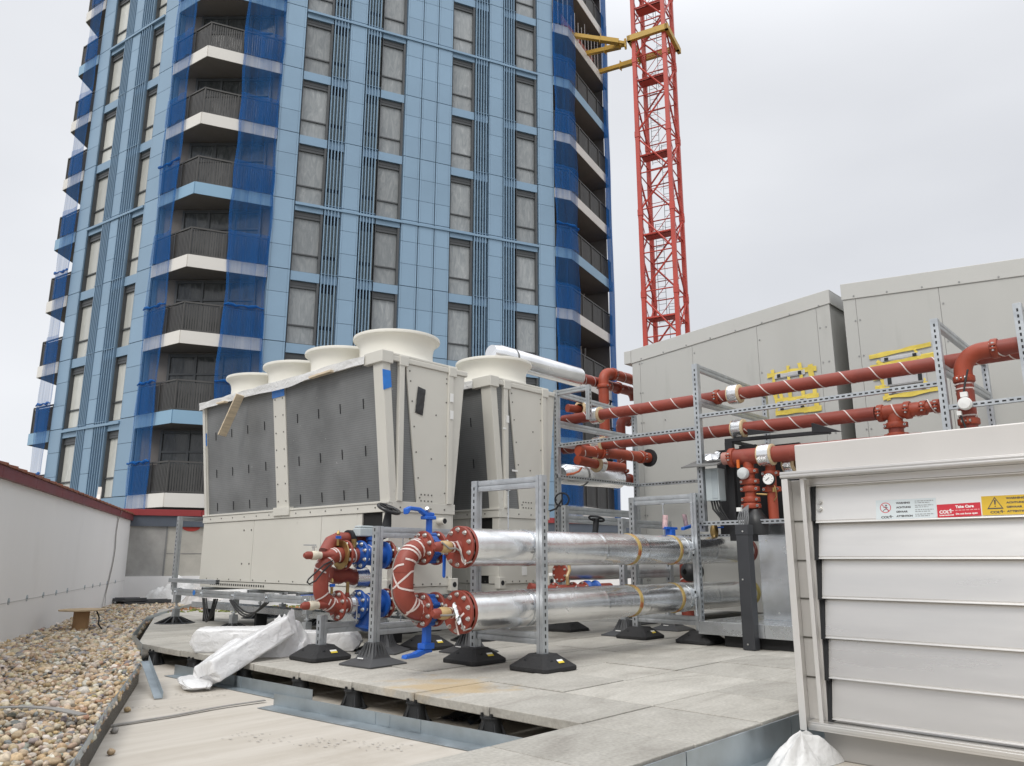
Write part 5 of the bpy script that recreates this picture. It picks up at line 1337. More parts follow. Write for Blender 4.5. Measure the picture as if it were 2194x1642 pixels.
for z in (zu3-.005, zl3+.012):
    ys = Y3_-.03; m = MB(); m.tube([(3.72,ys,z),(3.605,ys,z)], .030, 16); m.build('drain_stub', RED, t, smooth=35); m = MB(); m.tube([(3.515,ys,z),(3.475,ys,z),(3.452,ys,z)], [.031,.031,.017], 16); m.build('end_cap', RED, t, smooth=35)
    m = MB(); m.lathe((3.515,ys,z), X3, [(0,.02),(0,.034),(.02,.037),(.05,.037),(.06,.031),(.092,.029),(.092,.02)], 18); v_ = m.build('taped_valve', CREAMT, t, smooth=40)
    m = MB(); m.cyl((3.535,ys,z+.03), (3.535,ys,z+.07), .009, n=8); m.box(3.525,3.56,ys-.01,ys+.01,z+.062,z+.07); m.build('stem', ZINC, v_)
    m = MB(); m.obox((3.535,ys,z+.078), V((-.96,.1,.0)).normalized(), Y3, Z3, -.02, .085, -.008, .008, 0, .005); m.build('lever', BLUEH if z < .6 else M('lever_dark', (.05,.09,.17), .4, .5), v_, bevel=.002)
m = MB(); m.tube([(3.70,Y3_-.06,zu3-.045),(3.62,Y3_-.07,zu3-.075),(3.53,Y3_-.08,zu3-.14),(3.475,Y3_-.08,zu3-.185),(3.462,Y3_-.08,zu3-.21),(3.485,Y3_-.08,zu3-.225),(3.54,Y3_-.08,zu3-.20),(3.61,Y3_-.07,zu3-.13),(3.69,Y3_-.065,zu3-.065)], .0065, 8); m.build('trace_cable', CABLEK, t, smooth=50)
def gasket(par, x, z, R_=.118, mt=BRASS): 
    m = MB(); m.lathe((x,Y3_,z), X3, [(0,.07),(0,R_),(.010,R_),(.010,.07)], 32); m.build('gasket_ring', mt, par, smooth=35)
gasket(t, 3.812, zu3)
flange(t, (3.85,Y3_,zu3), (-1,0,0), .120, .02, 8, .096, hub=r3+.002); flange(t, (3.80,Y3_,zl3), (-1,0,0), .120, .02, 8, .096, hub=r3+.002)
def mini_cock(par, x, y, z):
    m = MB(); m.cyl((x,y,z), (x,y,z+.05), .011, n=8); m.cyl((x,y,z+.05), (x,y,z+.075), .015, n=6); m.lathe((x,y,z+.085),Z3,[(0,.012),(.01,.016),(.03,.010),(.04,.001)],10); o = m.build('vent_cock', BRASS, par, smooth=35)
    m = MB(); m.box(x-.028,x+.02,y-.016,y-.006,z+.055,z+.078); m.build('cock_handle', BLUEH, o)
mini_cock(t, 3.74, Y3_-.01, zl3+.095); mini_cock(t, 3.77, Y3_-.02, zu3+.075)
m = MB(); m.tube([(3.86,Y3_,zu3),(3.99,Y3_,zu3)], r3, 22); m.tube([(3.80,Y3_,zl3),(3.99,Y3_,zl3)], r3, 22)
m.tube([(3.90,Y3_,zl3+.05),(3.90,Y3_,zl3+.10)], .018, 10); m.build('spool', RED, t, smooth=40)
m = MB(); m.cyl((3.90,Y3_,zl3+.10),(3.90,Y3_,zl3+.185),.014,n=8); m.cyl((3.93,Y3_-.02,zu3+.06),(3.93,Y3_-.02,zu3+.13),.022,n=8); m.build_each('thermowell', BRASS, t, smooth=35)
m = MB(); P_, N_ = helix((3.87,Y3_,zl3),(3.985,Y3_,zl3), r3+.001, 3.2, .4); m.ribbon(P_, N_, .011); P_, N_ = helix((3.87,Y3_,zu3),(3.985,Y3_,zu3), r3+.001, 1.5, 1.4); m.ribbon(P_, N_, .011); m.build('heat_tape', HEATT, t)
# upper branch turning back with its grey actuator
m = MB(); m.tube([(3.70,Y3_+.05,zu3+.02),(3.76,Y3_+.07,zu3+.10),(3.85,Y3_+.10,zu3+.13),(4.15,Y3_+.14,zu3+.13)], r3*.95, 20); m.build('upper_branch', REDD, t, smooth=50)
m = MB(); m.lathe((3.95,Y3_+.11,zu3+.13), X3, [(0,r3),(0,r3+.018),(.05,r3+.018),(.05,r3)], 24); m.build('black_coupling', BLACK, t, smooth=35)
m = MB(); m.box(3.985,4.16,Y3_-.02,Y3_+.08,zu3+.155,zu3+.225); m.box(3.99,4.14,Y3_-.015,Y3_+.07,zu3+.2255,zu3+.245); m.build('actuator_box', GREYBOX, t, bevel=.008)
m = MB(); m.tube([(3.76,Y3_+.10,.66)]+[V((3.80+.05*i,Y3_+.12,.655-.02*math.sin(i))) for i in range(4)]+[(4.06,Y3_+.14,.62)], r3*1.05, 20); m.build('lower_branch', REDD, t, smooth=50)
m = MB(); m.lathe((4.05,Y3_+.14,.62), X3, [(0,r3),(0,r3+.025),(.12,r3+.03),(.12,.02)], 24); m.build('branch_lagging', FOIL, t, smooth=40)
def strainer(z, lower, label):
    t = thing('pipe_strainer', (4.13, Y3_, z), label, 'strainer' if lower else 'valve', 'blue cast valve bodies')
    m = MB(); m.lathe((4.02,Y3_,z), X3, [(0,.075),(.02,.072),(.06,.085),(.12,.092),(.17,.085),(.21,.072),(.23,.075)], 30)
    if lower:
        a = V((-.30,0,-.95)).normalized(); c = V((4.15,Y3_,z)); m.lathe(c, a, [(0,.07),(.10,.072),(.19,.072),(.195,.09),(.215,.09),(.218,.06),(.23,1e-4)], 26)
    else:
        m.lathe((4.14,Y3_,z), Z3, [(0,.06),(.09,.055),(.12,.05),(.125,.062),(.15,.062),(.155,.02)], 22)
    m.build('body', BLUEV, t, smooth=40)
    flange(t, (4.0,Y3_,z), (-1,0,0), .120, .024, 8, .096, BLUEV, bolt=.014, hub=r3+.004)
    m = MB(); m.lathe((4.245,Y3_,z), X3, [(0,.06),(0,.116),(.02,.116),(.02,.06)], 32); m.build('end_flange', BLUEV, t, smooth=35)
    if not lower:
        a = V((.10,-.02,1)).normalized(); c = V((4.24,Y3_-.04,z+.15)); m = MB(); m.lathe(c, a, [(0,.045),(.12,.04),(.22,.028),(.235,.035),(.25,.035),(.255,.01)], 18)
        m.cyl(V((4.14,Y3_,z+.12)), c+a*.02, .03, n=10)
        k_ = m.build('stem', BLACK, t, smooth=40)
        h = V((4.265,Y3_-.045,z+.395)); a2 = V((.10,-.42,.9)).normalized(); m = MB(); u = a2.cross(X3).normalized(); w_ = a2.cross(u)
        ringp = [h+(u*math.cos(q)+w_*math.sin(q))*.098 for q in np.linspace(0, 2*math.pi, 33)]
        m.tube(ringp, .015, 8, caps=False); m.cyl(h-a2*.03, h+a2*.02, .032, n=16)
        for q in range(4): m.beam(h, h+(u*math.cos(q*1.571+.5)+w_*math.sin(q*1.571+.5))*.095, .02, .012, up=a2)
        m.build('handwheel', M('wheel_black', (.022,.022,.024), .35), t, smooth=45)
    m = MB(); P_, N_ = helix((4.03,Y3_,z),(4.12,Y3_,z), .086, 1.2, .6); m.ribbon(P_, N_, .011); m.build('heat_tape', HEATT, t)
strainer(zu3, False, 'blue valve body with black handwheel behind the tall slotted post')
strainer(zl3, True, 'blue Y strainer with its pot hanging down behind the tall slotted post')
t = thing('red_pipe', (4.29, Y3_, .6), 'red pipes running from the blue strainers into the nearer chiller', 'pipe')
for z in (zu3, zl3):
    flange(t, (4.292,Y3_,z), (-1,0,0), .122, .022, 8, .098); m = MB(); m.tube([(4.28,Y3_,z),(4.72,Y3_,z)]+arc((4.72,Y3_+.13,z),X3,-Y3,.13,R(90),R(0),8)+[(4.85,5.95,z)], r3, 22); m.build('pipe_run', RED, t, smooth=40)
    m = MB(); m.lathe((4.36,Y3_,z), X3, [(0,r3),(0,r3+.012),(.05,r3+.012),(.05,r3)], 28); m.build('clamp_lining', INSUL, t, smooth=35)
    m = MB(); m.lathe((4.37,Y3_,z), X3, [(0,r3+.0125),(0,r3+.02),(.03,r3+.02),(.03,r3+.0125)], 28); m.box(4.37,4.40,Y3_-r3-.055,Y3_-r3-.018,z-.004,z+.004); m.cyl((4.385,Y3_-r3-.045,z-.16 if z < .6 else z+.02),(4.385,Y3_-r3-.045,z+.05 if z < .6 else z+.2),.0055,n=8); m.build('clamp_ring', GALVS, t, smooth=35)
m = MB(); m.cyl((4.55,Y3_-.02,zu3+.05),(4.55,Y3_-.02,zu3+.20),.022,n=8); m.build('brass_fitting', BRASS, t)
m = MB()
for z, x in ((zl3, 3.93), (zl3, 4.31)):
    pass
m = MB(); m.tube([(4.31,Y3_-.14,zu3-.02),(4.32,Y3_-.16,zu3-.10),(4.30,Y3_-.16,zu3-.22),(4.24,Y3_-.12,zu3-.30)], .005, 8); tag(m.build('sensor_cable', CABLEK, smooth=50, loc=(4.31,Y3_-.14,zu3)), 'thin black cable hanging from the flange right of the tall slotted post', 'cable')
m = MB()
for xx in (3.905,):
    m.lathe((xx,Y3_,zl3), X3, [(0,r3+.010),(0,r3+.020),(.035,r3+.020),(.035,r3+.010)], 28); m.box(xx,xx+.035,Y3_-r3-.06,Y3_-r3-.015,zl3-.004,zl3+.004); m.cyl((xx+.017,Y3_-r3-.05,.275),(xx+.017,Y3_-r3-.05,zl3+.05),.0055,n=8)
tag(m.build('pipe_clamp', GALVS, loc=(3.905,Y3_,zl3), smooth=35), 'galvanised clamp on a rod under the red spool left of the lower blue strainer', 'clamp')

# ------------------------------------------------------------------ pipes farther back between and beyond the lagged pair
t = thing('lagged_pipe', (6.3, 5.3, .62), 'foil lagged pipe lying lower behind the lagged pair, with small red fittings below', 'pipe')
m = MB(); m.tube([(6.35+i*.33, 5.3, .64+.004*math.sin(i*2)) for i in range(12)], .085, 28); m.build('lagging', FOILD, t, smooth=60)
flange(t, (6.34,5.3,.64), (-1,0,0), .10, .02, 8, .08, bolt=.009)
m = MB(); m.tube([(5.9,5.45,.86),(9,5.45,.86)], .085, 24); m.build('lagging', FOILD, t, smooth=60)
m = MB(); m.tube([(5.85,5.28,.50),(6.0,5.22,.47),(6.4,5.22,.47),(7.1,5.22,.47)], .05, 16); m.build('pipe_run', RED, t, smooth=45)
for x in (6.15, 6.45, 6.62): flange(t, (x,5.22,.47), (-1,0,0), .075, .016, 6, .06, bolt=.008)
m = MB(); m.lathe((6.66,5.22,.47), X3, [(0,.05),(.02,.085),(.05,.085),(.06,.06),(.16,.065),(.18,.085),(.2,.05)], 22); m.build('blue_body', BLUEV, t, smooth=40)
m = MB(); m.tube([(6.35,5.2,.52),(6.33,5.19,.60),(6.37,5.19,.66),(6.37,5.2,.74)], .018, 8); m.build('brass_fitting', BRASST, t, smooth=40)
t = thing('red_pipe', (7.85, 4.62, .3), 'short red riser seen between the two lagged pipes at the far frame', 'pipe')
m = MB(); m.tube([(7.86,4.72,.15),(7.86,4.72,.85)], .07, 22); m.build('pipe_run', RED, t, smooth=40); m = MB(); P_, N_ = helix((7.86,4.72,.35),(7.86,4.72,.78), .071, 2.5); m.ribbon(P_, N_, .013); m.build('heat_tape', HEATT, t)
def ball(px, py, pz, label, lever):
    t = thing('ball_valve', (px,py,pz), label, 'valve'); m = MB(); m.lathe((px,py,pz), Z3, [(0,.03),(.02,.04),(.06,.045),(.10,.04),(.14,.025),(.145,.01)], 16); m.build('body', BRASS, t, smooth=40)
    m = MB(); m.obox((px,py,pz+.09), V(lever).normalized(), V((-V(lever).y,V(lever).x,0)).normalized(), Z3, -.02, .14, -.012, .012, 0, .016); m.box(px-.03,px+.03,py-.03,py+.03,pz+.06,pz+.089); m.build('lever', BLUEH, t, bevel=.004)
ball(7.55, 4.17, 1.0, 'brass ball valve with blue lever on top of the upper lagged pipe', (.6,-.8,.05))
t = thing('valve_tag', (7.0, 4.5, 1.0), 'blue lever valve with pink and clear plastic tags above the upper lagged pipe', 'valve')
m = MB(); m.box(6.72,6.80,4.18,4.25,1.0,1.06); m.box(6.66,6.86,4.19,4.24,1.06,1.085); m.oprism((0,4.16,0), X3, Z3, Y3, [(6.9,1.085),(7.08,1.12),(7.3,1.13),(7.3,1.10),(7.08,1.09),(6.9,1.055)], -.02, .02); m.build('lever', BLUEH, t, bevel=.005)
m = MB(); m.grid(lambda u, v: V((6.62+.11*u+.02*v, 4.22+.01*math.sin(u*7), 1.07+.13*v)), 4, 4); m.grid(lambda u, v: V((7.0+.09*u-.03*v, 4.2+.01*math.sin(u*9), 1.10+.12*v)), 4, 4); m.build_each('plastic_tag', M('pink_tag', (.72,.50,.50), .4, 0, .45, 22), t)
t = thing('handwheel_valve', (7.0, 5.3, 1.0), 'small black handwheel valve behind the far goalpost frame', 'valve')
h = V((7.15,5.42,1.22)); m = MB(); m.tube([h+V((math.cos(q)*.085,math.sin(q)*.085,-.3*math.cos(q)*.085)) for q in np.linspace(0,6.283,25)], .012, 8, caps=False); m.beam(h-X3*.08, h+X3*.08, .016, .01); m.beam(h-Y3*.08, h+Y3*.08, .016, .01); m.build('handwheel', BLACK, t, smooth=45)
m = MB(); m.cyl(h, h-Z3*.26-X3*.05, .034, n=12); m.build('stem', BLACK, t, smooth=40); m = MB(); m.cyl(h-Z3*.26-X3*.05, h-Z3*.6-X3*.05, .055, n=14); m.build('body', REDF, t, smooth=40)

# ------------------------------------------------------------------ pipe rack with the long red pipes
rack = thing('pipe_rack', (7.0, 3.9, 0), 'tall slotted steel rack carrying the long red pipes in front of the grey enclosures', 'pipe rack')
XR, XB_ = 7.0, 8.62
for y in (5.86, 3.975, 1.70, 1.10): post(XR, y, 1.04 if y == 3.975 else .05, 2.75, rack, '-X', .06)
for y in (5.86, 4.0, 1.70, 1.10): post(XB_, y, .05, 2.70, rack, '-X', .055)
for y, zz in ((5.86, 2.345), (3.975, 2.355), (1.70, 2.33)):
    bar((XR+.035, y, zz), (XB_-.03, y, zz), rack, .075, .042); bar((XR+.035, y, 2.715), (XB_-.03, y, 2.67), rack, .07, .042)
bar((XR+.035, 1.10, 2.715), (XB_-.03, 1.10, 2.67), rack, .07, .042)
bar((XR, 5.83, 2.715), (XR, 5.40, 2.715), rack, .06, .042); post(XR, 5.38, 2.34, 2.745, rack, '-Y', .05); bar((7.0,5.83,2.09), (8.6,5.83,2.115), rack, .05, .04)
rail((XR, 5.835, 2.08), (XR, 4.005, 2.08), rack); rail((XR, 3.945, 2.199), (XR, 1.73, 2.199), rack); rail((XR, 1.67, 1.99), (XR, -.6, 1.99), rack)
for y0_, y1_, zz in ((5.83,4.03,1.72),(3.97,1.73,1.80),(5.83,4.03,1.05),(3.97,1.73,1.0),(1.67,-.5,1.83)): rail((XB_, y0_, zz), (XB_, y1_, zz), rack)
rail((6.97, 5.83, 1.72), (8.6, 5.83, 1.72), rack)
for x, y, st in ((XR,5.86,'rubber'),(XB_,5.86,'rubber')): foot(x, y, rack, st, 0, False)
RP = .0635
def long_pipe(pts, label, r, hoops, tape, name='red_pipe'):
    t = thing(name, pts[0], label, 'pipe'); m = MB(); m.tube(pts, r, 28); m.build('pipe_run', RED, t, smooth=45)
    a, c = V(pts[0]), V(pts[-1]); d = (c-a).normalized()
    for q in hoops: hoop(t, a+d*q, d, r)
    m = MB()
    for q0, q1, tn, ph in tape: P_, N_ = helix(a+d*q0, a+d*q1, r+.001, tn, ph, amp=.012); m.ribbon(P_, N_, .010)
    m.build('heat_tape', HEATT, t); return t
p1_ = long_pipe([(7.35,6.05,2.452),(7.35,-.6,2.445)], 'upper long red pipe spiralled with white tape along the rack', RP, (.52, 2.32), ((.1,.5,1.3,0),(.55,2.2,6.0,1.),(2.4,5.2,10.5,.4)))
coupling(p1_, (7.35,3.93,2.45), Y3, RP); coupling(p1_, (7.35,.9,2.446), Y3, RP)
p2_ = long_pipe([(7.35,6.05,2.095),(7.35,2.36,2.075)], 'lower long red pipe spiralled with white tape along the rack', RP, (.55, 2.34), ((.05,.5,2.2,0),(.6,2.2,6.5,1.),(2.42,3.6,4.5,.2)))
def tee(par, c, d, r, ln):
    c, d = V(c), V(d); m = MB(); m.tube([c-d*.10, c+d*.10], r*1.06, 24); m.tube([c, c-Z3*.11], r*1.0, 22); m.build('tee', REDF, par, smooth=40)
    coupling(par, c-d*.115, d, r); coupling(par, c+d*.115, d, r); coupling(par, c-Z3*.125, Z3, r)
tee(p2_, (7.35,2.20,2.07), Y3, RP, 0)
m = MB(); m.tube([(7.35,2.06,2.07),(7.35,2.0,2.07),(7.35,1.96,2.075),(7.35,1.80,2.075)], [RP,RP,.05,.046], 20); m.build('reducer', REDF, p2_, smooth=40)
coupling(p2_, (7.35,1.955,2.073), Y3, .049); coupling(p2_, (7.35,1.85,2.075), Y3, .045)
m = MB(); m.tube([(7.35,2.20,1.95),(7.35,2.20,1.3)], RP, 22); m.build('drop_pipe', RED, p2_, smooth=40); coupling(p2_, (7.35,2.20,1.85), Z3, RP)
m = MB()
for a, c, tn in (((7.35,2.33,2.07),(7.35,2.06,2.07),1.5),((7.35,2.02,2.07),(7.35,1.82,2.075),1.2)): P_, N_ = helix(a, c, RP+.006, tn, 1.); m.ribbon(P_, N_, .010)
m.build('heat_tape', HEATT, p2_)
t = thing('red_pipe', (7.1, 1.55, 2.4), 'red pipe elbow turning down beside the second rack post, right of the yellow tape', 'pipe')
rr = .066; m = MB(); m.tube([(7.1,-.4,2.462),(7.1,1.36,2.442)], rr, 26); m.build('pipe_run', RED, t, smooth=40)
m = MB(); m.tube([(7.1,1.34,2.442)]+arc((7.1,1.40,2.442-.16),Y3,Z3,.16,R(90),R(0),10)+[(7.1,1.56,2.24)], rr*1.06, 26); m.build('elbow', REDF, t, smooth=45)
m = MB(); m.tube([(7.1,1.56,2.22),(7.1,1.58,1.2)], rr, 24); m.build('drop_pipe', RED, t, smooth=40)
coupling(t, (7.1,1.31,2.443), Y3, rr); coupling(t, (7.1,1.56,2.225), Z3, rr, bolt_dir=(0,-1,0)); coupling(t, (7.1,1.565,1.87), Z3, rr, bolt_dir=(0,-1,0))
m = MB(); P_, N_ = helix((7.1,1.2,2.443),(7.1,1.45,2.43), rr+.004, 1.1, 0); m.ribbon(P_, N_, .010)
for z in (2.185, 2.145, 1.92): P_, N_ = helix((7.1,1.565,z),(7.1,1.565,z-.01), rr+.002, 1.05, 0); m.ribbon(P_, N_, .011)
P_, N_ = helix((7.1,1.05,2.446),(7.1,.7,2.45), rr+.001, 1.2, 2); m.ribbon(P_, N_, .010); P_, N_ = helix((7.1,1.565,2.12),(7.1,1.565,1.9), rr+.001, .6, 3.); m.ribbon(P_, N_, .011); m.build('heat_tape', HEATT, t)
t = thing('junction_box', (6.95, 1.50, 2.0), 'small white round junction box with a black cable on the red drop pipe', 'junction box')
m = MB(); m.lathe((6.985,1.545,2.0), (-1,0,0), [(0,1e-4),(0,.050),(.03,.053),(.035,.050),(.055,.044),(.06,1e-4)], 24); m.box(6.95,6.985,1.52,1.57,2.055,2.095); m.box(6.95,6.985,1.58,1.61,1.91,1.945); m.build('box', TAPEW, t, smooth=35)
m = MB(); m.tube([(6.965,1.545,2.09),(6.97,1.53,2.16),(6.99,1.50,2.28)], .008, 8); m.tube([(6.965,1.59,1.92),(6.98,1.57,1.82),(6.99,1.545,1.70)], .008, 8); m.build('cable', CABLEK, t, smooth=50)
# far group of pipes by the gap to the sky
t = thing('lagged_pipe', (6.6, 6.6, 3.25), 'foil lagged pipe running above the farther chiller to a red elbow', 'pipe')
m = MB(); m.tube([(6.62,6.6,3.285),(6.75,6.6,3.275),(8.35,6.6,3.26)], [.10,.135,.135], 32); m.tube([(8.35,6.6,3.26),(8.42,6.6,3.26)], [.135,.08], 24); m.build('lagging', FOIL, t, smooth=50)
m = MB(); m.lathe((6.98,6.6,3.27), X3, [(0,.136),(0,.139),(.03,.139),(.03,.136)], 32); m.build('band', AHUD, t)
m = MB(); m.tube([(8.4,6.6,3.26),(9.6,6.6,3.26)], .072, 22); m.tube(arc((9.6,6.6,3.13),Z3,X3,.13,0,R(90),6), .072, 18); m.build('pipe_run', RED, t, smooth=45)
m = MB(); m.tube([(8.75,6.45,2.25),(8.75,6.45,3.20)]+arc((8.90,6.45,3.24),-X3,Z3,.15,0,R(90),8)+[(9.7,6.45,3.39)], .075, 22); m.build('elbow_pipe', REDF, t, smooth=45)
for p_, a_ in (((8.75,6.45,3.17),Z3), ((8.98,6.45,3.39),X3), ((9.3,6.6,3.26),X3), ((9.6,6.45,3.39),X3)): coupling(t, p_, a_, .075)
m = MB(); P_, N_ = helix((8.45,6.6,3.26),(9.5,6.6,3.26), .073, 5); m.ribbon(P_, N_, .010); P_, N_ = helix((9.0,6.45,3.39),(9.6,6.45,3.39), .076, 3); m.ribbon(P_, N_, .010); P_, N_ = helix((8.75,6.45,2.3),(8.75,6.45,3.1), .076, 2.); m.ribbon(P_, N_, .010); m.build('heat_tape', HEATT, t)
t = thing('lagged_pipe', (8.0, 6.6, 1.88), 'shiny foil lagged stub with red capped end, low beside the grey enclosure', 'pipe')
m = MB(); m.tube([(7.95,6.6,1.875),(8.0,6.6,1.877),(9.25,6.6,1.90),(9.3,6.6,1.90)], [.09,.135,.135,.09], 32); m.build('lagging', FOIL, t, smooth=45)
m = MB(); m.lathe((8.38,6.6,1.885), X3, [(0,.137),(0,.141),(.035,.141),(.035,.137)], 32); m.build('band', AHUD, t, smooth=35)
m = MB(); m.tube([(9.25,6.6,1.90),(9.62,6.6,1.905),(9.66,6.6,1.905)], [.078,.078,.05], 22); m.tube([(9.35,6.6,1.95),(9.35,6.6,2.68)]+arc((9.47,6.6,2.68),-X3,Z3,.12,0,R(90),8)+[(9.9,6.6,2.80)], .07, 22); m.build('pipe_run', RED, t, smooth=45)
for p_, a_ in (((9.52,6.6,1.905),X3), ((9.35,6.6,2.02),Z3), ((9.55,6.6,2.80),X3)): coupling(t, p_, a_, .076)
m = MB(); P_, N_ = helix((9.35,6.6,2.05),(9.35,6.6,2.7), .071, 2.2); m.ribbon(P_, N_, .010); P_, N_ = helix((9.5,6.6,2.8),(9.85,6.6,2.8), .071, 2.2); m.ribbon(P_, N_, .010); m.build('heat_tape', HEATT, t)
t = thing('red_pipe', (7.9, 5.3, 2.1), 'short taped red pipe with a black flange under the lower long pipe', 'pipe')
m = MB(); m.tube([(7.0,5.55,2.0),(7.5,5.45,2.0),(8.15,5.35,2.0)], RP, 22); m.tube([(7.2,5.72,1.92),(7.55,5.72,1.90),(8.1,5.70,1.90)], RP*.9, 20); m.build('pipe_run', REDF, t, smooth=45); hoop(t, (7.62,5.72,1.90), X3, RP*.9, .10, .09)
m = MB(); m.lathe((8.15,5.35,2.0), X3, [(0,.05),(0,.11),(.03,.11),(.03,.05)], 24); m.build('black_flange', BLACK, t, smooth=35); coupling(t, (8.02,5.37,2.0), X3, RP); coupling(t, (7.35,5.48,2.0), X3, RP)
m = MB(); P_, N_ = helix((7.05,5.54,2.0),(8.0,5.37,2.0), RP+.001, 5); m.ribbon(P_, N_, .010); m.build('heat_tape', HEATT, t)
m = MB(); m.tube([(7.2,5.66,1.82),(7.12,5.64,1.77),(7.0,5.62,1.735)], .012, 8); m.tube([(7.0,5.62,1.735),(6.86,5.60,1.71)], .014, 8); m.build('lever', M('orange_lever', (.5,.12,.05), .4), t, smooth=40)
t = thing('insulated_hanger', (7.6, 6.0, 2.72), 'loose foil insulated pipe ring hanging under the rack top above the farther chiller', 'pipe hanger')
hoop(t, (7.55,5.9,2.60), X3, RP, .10, .10); m = MB(); m.tube([(7.35,5.98,2.60),(7.85,5.85,2.60)], RP*.8, 18); m.cyl((7.55,5.9,2.70),(7.55,5.9,2.74),.006,n=6); m.build('pipe_run', REDF, t, smooth=40)
t = thing('valve_cluster', (6.72, 5.9, 1.4), 'dark red valves with a black gauge squeezed between the farther chiller and the rack post', 'valve')
m = MB()
for z in (1.05,1.22,1.40,1.55): m.lathe((6.80,5.95,z), Z3, [(0,.03),(.02,.06),(.09,.055),(.12,.03)], 14)
m.tube([(6.8,5.95,.9),(6.8,5.95,2.3)], .032, 12); m.build('body', M('dark_red_valve', (.20,.035,.03), .5, 0, .3, 12), t, smooth=40)
h = V((6.93,5.74,1.44)); m = MB(); m.tube([h+V((.035*math.cos(q),-.075*math.cos(q),.075*math.sin(q))) for q in np.linspace(0,6.283,21)], .010, 7, caps=False); m.beam(h-Z3*.07, h+Z3*.07, .012, .01); m.tube([(6.84,5.9,1.3),(6.92,5.82,1.34),h], .012, 6); m.build('handwheel', BLACK, t, smooth=40)
# ------------------------------------------------------------------ grey plant enclosures
def enclosure(ya, yb, za, zb_, seams, label, gutter):
    """ya > yb (left to right in the photo); roof edge runs from za at ya to zb_ at yb"""
    xf = 8.9; t = thing('plant_enclosure', (xf, ya, 0), label, 'enclosure', 'grey sheet steel plant enclosures')
    zr = lambda y: za+(zb_-za)*(ya-y)/(ya-yb); O = V((0,0,0)); lo = .16
    m = MB(); m.oprism(O, Y3, Z3, X3, [(ya-.01,lo),(yb+.01,lo),(yb+.01,zr(yb)-.05),(ya-.01,zr(ya)-.05)], xf+.03, xf+2.6); m.build('end_wall', AHUG, t)
    m = MB(); m.oprism(O, Y3, Z3, X3, [(ya-.02,lo+.01),(yb+.02,lo+.01),(yb+.02,zr(yb)-.1),(ya-.02,zr(ya)-.1)], xf+.012, xf+.029); m.build('seam', AHUD, t)
    ys = [ya]+seams+[yb]; m = MB()
    for i in range(len(ys)-1):
        a, c = ys[i]-(.002 if i else 0), ys[i+1]+(.002 if i < len(ys)-2 else 0)
        m.oprism(O, Y3, Z3, X3, [(a,lo),(c,lo),(c,zr(c)-.1),(a,zr(a)-.1)], xf, xf+.0115)
    m.build('wall_panel', AHUG, t)
    m = MB(); e = .004
    m.oprism(O, Y3, Z3, X3, [(ya+.012,zr(ya)-.195),(yb-.012,zr(yb)-.175),(yb-.012,zr(yb)),(ya+.012,zr(ya))], xf-.012, xf-.0005)
    m.oprism(O, Y3, Z3, X3, [(ya+.012,zr(ya)-.012),(yb-.012,zr(yb)-.012),(yb-.012,zr(yb)),(ya+.012,zr(ya))], xf, xf+2.62)
    m.oprism(O, X3, Z3, Y3, [(xf,zr(yb)-.175),(xf+2.62,zr(yb)-.175),(xf+2.62,zr(yb)-.013),(xf,zr(yb)-.013)], yb-.012, yb-.001)
    if gutter: m.box(xf-.02, xf+2.6, ya+.013, ya+.125, zr(ya)-.19, zr(ya)-.005)
    m.build('roof_trim', AHUG2, t, bevel=.006)
    m = MB(); pts = []
    for y in np.arange(yb+.12, ya, .36): pts.append((xf-.012, y, zr(y)-.165))
    for s in [ya-.09]+seams+[yb+.09]:
        for z in np.arange(.5, 3.5, .42): pts.append((xf, s-.03, z))
    for y in np.arange(yb+.4, ya-.3, .95):
        for z in (.9, 1.75, 2.6): pts.append((xf, y, z))
    screws(m, pts, (-1,0,0), .010, .006); m.build('rivet_row', M('rivet', (.33,.33,.32), .35, .7), t)
    return t
en1 = enclosure(6.05, 3.25, 3.66, 3.885, [5.92, 5.09, 4.17, 3.41], 'grey sheet steel enclosure beside the crane, with a gutter at its left end', True)
en2 = enclosure(3.09, -2.2, 3.91, 3.42, [2.95, 2.086, 1.0, .1], 'larger grey sheet steel enclosure at the right edge of the photo', False)
def tape(par, y0, z0, y1, z1, wd, seed, x=8.888):
    wd *= .82; m = MB(); a, c = V((x, y0, z0)), V((x, y1, z1)); d = (c-a).normalized(); s = X3.cross(d)
    m.grid(lambda u, v: a+(c-a)*u+s*(wd*(v-.5)+.02*noise.noise(V((u*3, seed, v))))-X3*(.002+.009*abs(noise.noise(V((u*4+seed, v*1.5, seed))))), 16, 3); m.build('yellow_tape', YTAPE, par, smooth=30)
def hatch_bar(par, y0, y1, z, h, x=8.893):
    m = MB(); m.box(x-.010, x, y1, y0, z-h/2, z+h/2); m.box(x-.014, x-.0101, y1+.03, y0-.03, z-h/2+.01, z+h/2-.008)
    o = m.build('vent_cover', HANDLE, par, bevel=.003)
    m = MB()
    for yy in (y0-.05, y1+.07): m.box(x-.016, x-.0142, yy-.03, yy+.012, z-h*.35, z+h*.35)
    m.build('cover_clip', BLACK, o)
hatch_bar(en1, 3.98, 3.60, 2.94, .06); hatch_bar(en1, 3.97, 3.60, 2.60, .05); hatch_bar(en1, 3.97, 3.60, 2.53, .03)
for k, q in enumerate(((4.07,2.965,3.46,2.96,.075),(4.02,2.84,3.47,2.83,.07),(3.98,2.64,3.46,2.64,.06),(4.0,2.49,3.44,2.485,.075),(4.0,3.03,3.97,2.50,.055),(3.80,3.05,3.80,2.46,.05),(3.66,3.06,3.63,2.45,.055),(3.53,3.02,3.49,2.45,.07),(3.92,2.72,3.86,2.47,.05))): tape(en1, *q, k)
hatch_bar(en2, 2.74, 2.33, 2.93, .05); hatch_bar(en2, 2.73, 2.30, 2.68, .11); hatch_bar(en2, 2.70, 2.28, 2.56, .05)
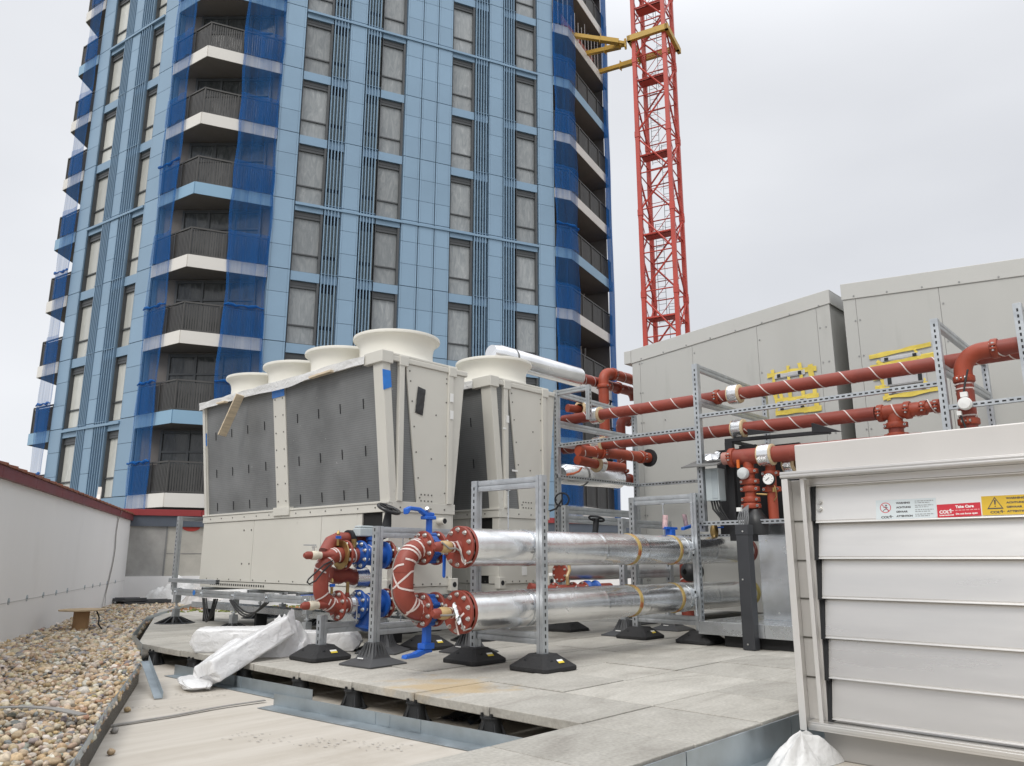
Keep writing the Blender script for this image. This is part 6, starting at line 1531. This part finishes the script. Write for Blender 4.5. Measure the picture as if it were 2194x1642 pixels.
for k, q in enumerate(((2.86,2.985,2.22,3.02,.06),(2.86,2.86,2.19,2.90,.07),(2.84,2.735,2.16,2.76,.06),(2.83,2.63,2.68,2.63,.05),(2.76,2.50,2.17,2.53,.06),(2.76,2.78,2.70,2.47,.05),(2.38,3.0,2.36,2.88,.04),(2.36,2.80,2.30,2.55,.045),(2.78,2.93,2.70,2.85,.04))): tape(en2, *q, k+20)

# ------------------------------------------------------------------ pump set behind the damper
t = thing('pump_skid', (6.7, 3.0, 0), 'black framed pump set with red pipes, gauge and galvanised panel behind the damper', 'pump set')
m = MB(); m.box(6.74, 8.4, 1.6, 3.68, .001, .125); m.build('plinth', RUBBER, t, bevel=.004)
m = MB(); m.box(6.67, 8.5, 1.5, 3.90, .126, .130); 
for a, c in ((3.25, 3.90), (1.5, 3.247)): m.box(6.665, 6.6695, a, c, .10, .215); m.box(6.67, 8.5, a, c, .211, .215)
m.box(6.67, 8.5, 3.897, 3.90, .131, .21); m.build('tray', GALVS, t, bevel=.002)
m = MB(); m.box(7.22, 7.24, 1.6, 3.52, .216, 1.105); m.box(7.24, 8.2, 3.49, 3.51, .216, 1.105); m.build('side_panel', GALVS, t, bevel=.003)
m = MB(); screws(m, [(7.22, y, z) for y, z in ((3.42,1.02),(3.44,.95),(3.12,.75),(3.36,.28),(3.0,.26),(3.0,1.0))], (-1,0,0), .009, .004); m.build('panel_screw_row', ZINC, t)
m = MB(); m.box(7.15, 7.21, 3.70, 3.78, .95, 1.93); m.beam((7.18,3.78,1.948),(7.18,2.72,1.925),.05,.034); m.oprism((7.15,0,0), Y3, Z3, X3, [(2.88,1.93),(2.60,1.91),(2.86,2.02),(2.88,2.02)], 0, .012); m.box(7.9, 7.96, 3.70, 3.78, .95, 1.93); m.box(7.211, 8.0, 3.745, 3.775, 1.931, 1.965); m.oprism((7.10,0,0), Y3, Z3, X3, [(3.50,1.966),(3.2,1.966),(3.50,2.03)], 0, .012); m.build('black_frame', BKFRAME, t, bevel=.003)
m = MB(); m.box(7.6, 7.64, 3.2, 4.12, 1.03, 1.92); m.box(7.30, 7.60, 3.52, 3.70, .95, 1.90); m.build('black_back_panel', BKFRAME, t)
m = MB(); m.tube([(7.0,3.63,1.745),(7.0,1.9,1.735)], .076, 24); m.build('header_pipe', RED, t, smooth=40)
m = MB(); m.tube([(7.0,3.65,1.745),(7.0,3.72,1.745)], .062, 20); m.build('pipe_end', M('plastic_bag_end', (.45,.22,.18), .35), t, smooth=40); coupling(t, (7.0,3.62,1.745), Y3, .078)
hoop(t, (7.0,3.27,1.742), Y3, .077, .105, .11); hoop(t, (7.16,3.12,1.66), Y3, .05, .085, .08)
m = MB(); m.tube([(7.0,3.46,1.74),(7.0,3.46,1.27)], .052, 20); m.tube([(7.06,3.27,1.68),(7.06,3.27,1.11)], .047, 20); m.build('drop_pipe', REDF, t, smooth=40)
for y, z, x, r in ((3.46,1.60,7.0,.052),(3.46,1.50,7.0,.054),(3.46,1.43,7.0,.054),(3.46,1.33,7.0,.052),(3.46,1.27,7.0,.056),(3.27,1.57,7.06,.047),(3.27,1.42,7.06,.048)): coupling(t, (x,y,z), Z3, r, bolt_dir=(-1,0,0))
m = MB(); m.lathe((6.935,3.475,1.575), (-1,.1,0), [(0,.03),(0,.052),(.03,.058),(.05,.05),(.06,.02),(.062,1e-4)], 20); m.box(6.90,6.94,3.50,3.53,1.545,1.61); m.build('valve_gearbox', M('gearbox_grey', (.55,.57,.57), .4), t, smooth=40)
m = MB(); m.box(6.91,6.935,3.515,3.54,1.63,1.71); m.build('orange_lever', M('orange_paint', (.62,.14,.02), .4), t, bevel=.004)
m = MB(); m.lathe((6.985,3.25,1.505), (-.95,-.1,.1), [(0,1e-4),(0,.055),(.035,.058),(.04,.052)], 24); g_ = m.build('gauge', BLACK, t, smooth=40)
m = MB(); m.lathe((6.985,3.25,1.505), (-.95,-.1,.1), [(.0385,.052),(.0386,1e-4)], 24); m.build('gauge_dial', GAUGE, g_)
m = MB(); m.obox((6.944,3.247,1.512), V((0,-.8,.6)), V((0,.6,.8)), V((-1,0,0)), -.03, .015, -.003, .003, .002, .003); 
for k in range(9):
    q = R(225-k*33.75); m.obox((6.944,3.247,1.509), V((0,-math.cos(q),math.sin(q))), V((0,math.sin(q),math.cos(q))), V((-1,0,0)), .036, .046, -.002, .002, .001, .002)
m.build('gauge_needle', INKD, g_)
m = MB(); m.tube([(6.99,3.21,1.45),(6.97,3.19,1.40),(6.99,3.2,1.34),(7.02,3.24,1.31)], .005, 8); m.tube([(7.0,3.4,1.38),(7.02,3.30,1.37)], .01, 8); m.cyl((6.99,3.22,1.39),(6.99,3.22,1.43),.014,n=8); m.build('gauge_tube', BRASS, t, smooth=50)
m = MB(); m.lathe((7.0,3.42,1.0), Z3, [(0,.11),(.10,.115),(.16,.10),(.20,.07),(.235,.05),(.24,.01)], 24); m.lathe((7.75,4.5,.64), (-1,.2,0), [(0,.08),(.06,.105),(.16,.105),(.2,.08),(.22,.03)], 24); m.build_each('pump_head', PLASTB, t, smooth=40)
rail((6.947, 4.02, 1.118), (6.947, 1.7, 1.118), t)
t = thing('isolator_box', (6.98, 3.87, 1.4), 'grey electrical isolator box with cables and a small canopy beside the black frame', 'electrical box')
m = MB(); m.box(7.0,7.14,3.79,3.935,1.34,1.66); m.build('enclosure', GREYBOX, t, bevel=.006)
m = MB(); m.box(6.994,6.9995,3.80,3.865,1.36,1.64); m.build('cover', M('cover_grey', (.38,.43,.45), .45), t, bevel=.002)
m = MB(); m.oprism((0,3.72,0), X3, Z3, Y3, [(6.86,1.665),(7.3,1.80),(7.3,1.81),(6.86,1.68)], 0, .40); m.build('canopy', AHUD, t)
m = MB(); m.grid(lambda u, v: V((6.95+.1*u+.02*noise.noise(V((u*4,v*4,3))), 3.75+.16*v, 1.74+.07*math.sin(u*3)+.02*noise.noise(V((u*5,v*5,8))))), 8, 8); m.build('foil_cover', FOIL, t, smooth=30)
m = MB()
for k in range(4): m.tube([(7.05,3.82+k*.028,1.34),(7.05,3.80+k*.03,1.26),(7.06,3.75+k*.02,1.16),(7.1,3.66+k*.012,1.08)], .010, 8)
m.build('cables', CABLEK, t, smooth=50)
t = thing('cable_post', (6.63, 3.36, 0), 'charcoal square cable post standing in front of the galvanised pump tray', 'post')
m = MB(); m.box(6.58, 6.68, 3.305, 3.42, .001, 1.075); m.build('post', CHARC, t, bevel=.006)
m = MB(); m.box(6.576, 6.684, 3.301, 3.424, .99, 1.08); m.box(6.5755,6.5795,3.301,3.424,.995,1.075); m.build('cap', CHARC, t, bevel=.004)
m = MB(); screws(m, [(6.575,3.35,1.02),(6.58,3.38,.60),(6.58,3.37,.05)], (-1,0,0), .008, .004); m.build('post_screw_row', ZINC, t)
m = MB()
for k in range(6): m.tube([(6.63,3.325+k*.016,1.07),(6.63,3.315+k*.02,1.14),(6.68,3.34+k*.016,1.20),(6.86,3.42,1.27)], .0055, 7)
m.build('cables', M('grey_cable', (.16,.165,.17), .5), t, smooth=50); m = MB(); m.box(6.60,6.635,3.37,3.41,1.20,1.235); m.build('white_connector', TAPEW, t)

# ------------------------------------------------------------------ louvred smoke damper in the right foreground
XF = 3.985; YA, YE = 1.765, -1.15
dp = thing('louvre_damper', (XF, .3, BZ), 'large aluminium louvred damper with three warning stickers, in the right foreground', 'damper')
m = MB(); m.box(XF+.045, XF+.95, YE, YA-.075, BZ, -.032); m.build('plinth', ALUP, dp, bevel=.003)
m = MB(); m.box(XF+.03, XF+1.0, YE, YA-.045, 1.229, 1.375); m.build('top_cap', ALUC, dp, bevel=.006)
m = MB()                                                             # outer frame: sill, head lip, side flange
m.box(XF-.03, XF+.05, YE, YA-.03, -.031, .008); m.box(XF-.034, XF-.0302, YE, YA-.03, -.020, -.002)
m.box(XF+.0505, XF+.9, YE, YA-.02, -.031, -.012)
m.build('sill', ALU, dp, bevel=.002)
m = MB(); m.box(XF-.062, XF+.03, YE, YA+.004, 1.195, 1.2265); m.box(XF-.0655, XF-.0625, YE, YA+.004, 1.199, 1.207); m.box(XF-.0655, XF-.0625, YE, YA+.004, 1.213, 1.221); m.box(XF+.0305, XF+.09, YE, YA-.084, 1.195, 1.2265); m.oprism((0,YE,0), X3, Z3, Y3, [(XF+.055,1.1945),(XF+.09,1.1945),(XF+.09,1.152),(XF+.045,1.152),(XF+.045,1.158),(XF+.055,1.160)], 0, YA-YE-.09)
m.build('head_lip', ALU, dp, bevel=.0025)
m = MB(); m.box(XF-.055, XF+.9, YA-.006, YA, -.031, 1.1895); m.box(XF-.058, XF-.0552, YA-.034, YA, -.031, 1.1895); m.box(XF+.05, XF+.07, YA-.10, YA-.0065, .0085, 1.1895); m.box(XF-.018, XF+.0495, YA-.087, YA-.083, .0085, 1.1895); m.box(XF-.022, XF-.0182, YA-.104, YA-.083, .0085, 1.1895); m.box(XF-.005, XF-.0005, YA-.0935, YA-.0875, .0085, 1.1895)
s_ = m.build('side_channel', ALUD, dp, bevel=.002)
m = MB()
for z in (.975,.775,.585,.395,.205): m.box(XF+.046, XF+.0495, YA-.082, YA-.008, z-.004, z+.004)
m.build('channel_rib', SCREW, s_)
m = MB(); m.box(XF+.092, XF+.10, YE, YA-.09, .01, 1.15); m.build('dark_backing', BLACK, dp)
m = MB()
for z0 in (.985,.79,.595,.405,.21,.02): m.oprism((0,0,0), X3, Z3, Y3, [(XF+.030,z0-.012),(XF+.088,z0-.012),(XF+.088,z0+.186),(XF+.062,z0+.186)], YA-.126, YA-.105)
m.build('edge_seal', BLACK, dp)
ZBL = [1.148, .962, .782, .588, .397, .208, .018]
for i in range(6):
    zt_, zl_ = ZBL[i], ZBL[i+1]; m = MB(); ya = YA-.127
    # blade section: flat face leaning out towards its foot, drip lip, small step at the head
    prof = [(XF+.072,zt_+.006),(XF+.066,zt_-.006),(XF+.033,zl_+.014),(XF+.035,zl_+.012),(XF+.035,zl_+.0095),(XF+.030,zl_+.008),(XF+.028,zl_+.001),(XF+.05,zl_+.001),(XF+.085,zl_+.02),(XF+.085,zt_+.006)]
    m.oprism((0,YE,0), X3, Z3, Y3, prof, 0, ya-YE)
    bl = m.build('blade', ALU, dp, bevel=.0015)
    if i == 0:
        m = MB()
        for z in (1.073, 1.035):
            c = V((XF+.062-(1.142-z)*.185, ya-.022, z)); m.cyl(c, c-X3*.013, .013, n=20); m.cyl(c-X3*.013, c-X3*.017, .008, n=6)
        m.build('pivot_screw', ZINC, bl, smooth=35)

def text_into(m, s, O, A, B, C, size, depth=.0004, bold=.0, mi=0, width=None):
    cu = bpy.data.curves.new('lettering', 'FONT'); cu.body = s; cu.size = size; cu.offset = bold*size; cu.resolution_u = 3
    ob = bpy.data.objects.new('lettering', cu); COL.objects.link(ob); bpy.context.view_layer.update()
    me = bpy.data.meshes.new_from_object(ob.evaluated_get(bpy.context.evaluated_depsgraph_get()))
    xs = [v.co.x for v in me.vertices] or [0, 1]; sc = 1 if width is None else width/(max(xs)-min(xs)); x0 = min(xs)
    O, A, B, C = V(O), V(A), V(B), V(C)
    m.add([O+A*((v.co.x-x0)*sc)+B*v.co.y+C*depth for v in me.vertices], [tuple(p.vertices) for p in me.polygons], mi)
    bpy.data.objects.remove(ob); bpy.data.meshes.remove(me); bpy.data.curves.remove(cu)
bt, bb = V((XF+.066, 0, 1.142)), V((XF+.033, 0, .976)); UPB = (bt-bb).normalized(); NRB = V((-UPB.z, 0, UPB.x))
A_ = V((0,-1,0))
def bp(y, z, off=.0006): q = (z-.976)/UPB.z; return V((bb.x, y, bb.z))+UPB*q+NRB*off
def sticker(y0, y1, z0, z1, mat, tilt=0.):
    m = MB(); o = bp(y0, z0); A2 = (A_*math.cos(R(tilt))+UPB*math.sin(R(tilt))); B2 = NRB.cross(A2)
    if B2.dot(UPB) < 0: B2 = -B2
    m.obox(o, A2, B2, NRB, 0, y0-y1, 0, (z1-z0), 0, .0005); return m.build('warning_sticker', mat, dp), o, A2, B2, y0-y1, z1-z0
def logo(m, O, A, B, N, w, h, mi=0):
    """four-letter maker's mark: C O L and a T drawn as a crossed upright"""
    text_into(m, 'COL', O, A, B, N, h*1.36, .0009, .045, mi, w*.72)
    m.obox(O+A*w*.80, A, B, N, 0, w*.075, 0, h*1.28, .0007, .0009, mi); m.obox(O+A*w*.66, A, B, N, 0, w*.38, h*.62, h*.80, .0007, .0009, mi)
    m.oprism(O, A, B, N, [(w*.62,h*.62),(w*.80,h*1.28),(w*.80,h*1.08),(w*.70,h*.62)], .0007, .0009, mi)
ST1, o, A2, B2, w1, h1 = sticker(1.338, 1.068, .9995-.030+.001, 1.066, STG)
h1 = .095; m = MB()
for j, s in enumerate(('WARNING','ACHTUNG','GEVAAR','ATTENTION')): text_into(m, s, o+A2*w1*.345+B2*h1*(.775-.225*j), A2, B2, NRB, .0118, .0009, .055, 0, w1*(.235,.245,.195,.27)[j])
logo(m, o+A2*w1*.085+B2*h1*.055, A2, B2, NRB, w1*.20, h1*.115); m.build('lettering', INKD, ST1)
m = MB(); c = o+A2*w1*.165+B2*h1*.60; rr_ = .0255
for k in range(48):
    q0, q1 = 2*math.pi*k/48, 2*math.pi*(k+1)/48; pt = lambda q, r: c+A2*(r*math.cos(q))+B2*(r*math.sin(q))+NRB*.0010
    m.add([pt(q0,rr_-.0032), pt(q1,rr_-.0032), pt(q1,rr_), pt(q0,rr_)], [(0,1,2,3)])
m.obox(c, (A2*.72-B2*.69).normalized(), (A2*.69+B2*.72).normalized(), NRB, -rr_+.001, rr_-.001, -.0015, .0015, .0010, .0013); m.build('prohibition_ring', INKR, ST1)
m = MB()                                                             # walking figure under the bar
for (a0, b0, a1, b1, wd) in ((0,.004,.004,-.006,.005),(.003,-.006,.012,-.012,.0035),(.003,-.006,-.006,-.010,.0035),(-.006,-.010,-.012,-.018,.003),(.012,-.012,.011,-.019,.003),(.001,.003,-.010,.001,.0028),(.001,.003,.011,-.001,.0028)):
    p0, p1 = c+A2*a0+B2*b0, c+A2*a1+B2*b1; d = (p1-p0); L = d.length; d.normalize(); m.obox(p0, d, NRB.cross(d), NRB, 0, L, -wd/2, wd/2, .0006, .0008)
m.oprism(c+A2*.003+B2*.0105, A2, B2, NRB, [(.0042*math.cos(q),.0042*math.sin(q)) for q in np.linspace(0,6.1,10)], .0006, .0008); m.build('figure', INKD, ST1)
def fine_lines(par, O, A, B, w, rows, mat, seed, lh=.0038):
    m = MB(); rr = random.Random(seed)
    for q in rows:
        for e in range(2):
            u = 0; lim = w*(1 if e == 0 else rr.uniform(.6,.85))
            while u < lim:
                wd = rr.uniform(.004,.016); m.obox(O+B*(q-e*.0085), A, B, NRB, u, min(u+wd,lim), 0, lh, .0007, .0009); u += wd+.0028
    m.build('small_print', mat, par)
fine_lines(ST1, o+A2*w1*.66, A2, B2, w1*.30, [h1*q for q in (.86,.64,.415,.19)], INKG, 1)
ST2, o, A2, B2, w2, h2 = sticker(1.064, .884, .9705, 1.032, STR, 1.2)
m = MB(); text_into(m, 'Take Care', o+A2*w2*.43+B2*h2*.66, A2, B2, NRB, .0165, .0009, .05, 0, w2*.42); logo(m, o+A2*w2*.05+B2*h2*.30, A2, B2, NRB, w2*.32, h2*.25)
text_into(m, 'International', o+A2*w2*.05+B2*h2*.12, A2, B2, NRB, .0088, .0009, .04, 0, w2*.33); text_into(m, 'Do not force open', o+A2*w2*.43+B2*h2*.16, A2, B2, NRB, .0105, .0009, .04, 0, w2*.49); m.build('lettering', INKW, ST2)
m = MB(); rr = random.Random(5); u = 0
while u < w2*.53: wd = rr.uniform(.005,.014); m.obox(o+A2*w2*.42+B2*h2*.45, A2, B2, NRB, u, u+wd, 0, .0042, .0007, .0009); u += wd+.0035
m.build('small_print', M('pink_print', (.70,.30,.30), .5), ST2)
ST3, o, A2, B2, w3, h3 = sticker(.880, .560, .9745, 1.062, STY)
m = MB()
for j, s in enumerate(('WARNING','ACHTUNG','GEVAAR','ATTENTION')): text_into(m, s, o+A2*w3*.30+B2*h3*(.80-.225*j), A2, B2, NRB, .0118, .0009, .055, 0, w3*(.225,.23,.19,.26)[j])
logo(m, o+A2*w3*.10+B2*h3*.09, A2, B2, NRB, w3*.17, h3*.12)
tri = lambda s, dy=0: [(-s*.5,-s*.40+dy),(s*.5,-s*.40+dy),(0,s*.47+dy)]
c = o+A2*w3*.165+B2*h3*.60; a_, b_ = tri(.064), tri(.050)
for i in range(3):
    j = (i+1) % 3; pt = lambda q: c+A2*q[0]+B2*q[1]+NRB*.0009; m.add([pt(a_[i]), pt(a_[j]), pt(b_[j]), pt(b_[i])], [(0,1,2,3)])
m.oprism(c, A2, B2, NRB, [(-.0025,-.006),(.0025,-.006),(.0038,.016),(-.0038,.016)], .0007, .0009); m.oprism(c+B2*-.013, A2, B2, NRB, [(.003*math.cos(q),.003*math.sin(q)) for q in np.linspace(0,5.5,8)], .0007, .0009)
m.build('lettering', INKD, ST3); fine_lines(ST3, o+A2*w3*.60, A2, B2, w3*.35, [h3*q for q in (.86,.64,.415,.19)], M('brown_print', (.33,.20,.03), .6), 2)

# ------------------------------------------------------------------ plastic wrapping, bags, reel, straps
def bundle(name, p0, p1, w, h, label, cat, seed, mat=FILM, taper=0., up=(0,0,1), twist=0., wr=.16, ends=.035, box=.26):
    """length of folded film: a soft pillow-edged sleeve with creases and a crushed end"""
    p0, p1 = V(p0), V(p1); d = (p1-p0); L = d.length; d.normalize(); s = d.cross(V(up)).normalized(); n = s.cross(d); m = MB()
    def P(u, v):
        q = 2*math.pi*v; e = min(1, (u/ends)**.5 if u < ends else 1, ((1-u)/ends)**.5 if u > 1-ends else 1); e = max(e, .03)
        cx_ = math.copysign(abs(math.cos(q))**box, math.cos(q)); cy_ = math.copysign(abs(math.sin(q))**box, math.sin(q)); ww = w/2*(1-taper*u)*(.55+.45*e); hh = h/2*e*(1-taper*.5*u)
        p = V((u*L*4, cx_*1.6, cy_*1.6)); f = noise.noise(p*.8+V((seed,0,0)))*.5+(.5-abs(noise.noise(p*1.25+V((seed*3,1,0)))))*.5+(.35-abs(noise.noise(p*2.9+V((seed,4,2)))))*.14
        k = 1+wr*f
        return p0+d*(L*u+.03*noise.noise(p*1.7+V((9,seed,0))))+s*(cx_*ww*k)+n*(cy_*hh*k)
    m.grid(P, 70, 64); return tag(m.build(name, mat, smooth=42, loc=p0), label, cat)
bundle('plastic_wrap', (2.86,5.85,BZ+.09), (3.60,5.99,.225), .26, .17, 'long white plastic wrap leaning from the cement board up over the slab edge', 'plastic wrap', 3, up=(-.5,.2,.8))
bundle('plastic_wrap', (3.22,6.82,.095), (3.86,6.28,.10), .30, .20, 'boxy white plastic wrap lying on the slabs behind the leaning wrap', 'plastic wrap', 8, ends=.06)
bundle('plastic_wrap', (3.76,6.34,.075), (4.26,5.84,.085), .22, .17, 'white plastic wrap lying behind the short post of the low frame', 'plastic wrap', 14, ends=.08)
bundle('plastic_wrap', (2.80,5.76,BZ+.03), (2.93,6.18,BZ+.05), .20, .07, 'crushed white plastic at the foot of the leaning wrap', 'plastic wrap', 29, wr=.4, ends=.3, box=.5)
bundle('plastic_wrap', (2.95,6.02,BZ+.10), (3.34,6.22,.10), .20, .13, 'soft white plastic fold beside the leaning wrap, on its gravel side', 'plastic wrap', 35, wr=.35, ends=.2, box=.5, up=(-.5,.2,.8))
def heap(name, c, rx, ry, h, label, cat, seed, mat=FILM2, rz=0., sharp=1., folds=0.):
    c = V(c); m = MB(); ca, sa = math.cos(rz), math.sin(rz)
    def P(u, v):
        q = 2*math.pi*u; r = v; x, y = math.cos(q), math.sin(q); e = 1+.28*noise.noise(V((x*1.3, y*1.3, seed)))
        p = V((x*r*2.2, y*r*2.2, seed*1.7)); z = (1-r**2.0)*(.8+.55*noise.noise(p*.7))+(.25-abs(noise.noise(p*1.05)))*.75*sharp*(1-r**3)+(.2-abs(noise.noise(p*2.1+V((0,0,3)))))*.22*sharp*(1-r**3)
        z *= 1-folds*(.5-.5*math.sin(q*6+2.5*noise.noise(V((r*2, seed, 3)))+3*noise.noise(V((x*1.5, y*1.5, 8)))))*min(1, r*2.2)
        X_, Y_ = x*r*rx*e, y*r*ry*e
        return c+V((X_*ca-Y_*sa, X_*sa+Y_*ca, max(0., z)*h))
    m.grid(P, 72, 26); return tag(m.build(name, mat, smooth=38, loc=c), label, cat)
heap('plastic_sheet', (3.83,1.715,BZ), .25, .105, .15, 'crumpled white plastic sheet under the left foot of the louvred damper', 'plastic sheet', 4, rz=R(-14), folds=.38, sharp=.25)
heap('plastic_wrap', (3.70,6.08,0), .26, .17, .30, 'crumpled peak of white plastic on the slabs at the top of the leaning wrap', 'plastic wrap', 41, FILM, R(20), 1.3)
heap('rubble_bag', (6.75,15.3,-.06), .55, .38, .50, 'white rubble bag slumped against the back parapet left of the tall frame post', 'bag', 11, rz=R(-25), sharp=.8)
heap('rubble_bag', (6.75,14.2,-.06), .42, .34, .26, 'smaller grey white bag lying flat in front of the slumped rubble bag', 'bag', 17, M('bag_grey', (.5,.48,.46), .7, 0, .12, 4), rz=R(10))
heap('rubble_bag', (7.9,14.9,-.06), .60, .45, .55, 'white bag behind the foot of the chiller frame', 'bag', 23, rz=R(-30))
heap('plastic_sheet', (7.2,12.6,-.06), 1.1, .25, .22, 'long pale sheet lying behind the legs of the chiller frame', 'plastic sheet', 31, M('sheet_grey', (.42,.42,.42), .5, 0, .2, 3), rz=R(-38))
t = thing('plastic_trays', (6.0, 14.9, -.06), 'stack of dark grey plastic trays on the gravel against the back corner', 'trays')
rr = random.Random(3)
for k in range(7):
    x, y = 6.02+rr.uniform(-.25,.35), 14.95+rr.uniform(-.5,.3); m = MB(); a = R(rr.uniform(-40,10)); A4, B4 = V((math.cos(a),math.sin(a),0)), V((-math.sin(a),math.cos(a),0)); z = -.05+.035*(k%3)
    m.obox((x,y,z), A4, B4, Z3, -.2, .2, -.14, .14, 0, .02); m.obox((x,y,z), A4, B4, Z3, -.2, .2, -.14, -.125, .0205, .06); m.obox((x,y,z), A4, B4, Z3, -.2, .2, .125, .14, .0205, .06); m.build('tray', PLASTK, t, bevel=.004)
t = thing('cable_reel', (3.42, 10.15, -.04), 'empty brown cardboard cable reel standing on the gravel by the white wall', 'cable reel')
c = V((3.42,10.15,-.05))
m = MB(); m.lathe(c, Z3, [(0,1e-4),(0,.245),(.016,.245),(.016,1e-4)], 40); m.build('flange', CARD, t, smooth=35)
m = MB(); m.lathe(c+Z3*.235, Z3, [(0,1e-4),(0,.245),(.014,.245),(.014,1e-4)], 40); m.build('flange', M('reel_top', (.46,.35,.22), .8, 0, .12, 6), t, smooth=35)
m = MB(); m.lathe(c+Z3*.0165, Z3, [(0,.085),(.218,.085)], 30); m.build('core', CARD, t, smooth=40)
m = MB(); m.tube([c+V((.14,-.06,.23)), c+V((.17,-.08,.15)), c+V((.16,-.10,.08)), c+V((.20,-.12,.02))], .009, 8); m.build('cable_end', CABLEK, t, smooth=50)
def ribbon_thing(name, pts, nrm, wd, label, cat, mat=CABLEG, th=.006):
    m = MB(); P = []; 
    for i in range(len(pts)-1): P += [V(pts[i]).lerp(V(pts[i+1]), q/5) for q in range(5)]
    P.append(V(pts[-1])); P = [P[0]]+[(P[i-1]+P[i]*2+P[i+1])/4 for i in range(1, len(P)-1)]+[P[-1]]
    m.ribbon(P, [V(nrm)]*len(P), wd, th); tag(m.build(name, mat, loc=pts[0]), label, cat)
wp = lambda t_, z, o=.012: WC+WL*t_+WN*o+Z3*z
ribbon_thing('strap', [wp(-1.75,1.60,.06), wp(-1.72,1.45), wp(-1.80,1.2), wp(-1.70,.95), wp(-1.78,.7), wp(-2.0,.42), wp(-2.2,.2), wp(-2.4,-.03,.05)], WN, .05, 'grey strap hanging down the white parapet wall to the gravel', 'strap')
ribbon_thing('strap', [(.85,5.05,-.005), (1.20,5.12,.005), (1.42,4.92,.012), (1.50,4.70,.02), (1.56,4.45,.012)], Z3, .045, 'flat grey strap lying on the gravel in the left foreground', 'strap')
ribbon_thing('strap', [(1.86,4.98,BZ+.004), (2.08,4.99,BZ+.006), (2.28,5.00,BZ+.006), (2.6,5.06,BZ+.008), (2.92,5.05,BZ+.01)], Z3, .028, 'thin grey strap crossing the cement board from the edge strip', 'strap')
t = thing('dark_film', (3.65, 3.75, BZ), 'dark blue plastic film lying under the slab edge between two pedestals', 'plastic film')
m = MB(); m.grid(lambda u, v: V((3.36+.5*u, 3.50+.30*v, BZ+.004+.05*abs(noise.noise(V((u*3,v*4,2)))))), 14, 10); m.build('film', M('blue_black_film', (.03,.04,.06), .3), t, smooth=30)
